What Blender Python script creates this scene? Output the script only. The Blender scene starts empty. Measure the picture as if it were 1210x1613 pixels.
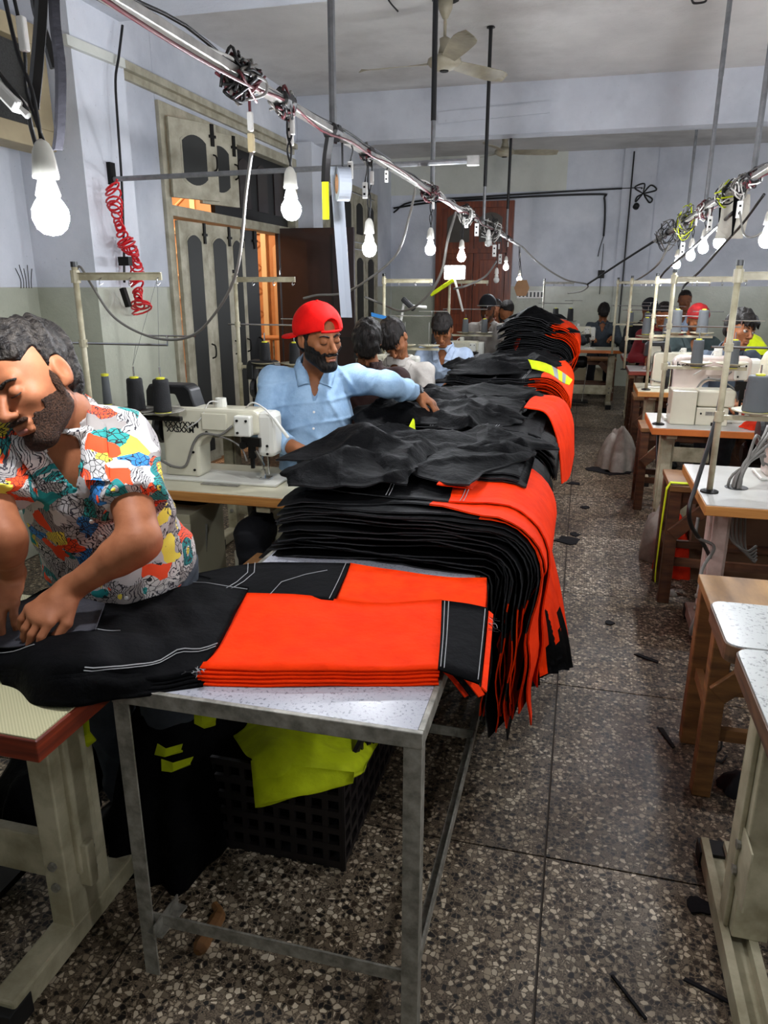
import bpy, math, random
import numpy as np
from mathutils import Vector, Matrix

# ---------------------------------------------------------------- camera
scn = bpy.context.scene
F_PX, CAM_H = 1160.0, 1.55
CU, CV = 605.0, 806.5
M3 = np.array([[0.96753486, -0.07424606, 0.24158606],
               [0.25273761, 0.28423016, -0.92484427],
               [0.0, 0.95587695, 0.29376736]])
cd = bpy.data.cameras.new('camera')
cd.sensor_fit = 'HORIZONTAL'; cd.sensor_width = 36.0; cd.lens = 36.0 * F_PX / 1210.0
cd.clip_start = 0.05; cd.clip_end = 100
cam = bpy.data.objects.new('camera', cd)
mw = Matrix([list(M3[i]) + [0.0] for i in range(3)] + [[0, 0, 0, 1]])
mw.translation = Vector((0, 0, CAM_H))
cam.matrix_world = mw
scn.collection.objects.link(cam); scn.camera = cam
# ---------------------------------------------------------------- world, exposure
w = bpy.data.worlds.new('world'); scn.world = w; w.use_nodes = True
w.node_tree.nodes['Background'].inputs[0].default_value = (0.55, 0.62, 0.75, 1)
w.node_tree.nodes['Background'].inputs[1].default_value = 0.25
vs = scn.view_settings
scn.display_settings.display_device = 'sRGB'
vs.view_transform = 'Standard'; vs.look = 'None'; vs.gamma = 1.0; vs.use_curve_mapping = False
vs.exposure = 0.75
BULB = 420.0           # emission strength of one lit bulb globe

# ---------------------------------------------------------------- helpers
C = scn.collection
rnd = random.Random(7)
PI = math.pi
def V(*a): return Vector(a)
def ray(u, v): return Vector(M3 @ np.array([(u - CU) / F_PX, -(v - CV) / F_PX, -1.0]))
def at(u, v, z=None, y=None, x=None):
    r = ray(u, v); o = Vector((0, 0, CAM_H))
    t = (z - o.z) / r.z if z is not None else (y / r.y if y is not None else x / r.x)
    return o + r * t
def dep(u, v, d): return Vector((0, 0, CAM_H)) + ray(u, v) * d
def camdir(x, y, z): return Vector(M3 @ np.array([x, y, z])).normalized()

def tag(o, label=None, cat=None, group=None, kind=None):
    if label: o['label'] = label
    if cat: o['category'] = cat
    if group: o['group'] = group
    if kind: o['kind'] = kind
    return o
def empty(name, loc=(0, 0, 0), rz=0.0, label=None, cat=None, group=None, kind=None):
    o = bpy.data.objects.new(name, None); C.objects.link(o)
    o.location = loc; o.rotation_euler = (0, 0, rz); o.empty_display_size = 0.1
    return tag(o, label, cat, group, kind)
def kids(o): return KIDS.get(o.name, [])
KIDS = {}
def link(o, parent=None):
    C.objects.link(o)
    if parent is not None:
        o.parent = parent; KIDS.setdefault(parent.name, []).append(o)
    return o
def copy_tree(o, parent=None):
    c = o.copy(); link(c, parent)
    for ch in list(kids(o)): copy_tree(ch, c)
    return c
def place(proto, loc, rz=0.0, label=None, group=None):
    c = copy_tree(proto) if proto.get('used') else proto
    proto['used'] = 1
    c.location = loc; c.rotation_euler = (0, 0, rz)
    if label: c['label'] = label
    if group: c['group'] = group
    return c

class MB:
    def __init__(s): s.v = []; s.f = []; s.m = []; s.uv = None
    def add(s, vs, fs, m=0):
        n = len(s.v); s.v += [tuple(p) for p in vs]
        for f in fs: s.f.append(tuple(i + n for i in f)); s.m.append(m)
        return s
    def box(s, c, d, m=0, rz=0.0, R=None):
        jit = 1 + .0007 * ((len(s.v) // 8 * 37 % 11) - 5) / 5
        h = [x / 2 * jit for x in d]; P = []
        Rm = R if R is not None else Matrix.Rotation(rz, 3, 'Z')
        for i in range(8):
            p = Vector((h[0] * (1 if i & 1 else -1), h[1] * (1 if i & 2 else -1), h[2] * (1 if i & 4 else -1)))
            P.append(Rm @ p + Vector(c))
        return s.add(P, [(0, 2, 3, 1), (4, 5, 7, 6), (0, 1, 5, 4), (2, 6, 7, 3), (0, 4, 6, 2), (1, 3, 7, 5)], m)
    def bb(s, a, b, m=0):
        a = Vector(a); b = Vector(b)
        return s.box((a + b) / 2, [abs(b[i] - a[i]) for i in range(3)], m)
    def bar(s, p, q, w, h, m=0, up=(0, 0, 1)):
        p = Vector(p); q = Vector(q); d = (q - p); L = d.length; d.normalize(); u = Vector(up)
        if abs(d.dot(u)) > .98: u = Vector((1, 0, 0))
        a = d.cross(u).normalized(); b = a.cross(d).normalized()
        R = Matrix((a, d, b)).transposed()
        return s.box((p + q) / 2, (w, L, h), m, R=R)
    def tube(s, pts, r, seg=8, m=0, caps=True):
        pts = [Vector(p) for p in pts]; n = len(pts)
        rr = r if isinstance(r, (list, tuple)) else [r] * n
        up = Vector((0, 0, 1)); rings = []
        prev = None
        for i in range(n):
            d = (pts[min(i + 1, n - 1)] - pts[max(i - 1, 0)])
            if d.length < 1e-9: d = Vector((0, 0, 1))
            d.normalize()
            if prev is None:
                a = d.cross(up if abs(d.z) < .95 else Vector((1, 0, 0))).normalized()
            else:
                a = (prev - d * prev.dot(d))
                a = a.normalized() if a.length > 1e-6 else d.orthogonal().normalized()
            prev = a; b = d.cross(a)
            rings.append([pts[i] + (a * math.cos(2 * PI * k / seg) + b * math.sin(2 * PI * k / seg)) * rr[i] for k in range(seg)])
        vs = [p for R in rings for p in R]; fs = []
        for i in range(n - 1):
            for k in range(seg):
                k2 = (k + 1) % seg
                fs.append((i * seg + k, i * seg + k2, (i + 1) * seg + k2, (i + 1) * seg + k))
        if caps:
            fs.append(tuple(range(seg))[::-1]); fs.append(tuple((n - 1) * seg + k for k in range(seg)))
        return s.add(vs, fs, m)
    def lathe(s, prof, c=(0, 0, 0), seg=16, m=0, axis=None):
        R = Matrix.Identity(3) if axis is None else Vector((0, 0, 1)).rotation_difference(Vector(axis)).to_matrix()
        vs = []; fs = []; n = len(prof); c = Vector(c)
        for (r, z) in prof:
            for k in range(seg):
                a = 2 * PI * k / seg
                vs.append(c + R @ Vector((r * math.cos(a), r * math.sin(a), z)))
        for i in range(n - 1):
            for k in range(seg):
                k2 = (k + 1) % seg
                fs.append((i * seg + k, i * seg + k2, (i + 1) * seg + k2, (i + 1) * seg + k))
        fs.append(tuple(range(seg))[::-1]); fs.append(tuple((n - 1) * seg + k for k in range(seg)))
        return s.add(vs, fs, m)
    def ball(s, c, r, seg=12, m=0, sc=(1, 1, 1)):
        prof = []
        nv = max(4, seg // 2); vs = []; fs = []
        c = Vector(c)
        for i in range(nv + 1):
            t = PI * i / nv
            for k in range(seg):
                a = 2 * PI * k / seg
                vs.append(c + Vector((r * sc[0] * math.sin(t) * math.cos(a), r * sc[1] * math.sin(t) * math.sin(a), -r * sc[2] * math.cos(t))))
        for i in range(nv):
            for k in range(seg):
                k2 = (k + 1) % seg
                fs.append((i * seg + k, i * seg + k2, (i + 1) * seg + k2, (i + 1) * seg + k))
        return s.add(vs, fs, m)
    def prism(s, poly, a0, a1, axis='y', m=0):
        # poly: 2D list; extruded along axis from a0 to a1
        n = len(poly); vs = []
        for a in (a0, a1):
            for (p, q) in poly:
                vs.append({'y': (p, a, q), 'x': (a, p, q), 'z': (p, q, a)}[axis])
        fs = [tuple(range(n)), tuple(range(2 * n - 1, n - 1, -1))]
        for i in range(n):
            j = (i + 1) % n; fs.append((i, i + n, j + n, j))
        return s.add(vs, fs, m)
    def sheet(s, P, th=0.004, mfun=None, rim=None):
        # P[i][j] 3D points; closed thick sheet (top = P, bottom shifted down the normal)
        nu = len(P); nv = len(P[0]); A = np.array([[tuple(p) for p in r] for r in P], float)
        du = np.gradient(A, axis=0); dv = np.gradient(A, axis=1)
        N = np.cross(du, dv); L = np.linalg.norm(N, axis=2, keepdims=True); L[L < 1e-9] = 1; N /= L
        if N[..., 2].mean() < -.15: N = -N
        B = A - N * th
        vs = [tuple(p) for p in A.reshape(-1, 3)] + [tuple(p) for p in B.reshape(-1, 3)]
        o = nu * nv; n0 = len(s.v); s.v += vs
        def q(i, j): return i * nv + j
        def put(f, i, j):
            q_ = mfun(i / (nu - 1), j / (nv - 1)) if mfun else 0
            s.f.append(tuple(x + n0 for x in f)); s.m.append(rim[q_] if (rim and len(s.f) > nr) else q_)
        nr = 10 ** 9
        for i in range(nu - 1):
            for j in range(nv - 1):
                put((q(i, j), q(i + 1, j), q(i + 1, j + 1), q(i, j + 1)), i + .5, j + .5)
                put((o + q(i, j), o + q(i, j + 1), o + q(i + 1, j + 1), o + q(i + 1, j)), i + .5, j + .5)
        nr = -1
        for i in range(nu - 1):
            for j in (0, nv - 1):
                put((q(i, j), q(i + 1, j), o + q(i + 1, j), o + q(i, j)), i + .5, j)
        for j in range(nv - 1):
            for i in (0, nu - 1):
                put((q(i, j), q(i, j + 1), o + q(i, j + 1), o + q(i, j)), i, j + .5)
        return s
    def build(s, name, mats, parent=None, origin=None, smooth=False, bevel=0, sub=0):
        me = bpy.data.meshes.new(name)
        o = Vector(origin) if origin is not None else Vector((0, 0, 0))
        me.from_pydata([(p[0] - o.x, p[1] - o.y, p[2] - o.z) for p in s.v], [], s.f)
        if not isinstance(mats, (list, tuple)): mats = [mats]
        for m in mats: me.materials.append(m)
        if len(mats) > 1: me.polygons.foreach_set('material_index', s.m)
        if smooth: me.polygons.foreach_set('use_smooth', [True] * len(me.polygons))
        me.validate(); me.update()
        ob = bpy.data.objects.new(name, me); link(ob, parent)
        if parent is None: ob.location = o
        if bevel:
            b = ob.modifiers.new('bevel', 'BEVEL'); b.width = bevel; b.segments = 2; b.limit_method = 'ANGLE'; b.angle_limit = .6
        if sub:
            b = ob.modifiers.new('sub', 'SUBSURF'); b.levels = sub; b.render_levels = sub
        return ob
def boxo(name, c, d, mat, parent=None, bevel=0, rz=0.0):
    return MB().box(c, d, rz=rz).build(name, mat, parent, bevel=bevel)
def curve_pts(ctrl, n=8):
    # catmull-rom through control points
    P = [Vector(p) for p in ctrl]; P = [P[0] * 2 - P[1]] + P + [P[-1] * 2 - P[-2]]; out = []
    for i in range(1, len(P) - 2):
        for k in range(n):
            t = k / n; a, b, c, d = P[i - 1], P[i], P[i + 1], P[i + 2]
            out.append(.5 * ((2 * b) + (c - a) * t + (2 * a - 5 * b + 4 * c - d) * t * t + (3 * b - a - 3 * c + d) * t ** 3))
    out.append(P[-2]); return out

# ---------------------------------------------------------------- materials
def srgb(h):
    if isinstance(h, str):
        h = h.lstrip('#'); c = [int(h[i:i + 2], 16) / 255 for i in (0, 2, 4)]
        return tuple((x / 12.92 if x <= .04045 else ((x + .055) / 1.055) ** 2.4) for x in c) + (1,)
    return tuple(h) + (1,)
class NT:
    def __init__(s, name):
        s.m = bpy.data.materials.new(name); s.m.use_nodes = True; s.t = s.m.node_tree; s.b = s.t.nodes['Principled BSDF']
    def n(s, typ, **kw):
        x = s.t.nodes.new(typ)
        for k, v in kw.items(): setattr(x, k, v)
        return x
    def l(s, a, b): s.t.links.new(a, b)
    def coord(s, kind='Object', scale=(1, 1, 1)):
        tc = s.n('ShaderNodeTexCoord'); mp = s.n('ShaderNodeMapping'); mp.inputs['Scale'].default_value = scale
        if kind == 'World':
            g = s.n('ShaderNodeNewGeometry'); s.l(g.outputs['Position'], mp.inputs[0])
        else: s.l(tc.outputs[kind], mp.inputs[0])
        return mp.outputs[0]
    def noise(s, co, scale, detail=3, rough=.55):
        x = s.n('ShaderNodeTexNoise'); x.inputs['Scale'].default_value = scale; x.inputs['Detail'].default_value = detail
        x.inputs['Roughness'].default_value = rough; s.l(co, x.inputs['Vector']); return x.outputs['Fac']
    def ramp(s, fac, stops, interp='LINEAR'):
        x = s.n('ShaderNodeValToRGB'); cr = x.color_ramp; cr.interpolation = interp
        while len(cr.elements) < len(stops): cr.elements.new(.5)
        for e, (p, c) in zip(cr.elements, stops): e.position = p; e.color = srgb(c)
        s.l(fac, x.inputs[0]); return x.outputs[0]
    def mix(s, fac, a, b, mode='MIX'):
        x = s.n('ShaderNodeMix', data_type='RGBA', blend_type=mode)
        for i, v in ((0, fac), (6, a), (7, b)):
            if hasattr(v, 'is_linked'): s.l(v, x.inputs[i])
            else: x.inputs[i].default_value = v if i == 0 else srgb(v)
        return x.outputs[2]
    def math(s, op, a, b=0.0):
        x = s.n('ShaderNodeMath', operation=op)
        for i, v in ((0, a), (1, b)):
            if hasattr(v, 'is_linked'): s.l(v, x.inputs[i])
            else: x.inputs[i].default_value = v
        return x.outputs[0]
    def bump(s, h, strength=.3, dist=.01):
        x = s.n('ShaderNodeBump'); x.inputs['Strength'].default_value = strength; x.inputs['Distance'].default_value = dist
        s.l(h, x.inputs['Height']); s.l(x.outputs[0], s.b.inputs['Normal'])
def mat(name, col, rough=.5, metal=0.0, nscale=0, namt=.25, dark=None, bump=0, bscale=None, coat=0, world=False, stretch=(1, 1, 1), sheen=0):
    t = NT(name); b = t.b
    b.inputs['Base Color'].default_value = srgb(col); b.inputs['Roughness'].default_value = rough; b.inputs['Metallic'].default_value = metal
    if coat: b.inputs['Coat Weight'].default_value = coat
    if sheen: b.inputs['Sheen Weight'].default_value = sheen; b.inputs['Sheen Roughness'].default_value = .4
    co = t.coord('World' if world else 'Object', stretch)
    if nscale:
        f = t.noise(co, nscale, 5, .6)
        f = t.ramp(f, [(.35, '#000000'), (.65, '#ffffff')])
        c2 = dark or tuple(x * (1 - namt) for x in srgb(col)[:3])
        t.l(t.mix(f, c2, col), b.inputs['Base Color'])
    if bump: t.bump(t.noise(co, bscale or 60, 4), bump, .004)
    return t.m
def emit(name, col, st):
    t = NT(name); t.b.inputs['Base Color'].default_value = srgb(col)
    t.b.inputs['Emission Color'].default_value = srgb(col); t.b.inputs['Emission Strength'].default_value = st
    return t.m

def terrazzo(name, tint):
    t = NT(name); co = t.coord('World')
    w1 = t.noise(co, 9, 2)
    vo = t.n('ShaderNodeTexVoronoi', feature='F1'); vo.inputs['Scale'].default_value = 72; vo.inputs['Randomness'].default_value = 1
    t.l(co, vo.inputs['Vector'])
    ve = t.n('ShaderNodeTexVoronoi', feature='DISTANCE_TO_EDGE'); ve.inputs['Scale'].default_value = 72; t.l(co, ve.inputs['Vector'])
    sep = t.n('ShaderNodeSeparateColor'); t.l(vo.outputs['Color'], sep.inputs[0])
    chip = t.ramp(sep.outputs[0], [(0, '#17110c'), (.27, '#3d3124'), (.40, '#8d8375'), (.54, '#bfb6a5'), (.70, '#ddd6c7'), (.86, '#fbf5e6')], 'CONSTANT')
    size = t.math('MULTIPLY', sep.outputs[1], .16)
    thr = t.math('ADD', size, .05)
    e = t.math('GREATER_THAN', ve.outputs['Distance'], thr)
    fine = t.ramp(t.noise(co, 240, 2), [(.4, '#574e42'), (.55, '#857a6b'), (.66, '#b0a696')])
    c = t.mix(e, fine, chip) if False else None
    mx = t.n('ShaderNodeMix', data_type='RGBA'); t.l(e, mx.inputs[0]); t.l(fine, mx.inputs[6]); t.l(chip, mx.inputs[7])
    st = t.ramp(t.noise(co, 1.7, 5, .6), [(.3, '#9c918a'), (.5, '#d8d1c8'), (.7, '#ffffff')])
    c = t.mix(1.0, mx.outputs[2], st, 'MULTIPLY')
    c = t.mix(1.0, c, tint, 'MULTIPLY')
    t.l(c, t.b.inputs['Base Color'])
    r = t.n('ShaderNodeMapRange'); t.l(t.noise(co, 4, 4), r.inputs[0]); r.inputs[3].default_value = .42; r.inputs[4].default_value = .7
    t.l(r.outputs[0], t.b.inputs['Roughness'])
    return t.m
def plaster(name, a, b, rough, stain='#9aa0a8', bump=.25, coat=0):
    t = NT(name); co = t.coord('World')
    c = t.mix(t.ramp(t.noise(co, 1.3, 6, .65), [(.35, '#000000'), (.65, '#ffffff')]), a, b)
    big = t.ramp(t.noise(co, .6, 5, .6), [(.3, stain), (.5, '#ffffff')])
    c = t.mix(.55, c, big, 'MULTIPLY')
    sp = t.ramp(t.noise(co, 45, 3, .7), [(.27, '#8d8d8d'), (.34, '#ffffff')])
    c = t.mix(.35, c, sp, 'MULTIPLY')
    t.l(c, t.b.inputs['Base Color']); t.b.inputs['Roughness'].default_value = rough
    if coat: t.b.inputs['Coat Weight'].default_value = coat; t.b.inputs['Coat Roughness'].default_value = .25
    t.bump(t.noise(co, 28, 6, .65), bump, .012)
    return t.m
def woodm(name, a, b, scale=(3, 40, 40), rough=.5, coat=0):
    t = NT(name); co = t.coord('Object', scale)
    f = t.noise(co, 1.0, 5, .6)
    t.l(t.ramp(f, [(.3, a), (.7, b)]), t.b.inputs['Base Color']); t.b.inputs['Roughness'].default_value = rough
    t.bump(f, .15, .003)
    if coat: t.b.inputs['Coat Weight'].default_value = coat
    return t.m
def cloth(name, col, rough=.85, dark=None, weave=900, sheen=.0, folds=.25, spec=.3):
    t = NT(name); co = t.coord('World')
    n = t.noise(co, 14, 5, .6)
    d = dark or tuple(x * .72 for x in srgb(col)[:3])
    t.l(t.mix(t.ramp(n, [(.35, '#000000'), (.62, '#ffffff')]), d, col), t.b.inputs['Base Color'])
    t.b.inputs['Roughness'].default_value = rough; t.b.inputs['Specular IOR Level'].default_value = spec
    if sheen: t.b.inputs['Sheen Weight'].default_value = sheen
    t.bump(t.noise(co, 34, 5, .6), folds, .012)
    return t.m
def printed(name):
    t = NT(name); co = t.coord('Object')
    wob = t.n('ShaderNodeTexNoise'); wob.inputs['Scale'].default_value = 9; t.l(co, wob.inputs['Vector'])
    ad = t.n('ShaderNodeMix', data_type='RGBA', blend_type='ADD'); ad.inputs[0].default_value = .09; t.l(co, ad.inputs[6]); t.l(wob.outputs['Color'], ad.inputs[7])
    P = ad.outputs[2]
    vo = t.n('ShaderNodeTexVoronoi', feature='F1', distance='CHEBYCHEV'); vo.inputs['Scale'].default_value = 23; t.l(P, vo.inputs['Vector'])
    sep = t.n('ShaderNodeSeparateColor'); t.l(vo.outputs['Color'], sep.inputs[0])
    base = t.ramp(sep.outputs[0], [(0, '#a5a09e'), (.20, '#b9b5b2'), (.36, '#8f8782'), (.55, '#f04a18'), (.64, '#d0cac4'), (.74, '#1f8f8a'), (.80, '#e8d24a'), (.87, '#2d7fc4'), (.92, '#c9c4be')], 'CONSTANT')
    v2 = t.n('ShaderNodeTexVoronoi', feature='DISTANCE_TO_EDGE'); v2.inputs['Scale'].default_value = 75; t.l(P, v2.inputs['Vector'])
    ln = t.math('LESS_THAN', v2.outputs['Distance'], .05)
    v3 = t.n('ShaderNodeTexVoronoi', feature='F1'); v3.inputs['Scale'].default_value = 7; t.l(P, v3.inputs['Vector'])
    ring = t.math('LESS_THAN', t.math('ABSOLUTE', t.math('SUBTRACT', v3.outputs['Distance'], .30)), .045)
    s3 = t.n('ShaderNodeSeparateColor'); t.l(v3.outputs['Color'], s3.inputs[0])
    ringon = t.math('MULTIPLY', ring, t.math('GREATER_THAN', s3.outputs[0], .45))
    disc = t.math('MULTIPLY', t.math('LESS_THAN', v3.outputs['Distance'], .24), t.math('GREATER_THAN', s3.outputs[0], .62))
    wv = t.n('ShaderNodeTexWave', wave_type='BANDS'); wv.inputs['Scale'].default_value = 60; wv.inputs['Distortion'].default_value = 9; wv.inputs['Detail'].default_value = 3; t.l(P, wv.inputs['Vector'])
    hatch = t.math('MULTIPLY', t.math('LESS_THAN', wv.outputs['Fac'], .2), t.math('LESS_THAN', sep.outputs[1], .55))
    def lay(fac, col, under):
        x = t.n('ShaderNodeMix', data_type='RGBA'); t.l(fac, x.inputs[0]); t.l(under, x.inputs[6]); x.inputs[7].default_value = srgb(col); return x.outputs[2]
    c = lay(disc, '#e3cf3a', base); c = lay(ringon, '#157b7a', c); c = lay(hatch, '#26222a', c)
    lnm = t.math('MULTIPLY', ln, t.math('GREATER_THAN', sep.outputs[2], .55)); c = lay(lnm, '#1a1618', c)
    t.l(c, t.b.inputs['Base Color']); t.b.inputs['Roughness'].default_value = .8
    t.bump(t.noise(co, 30, 4), .2, .01)
    return t.m
def skin(name, a, b):
    t = NT(name); co = t.coord('Object')
    t.l(t.mix(t.ramp(t.noise(co, 22, 4), [(.35, '#000000'), (.65, '#ffffff')]), a, b), t.b.inputs['Base Color'])
    t.b.inputs['Roughness'].default_value = .58; t.b.inputs['Specular IOR Level'].default_value = .25
    t.bump(t.noise(co, 260, 3), .12, .002); return t.m
def hairm(name, a='#0b0908', b='#2a2420', scale=(60, 60, 9)):
    t = NT(name); co = t.coord('Object', scale); f = t.noise(co, 2.2, 4, .6)
    t.l(t.ramp(f, [(.4, a), (.75, b)]), t.b.inputs['Base Color']); t.b.inputs['Roughness'].default_value = .5; t.b.inputs['Specular IOR Level'].default_value = .16
    t.bump(f, .8, .01); return t.m

wall_up = plaster('wall_blue_plaster', '#d9dbe2', '#c4c8d0', .7, stain='#b9bdc6')
wall_cream = plaster('wall_cream_patch', '#d5d6cd', '#c8c9be', .7)
wall_dado = plaster('wall_grey_green_gloss', '#b9bba9', '#a5a795', .32, stain='#8f8d80', bump=.35, coat=.4)
ceil_m = plaster('ceiling_paint', '#d2cfcb', '#c2bfbc', .8, stain='#a39c96')
beam_m = plaster('beam_paint', '#ced1d8', '#bfc2ca', .75)
grout = mat('floor_grout', '#3a3128', .8)
slab_mats = [terrazzo('terrazzo_a', '#f2ece2'), terrazzo('terrazzo_b', '#ddd5c8'), terrazzo('terrazzo_c', '#cfc8bd')]
cream_wood = mat('cream_painted_wood', '#b6b09c', .55, nscale=7, dark='#8f8974', bump=.2)
dark_wood = mat('dark_stained_wood', '#2a1c1c', .35, nscale=5, namt=.4, coat=.3)
brown_door = woodm('brown_varnished_wood', '#4a1d0b', '#8a3f1a', (30, 30, 2), .35, .3)
dark_glass = mat('smoked_pane', '#1d1e1b', .55)
black_paint = mat('black_paint', '#0b0b0c', .45)
black_iron = mat('black_iron', '#14120f', .5, .6)
steel = mat('worn_grey_steel', '#99958a', .5, .15, nscale=30, dark='#67645a', bump=.15)
rod_grey = mat('galvanised_rod', '#8f9092', .45, .5, nscale=20, namt=.3)
alu = mat('aluminium_pipe', '#c9c6c0', .3, .7, nscale=14, namt=.35)
chrome = mat('chrome', '#c8c8c8', .18, 1.0)
mac_cream = mat('machine_cream_enamel', '#cfcab4', .3, nscale=4, namt=.12, coat=.3)
mac_white = mat('machine_white_plastic', '#cfcdc2', .35, coat=.2)
mac_pink = mat('machine_pinkish_enamel', '#cdbdb2', .35, nscale=4, namt=.15, coat=.3)
stand_cream = mat('stand_cream_paint', '#bdb599', .45, nscale=9, dark='#8f876c')
stand_pink = mat('stand_pinkish_paint', '#c2aba0', .45, nscale=9, dark='#998478')
lam_white = mat('laminate_white', '#bfbeb8', .3, nscale=12, namt=.1, coat=.2)
lam_cream = mat('laminate_cream', '#c2bca2', .3, nscale=10, namt=.1, coat=.2)
def fleck(name, a, b, sc):
    t = NT(name); co = t.coord('World', (1, 1, 1)); f = t.noise(co, sc, 3, .7)
    t.l(t.ramp(f, [(.36, b), (.44, a)]), t.b.inputs['Base Color']); t.b.inputs['Roughness'].default_value = .25
    t.b.inputs['Coat Weight'].default_value = .3; t.bump(t.noise(co, 160, 3), .12, .002); return t.m
lam_fleck = fleck('flecked_grey_laminate', '#a3a4ac', '#74757d', 130)
lam_wave = fleck('streaked_laminate', '#b9bcb9', '#858986', 80)
def weave(name, a, b):
    t = NT(name); co = t.coord('World')
    c1 = t.n('ShaderNodeTexChecker'); c1.inputs['Scale'].default_value = 260; t.l(co, c1.inputs['Vector'])
    c1.inputs[1].default_value = srgb(a); c1.inputs[2].default_value = srgb(b)
    t.l(c1.outputs[0], t.b.inputs['Base Color']); t.b.inputs['Roughness'].default_value = .4
    t.bump(c1.outputs[1], .2, .002); return t.m
lam_weave = weave('woven_cream_laminate', '#c7c19a', '#aea985')
edge_red = woodm('red_brown_edge', '#4f160a', '#8a3216', (3, 3, 60), .45)
edge_oak = woodm('oak_edge', '#96602c', '#b98343', (4, 4, 60), .45)
edge_orange = mat('orange_edge_band', '#c0692a', .45, nscale=8, namt=.15)
stool_wood = woodm('raw_stool_wood', '#57351a', '#8a6032', (6, 6, 40), .6)
stool_top = woodm('worn_plank_wood', '#523518', '#a57d48', (7, 2, 7), .55)
stool_dark = woodm('dark_stool_wood', '#3a2113', '#653e22', (6, 6, 40), .6)
blk = cloth('black_twill', '#09090a', .62, '#040405', folds=.5, spec=.04)
blk_matte = cloth('black_canvas', '#0c0c0e', .75, '#070708', folds=.35, spec=.05)
org = cloth('fluorescent_orange_twill', '#f03500', .8, '#e02d00', folds=.25, spec=.08)
org2 = cloth('fluorescent_orange_lining', '#f53c00', .8, '#e23000', folds=.25, spec=.08)
yel = cloth('fluorescent_yellow_cloth', '#c9d80c', .75, '#b3c008', folds=.3)
grey_cloth = cloth('dark_grey_cloth', '#3a393f', .8, folds=.3)
overlock = mat('overlocked_edge', '#1d1d20', .8, nscale=160, dark='#050506')
stitch = mat('grey_stitching', '#8f8f90', .7)
rubber = mat('black_rubber', '#0d0d0d', .6)
cable_grey = mat('grey_cable', '#6d6a64', .45)
cable_black = mat('black_cable', '#0c0b0b', .45)
cable_white = mat('white_cable', '#c8c6c0', .45)
cable_red = mat('maroon_cable', '#571820', .5)
red_hose = mat('red_plastic_hose', '#d0101c', .3, coat=.4)
white_pl = mat('white_plastic', '#dcdad4', .35)
card = mat('cardboard', '#9b7350', .8, nscale=10, namt=.2)
th_black = mat('black_thread', '#08080a', .75, bump=.4, bscale=200)
th_grey = mat('grey_thread', '#55585a', .75, bump=.5, bscale=160, stretch=(1, 1, 9))
th_white = mat('white_thread', '#d9d6c6', .75, bump=.4, bscale=200)
cone_yel = mat('yellow_cone_core', '#d6d23a', .5)
glow = emit('lit_bulb_globe', '#f4f8ff', BULB)
glow_led = emit('lit_led_lamp', '#f6fbff', 40)
glass_off = mat('unlit_bulb_globe', '#c9c9c4', .25)
tape = mat('grey_white_tape', '#9ea4ae', .7)
fan_m = mat('fan_cream_paint', '#a39a84', .45, nscale=8, namt=.3)
# ================================================================ the room
WX, WY, WR, WF, CZ, DZ = -3.17, 12.6, 4.6, -2.2, 3.5, 1.54
floor = empty('floor', kind='structure')
MB().bb((WX - .1, WF, -.06), (WR, WY, -.004)).build('floor_base', grout, floor)
slab = None
me_cache = {}
ys = [1.77 + .98 * k for k in range(-4, 12)]
xs = [.01 + .98 * k for k in range(-4, 6)]
for i in range(len(xs) - 1):
    for j in range(len(ys) - 1):
        x0, x1 = max(xs[i], WX), min(xs[i + 1], WR); y0, y1 = max(ys[j], WF), min(ys[j + 1], WY)
        if x1 - x0 < .05 or y1 - y0 < .05: continue
        key = (round(x1 - x0, 3), round(y1 - y0, 3), (i * 3 + j * 5) % 3)
        if key not in me_cache:
            o = MB().box((0, 0, -.01), (key[0] - .006, key[1] - .006, .02)).build('terrazzo_slab', slab_mats[key[2]], floor)
            me_cache[key] = o.data
        else:
            o = bpy.data.objects.new('terrazzo_slab', me_cache[key]); link(o, floor)
        o.location = ((x0 + x1) / 2, (y0 + y1) / 2, 0)
def wallbox(name, a, b, m, parent): return MB().bb(a, b).build(name, m, parent)
# left wall with one tall doorway (y 5.45..8.2) and one shutter window behind
LW = empty('wall_left', kind='structure')
DY0, DY1, DH = 5.45, 8.25, 2.86
def lw(y0, y1, z0, z1):
    if z0 < DZ: wallbox('dado_paint', (WX - .2, y0, z0), (WX, y1, min(z1, DZ)), wall_dado, LW)
    if z1 > DZ: wallbox('upper_plaster', (WX - .2, y0, max(z0, DZ)), (WX, y1, z1), wall_up, LW)
lw(WF, DY0, 0, CZ); lw(DY0, DY1, DH, CZ); lw(DY1, WY, 0, CZ)
WB = empty('wall_back', kind='structure')
wallbox('dado_paint', (WX, WY, 0), (WR, WY + .2, DZ), wall_dado, WB)
wallbox('upper_plaster', (WX, WY, DZ), (WR, WY + .2, CZ), wall_up, WB)
p0 = at(612, 250, y=WY - .01); p1 = at(892, 300, y=WY - .01)
MB().bb((p0.x, WY - .006, p1.z), (p1.x, WY + .01, p0.z)).build('cream_patch', wall_cream, WB)
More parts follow.
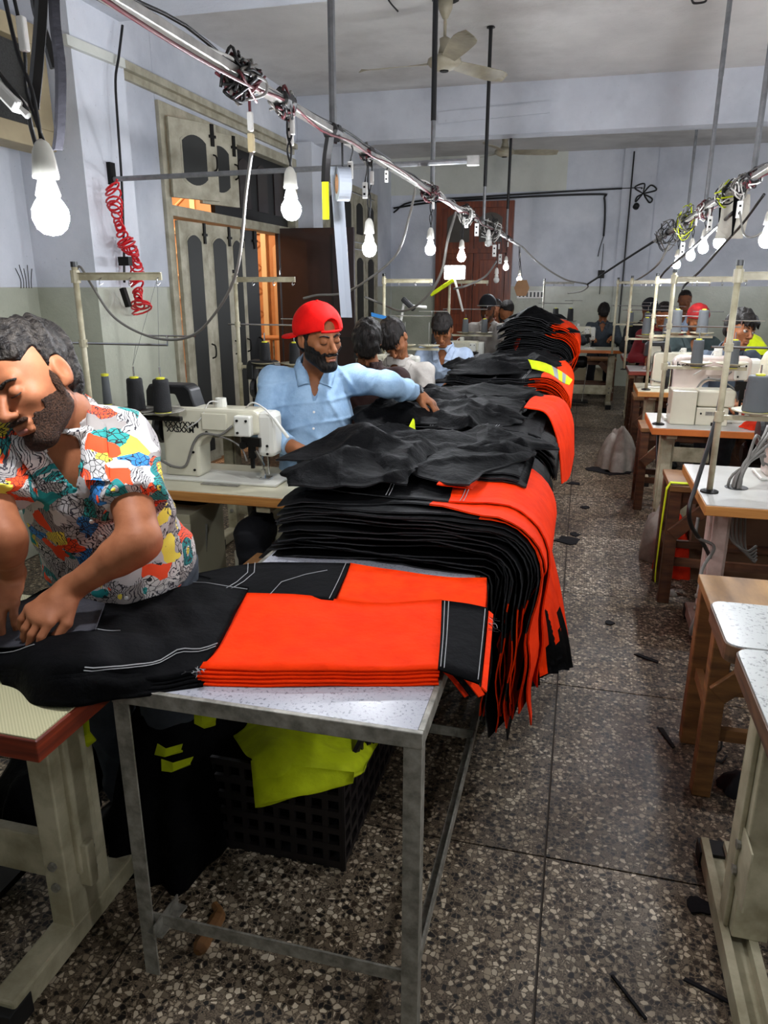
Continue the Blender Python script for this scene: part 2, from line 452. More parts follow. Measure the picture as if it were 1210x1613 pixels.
# shallow pier on the back wall, right of the door
q0 = at(980, 300, y=WY - .04); q1 = at(1032, 300, y=WY - .04)
MB().bb((q0.x, WY - .04, 0), (q1.x, WY + .01, DZ), 0).bb((q0.x, WY - .04, DZ), (q1.x, WY + .01, CZ), 1).build('pier', [wall_dado, wall_up], WB)
WRt = empty('wall_right', kind='structure')
wallbox('dado_paint', (WR, WF, 0), (WR + .2, WY, DZ), wall_dado, WRt)
wallbox('upper_plaster', (WR, WF, DZ), (WR + .2, WY, CZ), wall_up, WRt)
WFo = empty('wall_front', kind='structure')
wallbox('dado_paint', (WX, WF - .2, 0), (WR, WF, DZ), wall_dado, WFo)
wallbox('upper_plaster', (WX, WF - .2, DZ), (WR, WF, CZ), wall_up, WFo)
tag(MB().bb((WX - .2, WF - .2, CZ), (WR + .2, WY + .2, CZ + .15)).build('ceiling', ceil_m), kind='structure')
tag(MB().bb((WX, 4.0, 3.03), (WR, 4.42, CZ)).build('ceiling_beam', beam_m), kind='structure')
tag(MB().bb((WX, 8.38, 3.03), (WR, 8.62, CZ)).build('ceiling_beam', beam_m), kind='structure')
PX = -2.76
for (y0, y1, px) in ((3.93, 4.42, PX), (8.3, 8.62, -2.98)):
    t = empty('wall_pillar', kind='structure')
    MB().bb((WX, y0, 0), (px, y1, DZ)).build('dado_paint', wall_dado, t)
    MB().bb((WX, y0, DZ), (px, y1, 3.04)).build('upper_plaster', wall_up, t)
tag(MB().bb((WX, WF, 0), (WX + .10, 3.9, .30)).build('baseboard_left', wall_dado, bevel=.01), kind='structure')
# lintel strips on the left wall
t = tag(MB().bb((WX, 4.46, 2.95), (WX + .07, 8.2, 3.0)).bb((WX, 4.46, 2.90), (WX + .03, 8.2, 2.95)).build('trim_1', cream_wood), kind='structure')
a = at(103, 62, x=PX + .02); b = at(195, 100, x=PX + .02)
tag(MB().bar((PX + .015, a.y, a.z), (PX + .015, b.y, b.z), .03, .05, 0).build('cable_trunking', wall_cream), 'pale cable trunking strip sloping across the wall pillar', 'trunking')

# ---- doorway with open cream shutters, dark leaves and lit room beyond
D = empty('door_1', (0, 0, 0), kind='structure')
fr = MB()
for (y0, y1, z0, z1) in ((DY0, DY0 + .09, 0, DH), (DY1 - .09, DY1, 0, DH), (DY0, DY1, DH - .09, DH), (DY0, DY1, 2.07, 2.15)):
    fr.bb((WX - .14, y0, z0), (WX + .03, y1, z1))
fr.build('door_frame', cream_wood, D, bevel=.005)
def arch(w, z0, z1, rise, n=8, up=True, down=False):
    pts = []
    for k in range(n + 1):
        t = k / n; pts.append((-w / 2 + w * t, z1 - rise + rise * math.sin(PI * t) ** .8))
    if down:
        for k in range(n + 1):
            t = k / n; pts.append((w / 2 - w * t, z0 + rise - rise * math.sin(PI * t) ** .8))
    else: pts += [(w / 2, z0), (-w / 2, z0)]
    return pts
def shutter(w, z0, z1, wood, pane, down=False, handle=True):
    # local: hinge at x=0, extends +x; thickness in y
    t = empty('shutter_leaf')
    MB().bb((0, -.018, z0), (w, .018, z1)).build('board', wood, t, bevel=.004)
    po = [(x + w / 2, z) for (x, z) in arch(w * .5, z0 + .1, z1 - .1, .05, down=down)]
    f = MB().prism(po, -.024, -.019); f.prism(po, .019, .024); f.build('pane', pane, t)
    po2 = [(x + w / 2, z) for (x, z) in arch(w * .5 + .03, z0 + .085, z1 - .085, .055, down=down)]
    MB().prism(po2, -.021, -.0185).prism(po2, .0185, .021).build('pane_moulding', wood, t)
    if handle:
        hz = z0 + (z1 - z0) * (.5 if z1 - z0 < 1 else .48)
        MB().tube(curve_pts([(w - .04, -.02, hz - .06), (w - .04, -.055, hz - .04), (w - .04, -.055, hz + .04), (w - .04, -.02, hz + .06)], 4), .007, 6).build('handle', black_iron, t)
    MB().bb((w - .06, -.03, z1 - .16), (w - .03, -.018, z1 + .0)).bb((w - .075, -.034, z1 - .10), (w - .015, -.018, z1 - .08)).build('bolt', black_iron, t)
    return t
def hang(t, y, rot, x=WX + .05):
    # place as part of the doorway: door_1 > shutter_leaf > board...
    t.location = (x, y, 0); t.rotation_euler = (0, 0, rot); t.parent = D; KIDS.setdefault(D.name, []).append(t)
R90 = PI / 2
hang(shutter(.44, 2.2, 2.76, cream_wood, dark_glass, True), DY0 + .06, R90 - .45)
hang(shutter(.44, 2.2, 2.76, cream_wood, dark_glass, True), DY0 + .52, R90 - .32)
hang(shutter(.40, .06, 2.04, cream_wood, dark_glass), DY0 + .09, R90 - .08)
hang(shutter(.40, .06, 2.04, cream_wood, dark_glass), DY0 + .52, R90 - .12)
hang(shutter(.26, .06, 2.04, cream_wood, dark_glass), DY0 + .94, R90 - .16)
hang(shutter(.30, .06, 2.04, black_paint, black_paint), DY0 + 1.12, R90 - .25)
# dark upper panels
up = MB().bb((WX - .1, DY0 + .98, 2.15), (WX - .06, DY1 - .09, DH - .09)); up.build('dark_panel', black_paint, D)
for k in range(4):
    y = DY0 + 1.2 + k * .42
    MB().prism([(yy + y, zz) for (yy, zz) in arch(.24, 2.26, 2.7, .05)], WX - .06, WX - .05, axis='x').build('panel_moulding', dark_wood, D)
# dark leaves fill the right half of the doorway
for k, (y0, y1) in enumerate(((7.68, 7.90), (7.92, 8.16))):
    leaf = empty('door_leaf'); leaf.parent = D; KIDS.setdefault(D.name, []).append(leaf)
    MB().bb((WX - .02 + .03 * k, y0, .05), (WX + .02 + .03 * k, y1, 2.07)).build('board', dark_wood, leaf, bevel=.004)
    MB().tube(curve_pts([(WX + .03, y0 + .06, 1.0), (WX + .07, y0 + .06, 1.02), (WX + .07, y0 + .06, 1.12), (WX + .03, y0 + .06, 1.14)], 4), .007, 6).build('handle', black_iron, leaf)
# big dark leaf standing open into the room, right of the opening
leaf = empty('door_leaf'); leaf.parent = D; KIDS.setdefault(D.name, []).append(leaf)
leaf.location = (WX + .05, 7.66, 0); leaf.rotation_euler = (0, 0, .03)
MB().bb((0, -.02, .05), (.80, .02, 2.12)).build('board', dark_wood, leaf, bevel=.004)
MB().bb((.55, -.03, .1), (.57, -.019, 2.05)).bb((.1, -.03, 1.0), (.76, -.019, 1.03)).build('batten', black_paint, leaf)
# the warm lit lobby beyond the doorway
warm_w = plaster('lobby_warm_wall', '#d9b58c', '#c99f74', .7)
warm_wood = mat('lobby_peach_wood', '#c98f5e', .5, nscale=6, namt=.2)
ivory = mat('lobby_ivory_wood', '#e6cfa4', .45)
LB = empty('lobby_walls', kind='structure')
MB().bb((WX - 2.6, 4.6, -.05), (WX - .2, 9.6, 0)).build('lobby_floor', slab_mats[1], LB)
MB().bb((WX - 2.7, 4.5, 0), (WX - 2.6, 9.6, 3.2)).bb((WX - 2.6, 4.5, 0), (WX - .2, 4.6, 3.2)).bb((WX - 2.6, 9.5, 0), (WX - .2, 9.6, 3.2)).bb((WX - 2.7, 4.5, 3.2), (WX - .2, 9.6, 3.3)).build('lobby_wall', warm_w, LB)
G = empty('door_2', (WX - 1.05, 8.7, 0), .18, kind='structure')
MB().bb((-.9, .02, .3), (1.0, .06, 3.0)).build('board', warm_wood, G)
for k in range(5): MB().bb((-.86 + k * .42, -.03, .3), (-.80 + k * .42, .02, 3.0)).build('stile', ivory, G)
for z in (.35, 2.15, 2.9): MB().bb((-.86, -.035, z), (.9, .02, z + .07)).build('rail', ivory, G)
for k in range(4):
    po = [(x - .62 + k * .42, z) for (x, z) in arch(.2, .6, 2.05, .06)]
    MB().prism(po, -.005, .02).build('arched_panel', warm_w, G)
gr = MB()
for k in (0, 2):
    x0 = -.78 + k * .42
    for j in range(9):
        z = .5 + j * .26
        gr.tube([(x0, -.05, z), (x0 + .3, -.05, z + .26)], .008, 5); gr.tube([(x0 + .3, -.05, z), (x0, -.05, z + .26)], .008, 5)
gr.build('lattice_grille', ivory, G)
MB().tube([(-.9, -.35, .95), (.9, -.35, .95)], .03, 10).build('handrail', warm_wood, G)
rl = MB()
for k in range(14): rl.tube([(-.85 + k * .13, -.35, 0), (-.85 + k * .13, -.35, .93)], .012, 6)
rl.build('baluster', steel, G)
lamp = bpy.data.lights.new('lobby_lamp', 'POINT'); lamp.energy = 75; lamp.color = (1, .74, .5); lamp.shadow_soft_size = .12
lo = bpy.data.objects.new('lobby_lamp', lamp); lo.location = (WX - 1.2, 7.2, 2.7); C.objects.link(lo)
# ---- second shutter window beyond the pillar (right of dark leaf)
W1 = empty('window_1', kind='structure')
wy0, wy1 = 9.15, 11.6
MB().bb((WX, wy0, .4), (WX + .04, wy0 + .08, 2.85)).bb((WX, wy1 - .08, .4), (WX + .04, wy1, 2.85)).bb((WX, wy0, 2.77), (WX + .04, wy1, 2.85)).bb((WX, wy0, 2.05), (WX + .04, wy1, 2.12)).bb((WX, wy0, .4), (WX + .04, wy1, .46)).build('window_frame', cream_wood, W1)
for k in range(4):
    y = wy0 + .1 + k * .57
    for (z0, z1) in ((2.14, 2.75), (.48, 2.03)):
        MB().bb((WX, y, z0), (WX + .03, y + .54, z1)).build('shutter_board', cream_wood, W1)
        MB().prism([(yy + y + .27, zz) for (yy, zz) in arch(.3, z0 + .1, z1 - .1, .05)], WX + .03, WX + .038, axis='x').build('pane', dark_glass, W1)
# ---- brown door in the back wall
d0, d1 = at(690, 320, y=WY), at(812, 318, y=WY)
BD = empty('door_3', (0, WY - .06, 0), kind='structure')
dx0, dx1, dzt = d0.x, d1.x, d0.z
def bl(a, b): return (a[0], a[1], a[2]), (b[0], b[1], b[2])
f = MB()
for A_, B_ in (((dx0, -.06, 0), (dx0 + .1, .06, dzt)), ((dx1 - .1, -.06, 0), (dx1, .06, dzt)), ((dx0, -.06, dzt - .09), (dx1, .06, dzt)), ((dx0, -.05, 2.05), (dx1, .06, 2.12))): f.bb(A_, B_)
f.build('door_frame', brown_door, BD)
for k in range(2):
    x0 = dx0 + .1 + k * (dx1 - dx0 - .2) / 2; x1 = x0 + (dx1 - dx0 - .2) / 2 - .01
    MB().bb((x0, -.02, 0), (x1, .03, 2.05)).build('door_leaf', brown_door, BD, bevel=.004)
    MB().bb((x0 + .1, -.032, .15), (x1 - .1, -.019, .95)).bb((x0 + .1, -.032, 1.1), (x1 - .1, -.019, 1.95)).build('raised_panel', brown_door, BD, bevel=.01)
    MB().prism([(xx + (x0 + x1) / 2, zz) for (xx, zz) in arch(.36, 2.22, dzt - .16, .08)], -.015, -.0).build('fanlight_pane', mat('dusty_pane', '#4d4740', .3), BD)
    MB().bb((x0, 0, 2.12), (x1, .03, dzt - .09)).build('fanlight_board', brown_door, BD)
# conduits on the back wall
def cable(name, pts, r, m, label, cat='cable', n=8, seg=6, group=None):
    P = curve_pts(pts, n) if n > 1 else [Vector(p) for p in pts]
    o = MB().tube(P, r, seg).build(name, m, origin=P[0], smooth=True)
    return tag(o, label, cat, group)
def wp(u, v, y=WY - .03): return at(u, v, y=y)
cable('wall_conduit', [wp(620, 335), wp(650, 318), wp(760, 310), wp(870, 303), wp(1000, 296), wp(1010, 298)], .014, cable_black, 'upper black conduit running level along the back wall above the brown door', n=4)
cable('wall_conduit', [wp(620, 328), wp(690, 318), wp(830, 310), wp(945, 306), wp(952, 312), wp(953, 340), wp(951, 372)], .016, cable_black, 'black conduit turning down the back wall right of the brown door', n=5)
cable('dangling_wire', [wp(951, 372), wp(945, 390), wp(942, 404)], .007, cable_black, 'thin dangling wire end below the conduit on the back wall')
ob = MB()
c0 = wp(1013, 305)
for k in range(4):
    a = k * 1.6 + .3
    ob.tube(curve_pts([c0, c0 + V(math.cos(a) * .14 + .05, -.03, math.sin(a) * .14), c0 + V(math.cos(a + .6) * .16, -.03, math.sin(a + .6) * .14), c0], 5), .012, 5)
ob.tube([c0, wp(1004, 320)], .01, 5); ob.lathe([(.03, 0), (.045, .02), (.045, .07), (.02, .08)], wp(1004, 322), 10, axis=(-.3, -.6, -.6))
tag(ob.build('coiled_flex', cable_black, origin=c0, smooth=True), 'black flex knotted in a loop with an empty lamp holder on the back wall', 'cable')
s0, s1 = at(815, 458, y=WY - .04), at(857, 470, y=WY - .04)
vt = empty('wall_vent', (s0.x, WY - .03, s1.z), label='small white slotted vent in the back wall right of the brown door', cat='vent')
W_ = s1.x - s0.x; H_ = s0.z - s1.z
MB().bb((0, -.02, 0), (W_, 0, .02)).bb((0, -.02, H_ - .02), (W_, 0, H_)).build('vent_frame', white_pl, vt)
for k in range(8): MB().bb((k * W_ / 7.4, -.02, 0), (k * W_ / 7.4 + .03, -.005, H_)).build('slat', white_pl, vt)
MB().bb((0, -.004, 0), (W_, .02, H_)).build('backing', black_paint, vt)
s = wp(947, 432); t = empty('wall_switch_box', tuple(s), label='small black switch box hanging on the back wall under the conduit', cat='switch')
MB().bb((-.05, -.04, -.06), (.05, .02, .06)).build('box', black_iron, t); MB().tube([(0, -.02, .06), (0, -.01, .45)], .006, 5).tube([(0, -.02, -.06), (0, -.01, -.3)], .006, 5).build('wire', cable_black, t)
# painted-over batten on beam face
b0, b1 = at(690, 186, y=8.37), at(866, 168, y=8.37)
tag(MB().bar(b0, b1, .012, .11).build('beam_batten', beam_m), 'painted batten strip fixed to the far ceiling beam beside the fan', 'batten')
# black pipe up the pier
pp = at(983, 420, y=WY - .08)
tag(MB().tube([(pp.x, WY - .07, .0), (pp.x, WY - .07, 3.45)], .011, 8).build('wall_pipe', cable_black, origin=(pp.x, WY - .07, 0)), 'thin dark vertical pipe on the back wall pier', 'pipe')

# ---- cooler duct box upper left
t = empty('air_cooler_duct', (-3.05, 3.2, 2.2), label='beige framed wall duct with dark mesh screen at top left', cat='vent')
a = at(90, 240, x=-2.9); bz = at(60, 40, x=-2.9)
Y1, Z0, Z1 = a.y, a.z, 2.86
L = -3.05
mb = MB()
def B_(y0, y1, z0, z1, m=0, x0=-.02, x1=.15): mb.bb((x0, y0 - 3.2, z0 - 2.2), (x1, y1 - 3.2, z1 - 2.2), m)
B_(Y1 - 1.5, Y1, Z0, Z0 + .10); B_(Y1 - 1.5, Y1, Z1 - .1, Z1); B_(Y1 - .12, Y1, Z0 + .1, Z1 - .1); B_(Y1 - 1.5, Y1 - 1.38, Z0 + .1, Z1 - .1)
mb.build('duct_frame', mat('beige_wood', '#a39474', .6, nscale=8, namt=.15), t, bevel=.004)
mb = MB(); B_(Y1 - 1.4, Y1 - .1, Z0 + .08, Z1 - .08, x1=.09)
mb.build('mesh_screen', mat('dark_mesh', '#3a3a38', .8, nscale=90, namt=.5, bump=.6, bscale=300), t)

# little ballpoint scribble on the dado edge of the left wall
g0 = at(40, 440, x=WX + .004)
m = MB()
for k in range(5):
    yy = g0.y + (k - 2) * .022
    m.tube(curve_pts([(WX + .003, yy, g0.z - .05), (WX + .003, yy + .006, g0.z), (WX + .003, yy + (k - 2) * .012, g0.z + .06 + .02 * (k % 2))], 3), .0025, 4)
tag(m.build('wall_scribble', cable_black, origin=g0), 'small black scribble on the left wall under the big bulb', 'scribble')
# ================================================================ overhead pipes, rods, bulbs, cables, fans
PXL, PZL = -.87, 2.05
PXR, PZR = .70, 2.02
tag(MB().box((PXL, 5.3, PZL), (.032, 10.4, .022)).build('overhead_pipe', alu, origin=(PXL, 4.8, PZL), bevel=.003), 'silver overhead lighting pipe over the long work tables', 'pipe')
tag(MB().box((PXR, 5.6, PZR), (.032, 7.6, .022)).build('overhead_pipe', alu, origin=(PXR, 5.6, PZR), bevel=.003), 'silver overhead lighting pipe over the right row of machines', 'pipe')
def rod(u, v, x, m_top, m_low, split, label, zt=3.5, zb=PZL, y=None):
    p = at(u, v, x=x) if y is None else at(u, v, y=y)
    if y is not None: x = p.x; zb = p.z
    t = empty('hanging_rod', (x, p.y, zb), label=label, cat='rod')
    h = zt - zb; zs = h * (1 - split)
    MB().tube([(0, 0, 0), (0, 0, zs)], .013, 8).build('lower_tube', m_low, t)
    MB().tube([(0, 0, zs), (0, 0, h)], .015, 8).build('upper_tube', m_top, t)
    MB().box((0, 0, -.0), (.05, .03, .04)).build('clamp', black_iron, t)
    MB().lathe([(.035, h - .008), (.03, h)], seg=10).build('ceiling_plate', m_top, t)
    return p
rod(525, 205, PXL, rod_grey, rod_grey, .5, 'grey ceiling rod nearest the camera holding the left pipe')
rod(681, 300, PXL, black_paint, rod_grey, .75, 'black ceiling rod in front of the near fan, grey at its lower end')
rod(762, 350, PXL, black_paint, rod_grey, .8, 'black ceiling rod between the two fans')
rod(798, 372, PXL, black_paint, rod_grey, .8, 'thin black ceiling rod in front of the far fan')
rod(1190, 252, PXR, rod_grey, rod_grey, .5, 'grey leaning ceiling rod at the right edge holding the right pipe', zb=PZR)
rod(1112, 320, PXR, rod_grey, rod_grey, .5, 'grey ceiling rod with stained plate holding the right pipe', zb=PZR)
rod(1081, 352, PXR, rod_grey, rod_grey, .5, 'short looking grey rod behind the far beam on the right', y=9.3)
# crossbar from the pillar
cb = empty('wall_crossbar', (PX, 4.17, 2.15), label='grey metal bar reaching from the wall pillar to the left pipe', cat='bar')
MB().tube([(0, 0, 0), (2.15, 0, .02)], .014, 8).build('bar', rod_grey, cb)
MB().box((.01, 0, .03), (.03, .05, .12)).build('wall_bracket', black_iron, cb)
MB().box((2.15, 0, .02), (.06, .045, .045)).build('end_sleeve', alu, cb)

def bulb(u, v, x, y=None, px=None, pz=None, lit=True, label='', group=None, off=None):
    p = at(u, v, x=x) if y is None else at(u, v, y=y)
    px = PXL if px is None else px; pz = PZL if pz is None else pz
    t = empty('lit_bulb' if lit else 'spare_bulb', tuple(p), label=label, cat='light bulb', group=group)
    MB().lathe([(.0, -.032), (.014, -.029), (.024, -.020), (.030, -.004), (.029, .010), (.022, .022), (.017, .028)], seg=12).build('globe', glow if lit else glass_off, t, smooth=True)
    MB().lathe([(.0165, .027), (.0205, .032), (.0135, .058), (.0135, .062)], seg=12).build('bulb_base', white_pl, t, smooth=True)
    MB().lathe([(.0205, .058), (.0215, .062), (.019, .085), (.017, .10), (.011, .112), (.004, .118)], seg=12).build('lamp_holder', mac_white if lit else white_pl, t, smooth=True)
    top = V(px - p.x, (off or 0), pz - p.z)
    a = V(0, 0, .115)
    mid = a.lerp(top, .55)
    MB().tube(curve_pts([a, a.lerp(top, .3) + V(.006, 0, 0), mid + V(-.006, .004, 0), top], 4), .0035, 5).build('cord', cable_black, t, smooth=True)
    MB().tube(curve_pts([a + V(.004, 0, 0), a.lerp(top, .3) + V(-.008, .004, 0), mid + V(.010, .002, 0), top + V(.01, .01, 0)], 4), .0030, 5).build('cord', cable_black, t, smooth=True)
    if (top - a).length > .12:
        MB().box(mid + V(.012, 0, .02), (.014, .012, .05)).build('connector', white_pl, t, bevel=.003)
    return t
b1 = dep(80, 340, 1.25)
t = bulb(80, 340, None, y=b1.y, px=b1.x - .04, pz=b1.z + .36, label='large lit bulb at the left edge above the man in the printed shirt')
bulb(459, 330, PXL, label='lit bulb hanging left of the white tape strip')
bulb(582, 392, PXL, label='lit bulb just right of the white tape strip')
bulb(678, 393, PXL, label='lit bulb below the knot of cable in front of the brown door frame')
bulb(727, 405, PXL, label='lit bulb in front of the brown door, left of the spare bulbs')
bulb(797, 421, PXL, label='lit bulb at the right edge of the brown door')
bulb(818, 440, None, y=10.3, label='dim lit bulb behind the hanging cardboard flap')
bulb(769, 383, PXL, lit=False, label='unlit bulb tucked high against the left pipe')
bulb(782, 441, PXL, lit=False, label='unlit bulb hanging lowest before the brown door')
bulb(1208, 378, PXR, px=PXR, pz=PZR, label='lit bulb cut by the right edge of the photo')
bulb(1133, 382, PXR, px=PXR, pz=PZR, label='lit bulb under the paper scrap on the right pipe')
bulb(1108, 391, PXR, px=PXR, pz=PZR, label='third lit bulb from the right edge on the right pipe')
bulb(1088, 403, PXR, px=PXR, pz=PZR, label='fourth lit bulb from the right edge on the right pipe')
bulb(1066, 417, PXR, px=PXR, pz=PZR, label='farthest and smallest lit bulb of the right row')
# row continued towards the viewer by added unseen bulbs lighting cloth and floor
t = bulb(1300, 300, PXR, y=2.2, px=.78, pz=PZR, label='unseen lit bulb of the right row beyond the right edge of the frame')
t.location = (.80, 2.25, 1.72)
t = bulb(1300, 300, PXR, y=2.2, px=.78, pz=PZR, label='unseen nearest lit bulb added to the right row beside the viewer')
t.location = (.92, .55, 1.72)
tag(MB().box((2.95, 5.2, PZR), (.032, 10.0, .022)).build('overhead_pipe', alu, origin=(2.95, 5.2, PZR)), 'silver overhead lighting pipe of the added unseen third row', 'pipe')  # third row out of view, added to brighten walls and ceiling
for k, y_ in enumerate((.9, 2.7, 4.5, 6.3, 8.1, 9.9)):
    t = bulb(1300, 300, PXR, y=2.2, px=.78, pz=PZR, label='%s lit bulb of the added unseen third row beyond the right edge' % ['nearest', 'second nearest', 'third nearest', 'third farthest', 'second farthest', 'farthest'][k])
    t.location = (2.95, y_, 1.72)
# black/grey cloth straps that carry the near left wiring
P1 = dep(52, 172, 1.22)
def strap(name, pts, w, m, label):
    P = curve_pts(pts, 5); mb = MB(); rows = []
    for p in P: rows.append([p + V(-w / 2, 0, 0), p + V(0, -.006, 0), p + V(w / 2, 0, 0)])
    mb.sheet(rows, .003); return tag(mb.build(name, m, origin=P[0]), label, 'strap')
strap('cloth_strap', [dep(66, -60, 1.25), dep(64, 20, 1.24), dep(58, 100, 1.23), dep(51, 172, 1.22)], .026, cable_black, 'black cloth strap tied to the white connector at top left')
strap('cloth_strap', [dep(84, -60, 1.35), dep(86, 30, 1.35), dep(95, 110, 1.35), dep(94, 200, 1.35), dep(90, 236, 1.35)], .024, grey_cloth, 'dark grey cloth strap hanging in front of the wall duct')
strap('cloth_strap', [dep(50, -60, 1.4), dep(56, 10, 1.4), dep(72, 60, 1.38), dep(86, 108, 1.36)], .02, cable_black, 'black strap twisted behind the grey one at top left')
t = empty('plug_connector', tuple(dep(18, 152, 1.2)), label='white plastic plug connector tied to the black strap at top left', cat='connector')
a = dep(-8, 128, 1.2) - t.location; b = dep(34, 172, 1.2) - t.location
MB().bar(a, b, .028, .022).build('housing', white_pl, t, bevel=.005)
MB().tube([b, b + (b - a) * .25], .006, 6).build('spigot', white_pl, t)
MB().tube(curve_pts([dep(-20, 90, 1.2) - t.location, dep(10, 130, 1.19) - t.location, dep(40, 170, 1.2) - t.location, dep(50, 205, 1.22) - t.location, dep(62, 250, 1.24) - t.location], 5), .004, 5).build('lead', cable_black, t, smooth=True)

# taped cable bundles along the pipes
def bundle(x, z, y, s, label, n=9, pal=(cable_black, cable_black, cable_red, cable_grey)):
    t = empty('cable_knot', (x, y, z), label=label, cat='cable knot')
    for k in range(n):
        m = pal[k % len(pal)]; pts = []
        a0 = rnd.uniform(0, 6.28)
        for j in range(6):
            a = a0 + j * rnd.uniform(.8, 1.6)
            pts.append(V(math.cos(a) * s * rnd.uniform(.25, .6), rnd.uniform(-1, 1) * s, math.sin(a) * s * rnd.uniform(.3, .8) - s * .1))
        MB().tube(curve_pts(pts, 5), .004, 5).build('loop', m, t, smooth=True)
    MB().lathe([(.02, -.04), (.028, -.03), (.03, .03), (.02, .04)], seg=8, axis=(0, 1, 0)).build('tape_wrap', cable_black, t)
    return t
def knot(u, v, x, z, s, label, n=9, **k):
    p = at(u, v, x=x); return bundle(x, z, p.y, s, label, n, **k)
knot(380, 128, PXL, PZL, .075, 'big knot of black wires on the left pipe at the top', 14)
knot(447, 172, PXL, PZL, .055, 'black strap and wire knot above the second bulb')
knot(524, 208, PXL, PZL, .04, 'maroon wires tied where the first rod meets the left pipe', 7)
knot(578, 240, PXL, PZL, .05, 'maroon and black wire knot above the third bulb')
knot(678, 300, PXL, PZL, .08, 'tangle of grey wires where the black rod meets the left pipe', 12, pal=(cable_grey, cable_red, cable_black))
knot(735, 335, PXL, PZL, .10, 'tangle of wires and connectors before the brown door', 12, pal=(cable_grey, cable_white, cable_black))
knot(775, 362, PXL, PZL, .16, 'far tangle of wires at the right side of the brown door', 12, pal=(cable_grey, cable_white, cable_black))
knot(1188, 262, PXR, PZR, .06, 'maroon wire loops near the right edge on the right pipe', 8, pal=(cable_red, cable_black, cable_white))
knot(1168, 285, PXR, PZR, .08, 'black and white wire tangle beside the rightmost rod', 12, pal=(cable_black, cable_white, cable_grey))
knot(1145, 310, PXR, PZR, .10, 'thick wire tangle above the paper scrap on the right pipe', 14, pal=(cable_black, cable_white, cable_black, yel))
knot(1112, 328, PXR, PZR, .09, 'maroon and white wires at the foot of the stained rod', 10, pal=(cable_red, cable_white, cable_grey))
knot(1080, 355, PXR, PZR, .16, 'far right tangle of wires with a yellow scrap', 12, pal=(cable_black, cable_grey, yel))
knot(1052, 375, PXR, PZR, .2, 'loose wire loops at the far end of the right pipe', 8, pal=(cable_grey, cable_black))
# wires running along the pipe
for k, (m, dx, dz, lab) in enumerate(((cable_red, .02, -.012, 'maroon wire'), (cable_black, -.02, .012, 'black wire'), (cable_white, .0, .018, 'white wire'), (cable_black, .012, .02, 'second black wire'))):
    for (px_, pz_, y0, y1, side) in ((PXL, PZL, .8, 9.3, 'left'), (PXR, PZR, 2.0, 9.2, 'right')):
        P = []; y = y0
        while y < y1:
            P.append(V(px_ + dx + rnd.uniform(-.012, .012), y, pz_ + dz + rnd.uniform(-.02, .012))); y += .28
        o = MB().tube(curve_pts(P, 3), .0045, 5).build('pipe_wire', m, origin=P[0], smooth=True)
        tag(o, '%s running along the %s overhead pipe' % (lab, side), 'wire')
# tag connectors hanging from the pipe
def connector(u, v, x, label, dz=.0, m=None, s=1.0, px=None, pz=None):
    p = at(u, v, x=x)
    t = empty('wire_connector', tuple(p), label=label, cat='connector')
    MB().box((0, 0, 0), (.02 * s, .014 * s, .06 * s)).build('housing', m or white_pl, t, bevel=.003)
    MB().box((0, -.008 * s, .012 * s), (.008 * s, .004, .008 * s)).box((0, -.008 * s, -.014 * s), (.008 * s, .004, .008 * s)).build('screw', black_iron, t)
    top = V(0, 0, max(.05, PZL - p.z))
    MB().tube(curve_pts([(0, 0, .03 * s), (.01, 0, .03 + top.z * .4), tuple(top)], 4), .003, 5).build('lead', cable_black, t, smooth=True)
connector(552, 268, PXL, 'small white two-screw connector beside the tape roll')
connector(457, 212, PXL, 'white connector tied in the black straps above the second bulb')
connector(575, 300, PXL, 'small white connector on the cord of the third bulb')
connector(609, 278, PXL, 'torn white tag hanging from the left pipe', s=.8)
connector(735, 350, PXL, 'white connector above the fifth bulb', s=1.3)
connector(751, 362, PXL, 'long white connector right of the fifth bulb', s=1.6)
connector(779, 395, PXL, 'grey connector hanging above the lowest spare bulb', s=1.8)
connector(788, 408, PXL, 'small pale connector beside the lowest spare bulb', s=1.6)
connector(1165, 330, PXR, 'white connector hanging right of the paper scrap', s=1.3)
connector(1118, 352, PXR, 'white connector below the stained rod', s=1.4)
connector(1075, 392, PXR, 'white connector above the farthest right bulb', s=1.6)
# near white/cream connector with long grey cable to machine
p = at(395, 205, x=PXL)
t = empty('cable_coupler', tuple(p), label='white and cream in-line coupler under the big wire knot', cat='connector')
MB().box((0, 0, .02), (.014, .014, .045)).build('upper_half', white_pl, t, bevel=.003)
MB().box((0, 0, -.03), (.016, .016, .045)).build('lower_half', mat('cream_plastic', '#cbb98f', .5), t, bevel=.003)
MB().tube([(0, 0, .04), (.0, 0, .12)], .004, 5).build('maroon_lead', cable_red, t)
cable('grey_hanging_cable', [p + V(0, 0, -.05), dep(388, 300, 2.15), dep(372, 430, 2.3), dep(330, 505, 2.5), dep(290, 533, 2.65), dep(235, 530, 2.8), dep(180, 500, 2.9), dep(145, 450, 2.95), dep(126, 420, 2.98), dep(119, 432, 3.0)], .005, cable_grey, 'long grey cable swooping from the coupler to the near thread stand', n=8)
cable('grey_hanging_cable', [at(655, 295, x=PXL), at(645, 340, x=PXL - .05), at(625, 400, x=PXL - .12), at(580, 440, x=PXL - .3), at(540, 462, x=-1.4), at(500, 465, x=-1.6), at(478, 470, x=-1.7)], .007, cable_grey, 'grey cable looping from the rod knot down behind the tape strip')
cable('grey_hanging_cable', [at(718, 335, x=PXL), at(705, 380, x=PXL), at(695, 430, x=PXL - .05), at(670, 470, x=PXL - .2), at(635, 490, x=-1.3), at(600, 478, x=-1.6), at(575, 468, x=-1.7)], .009, cable_grey, 'grey cable hanging before the left half of the brown door')
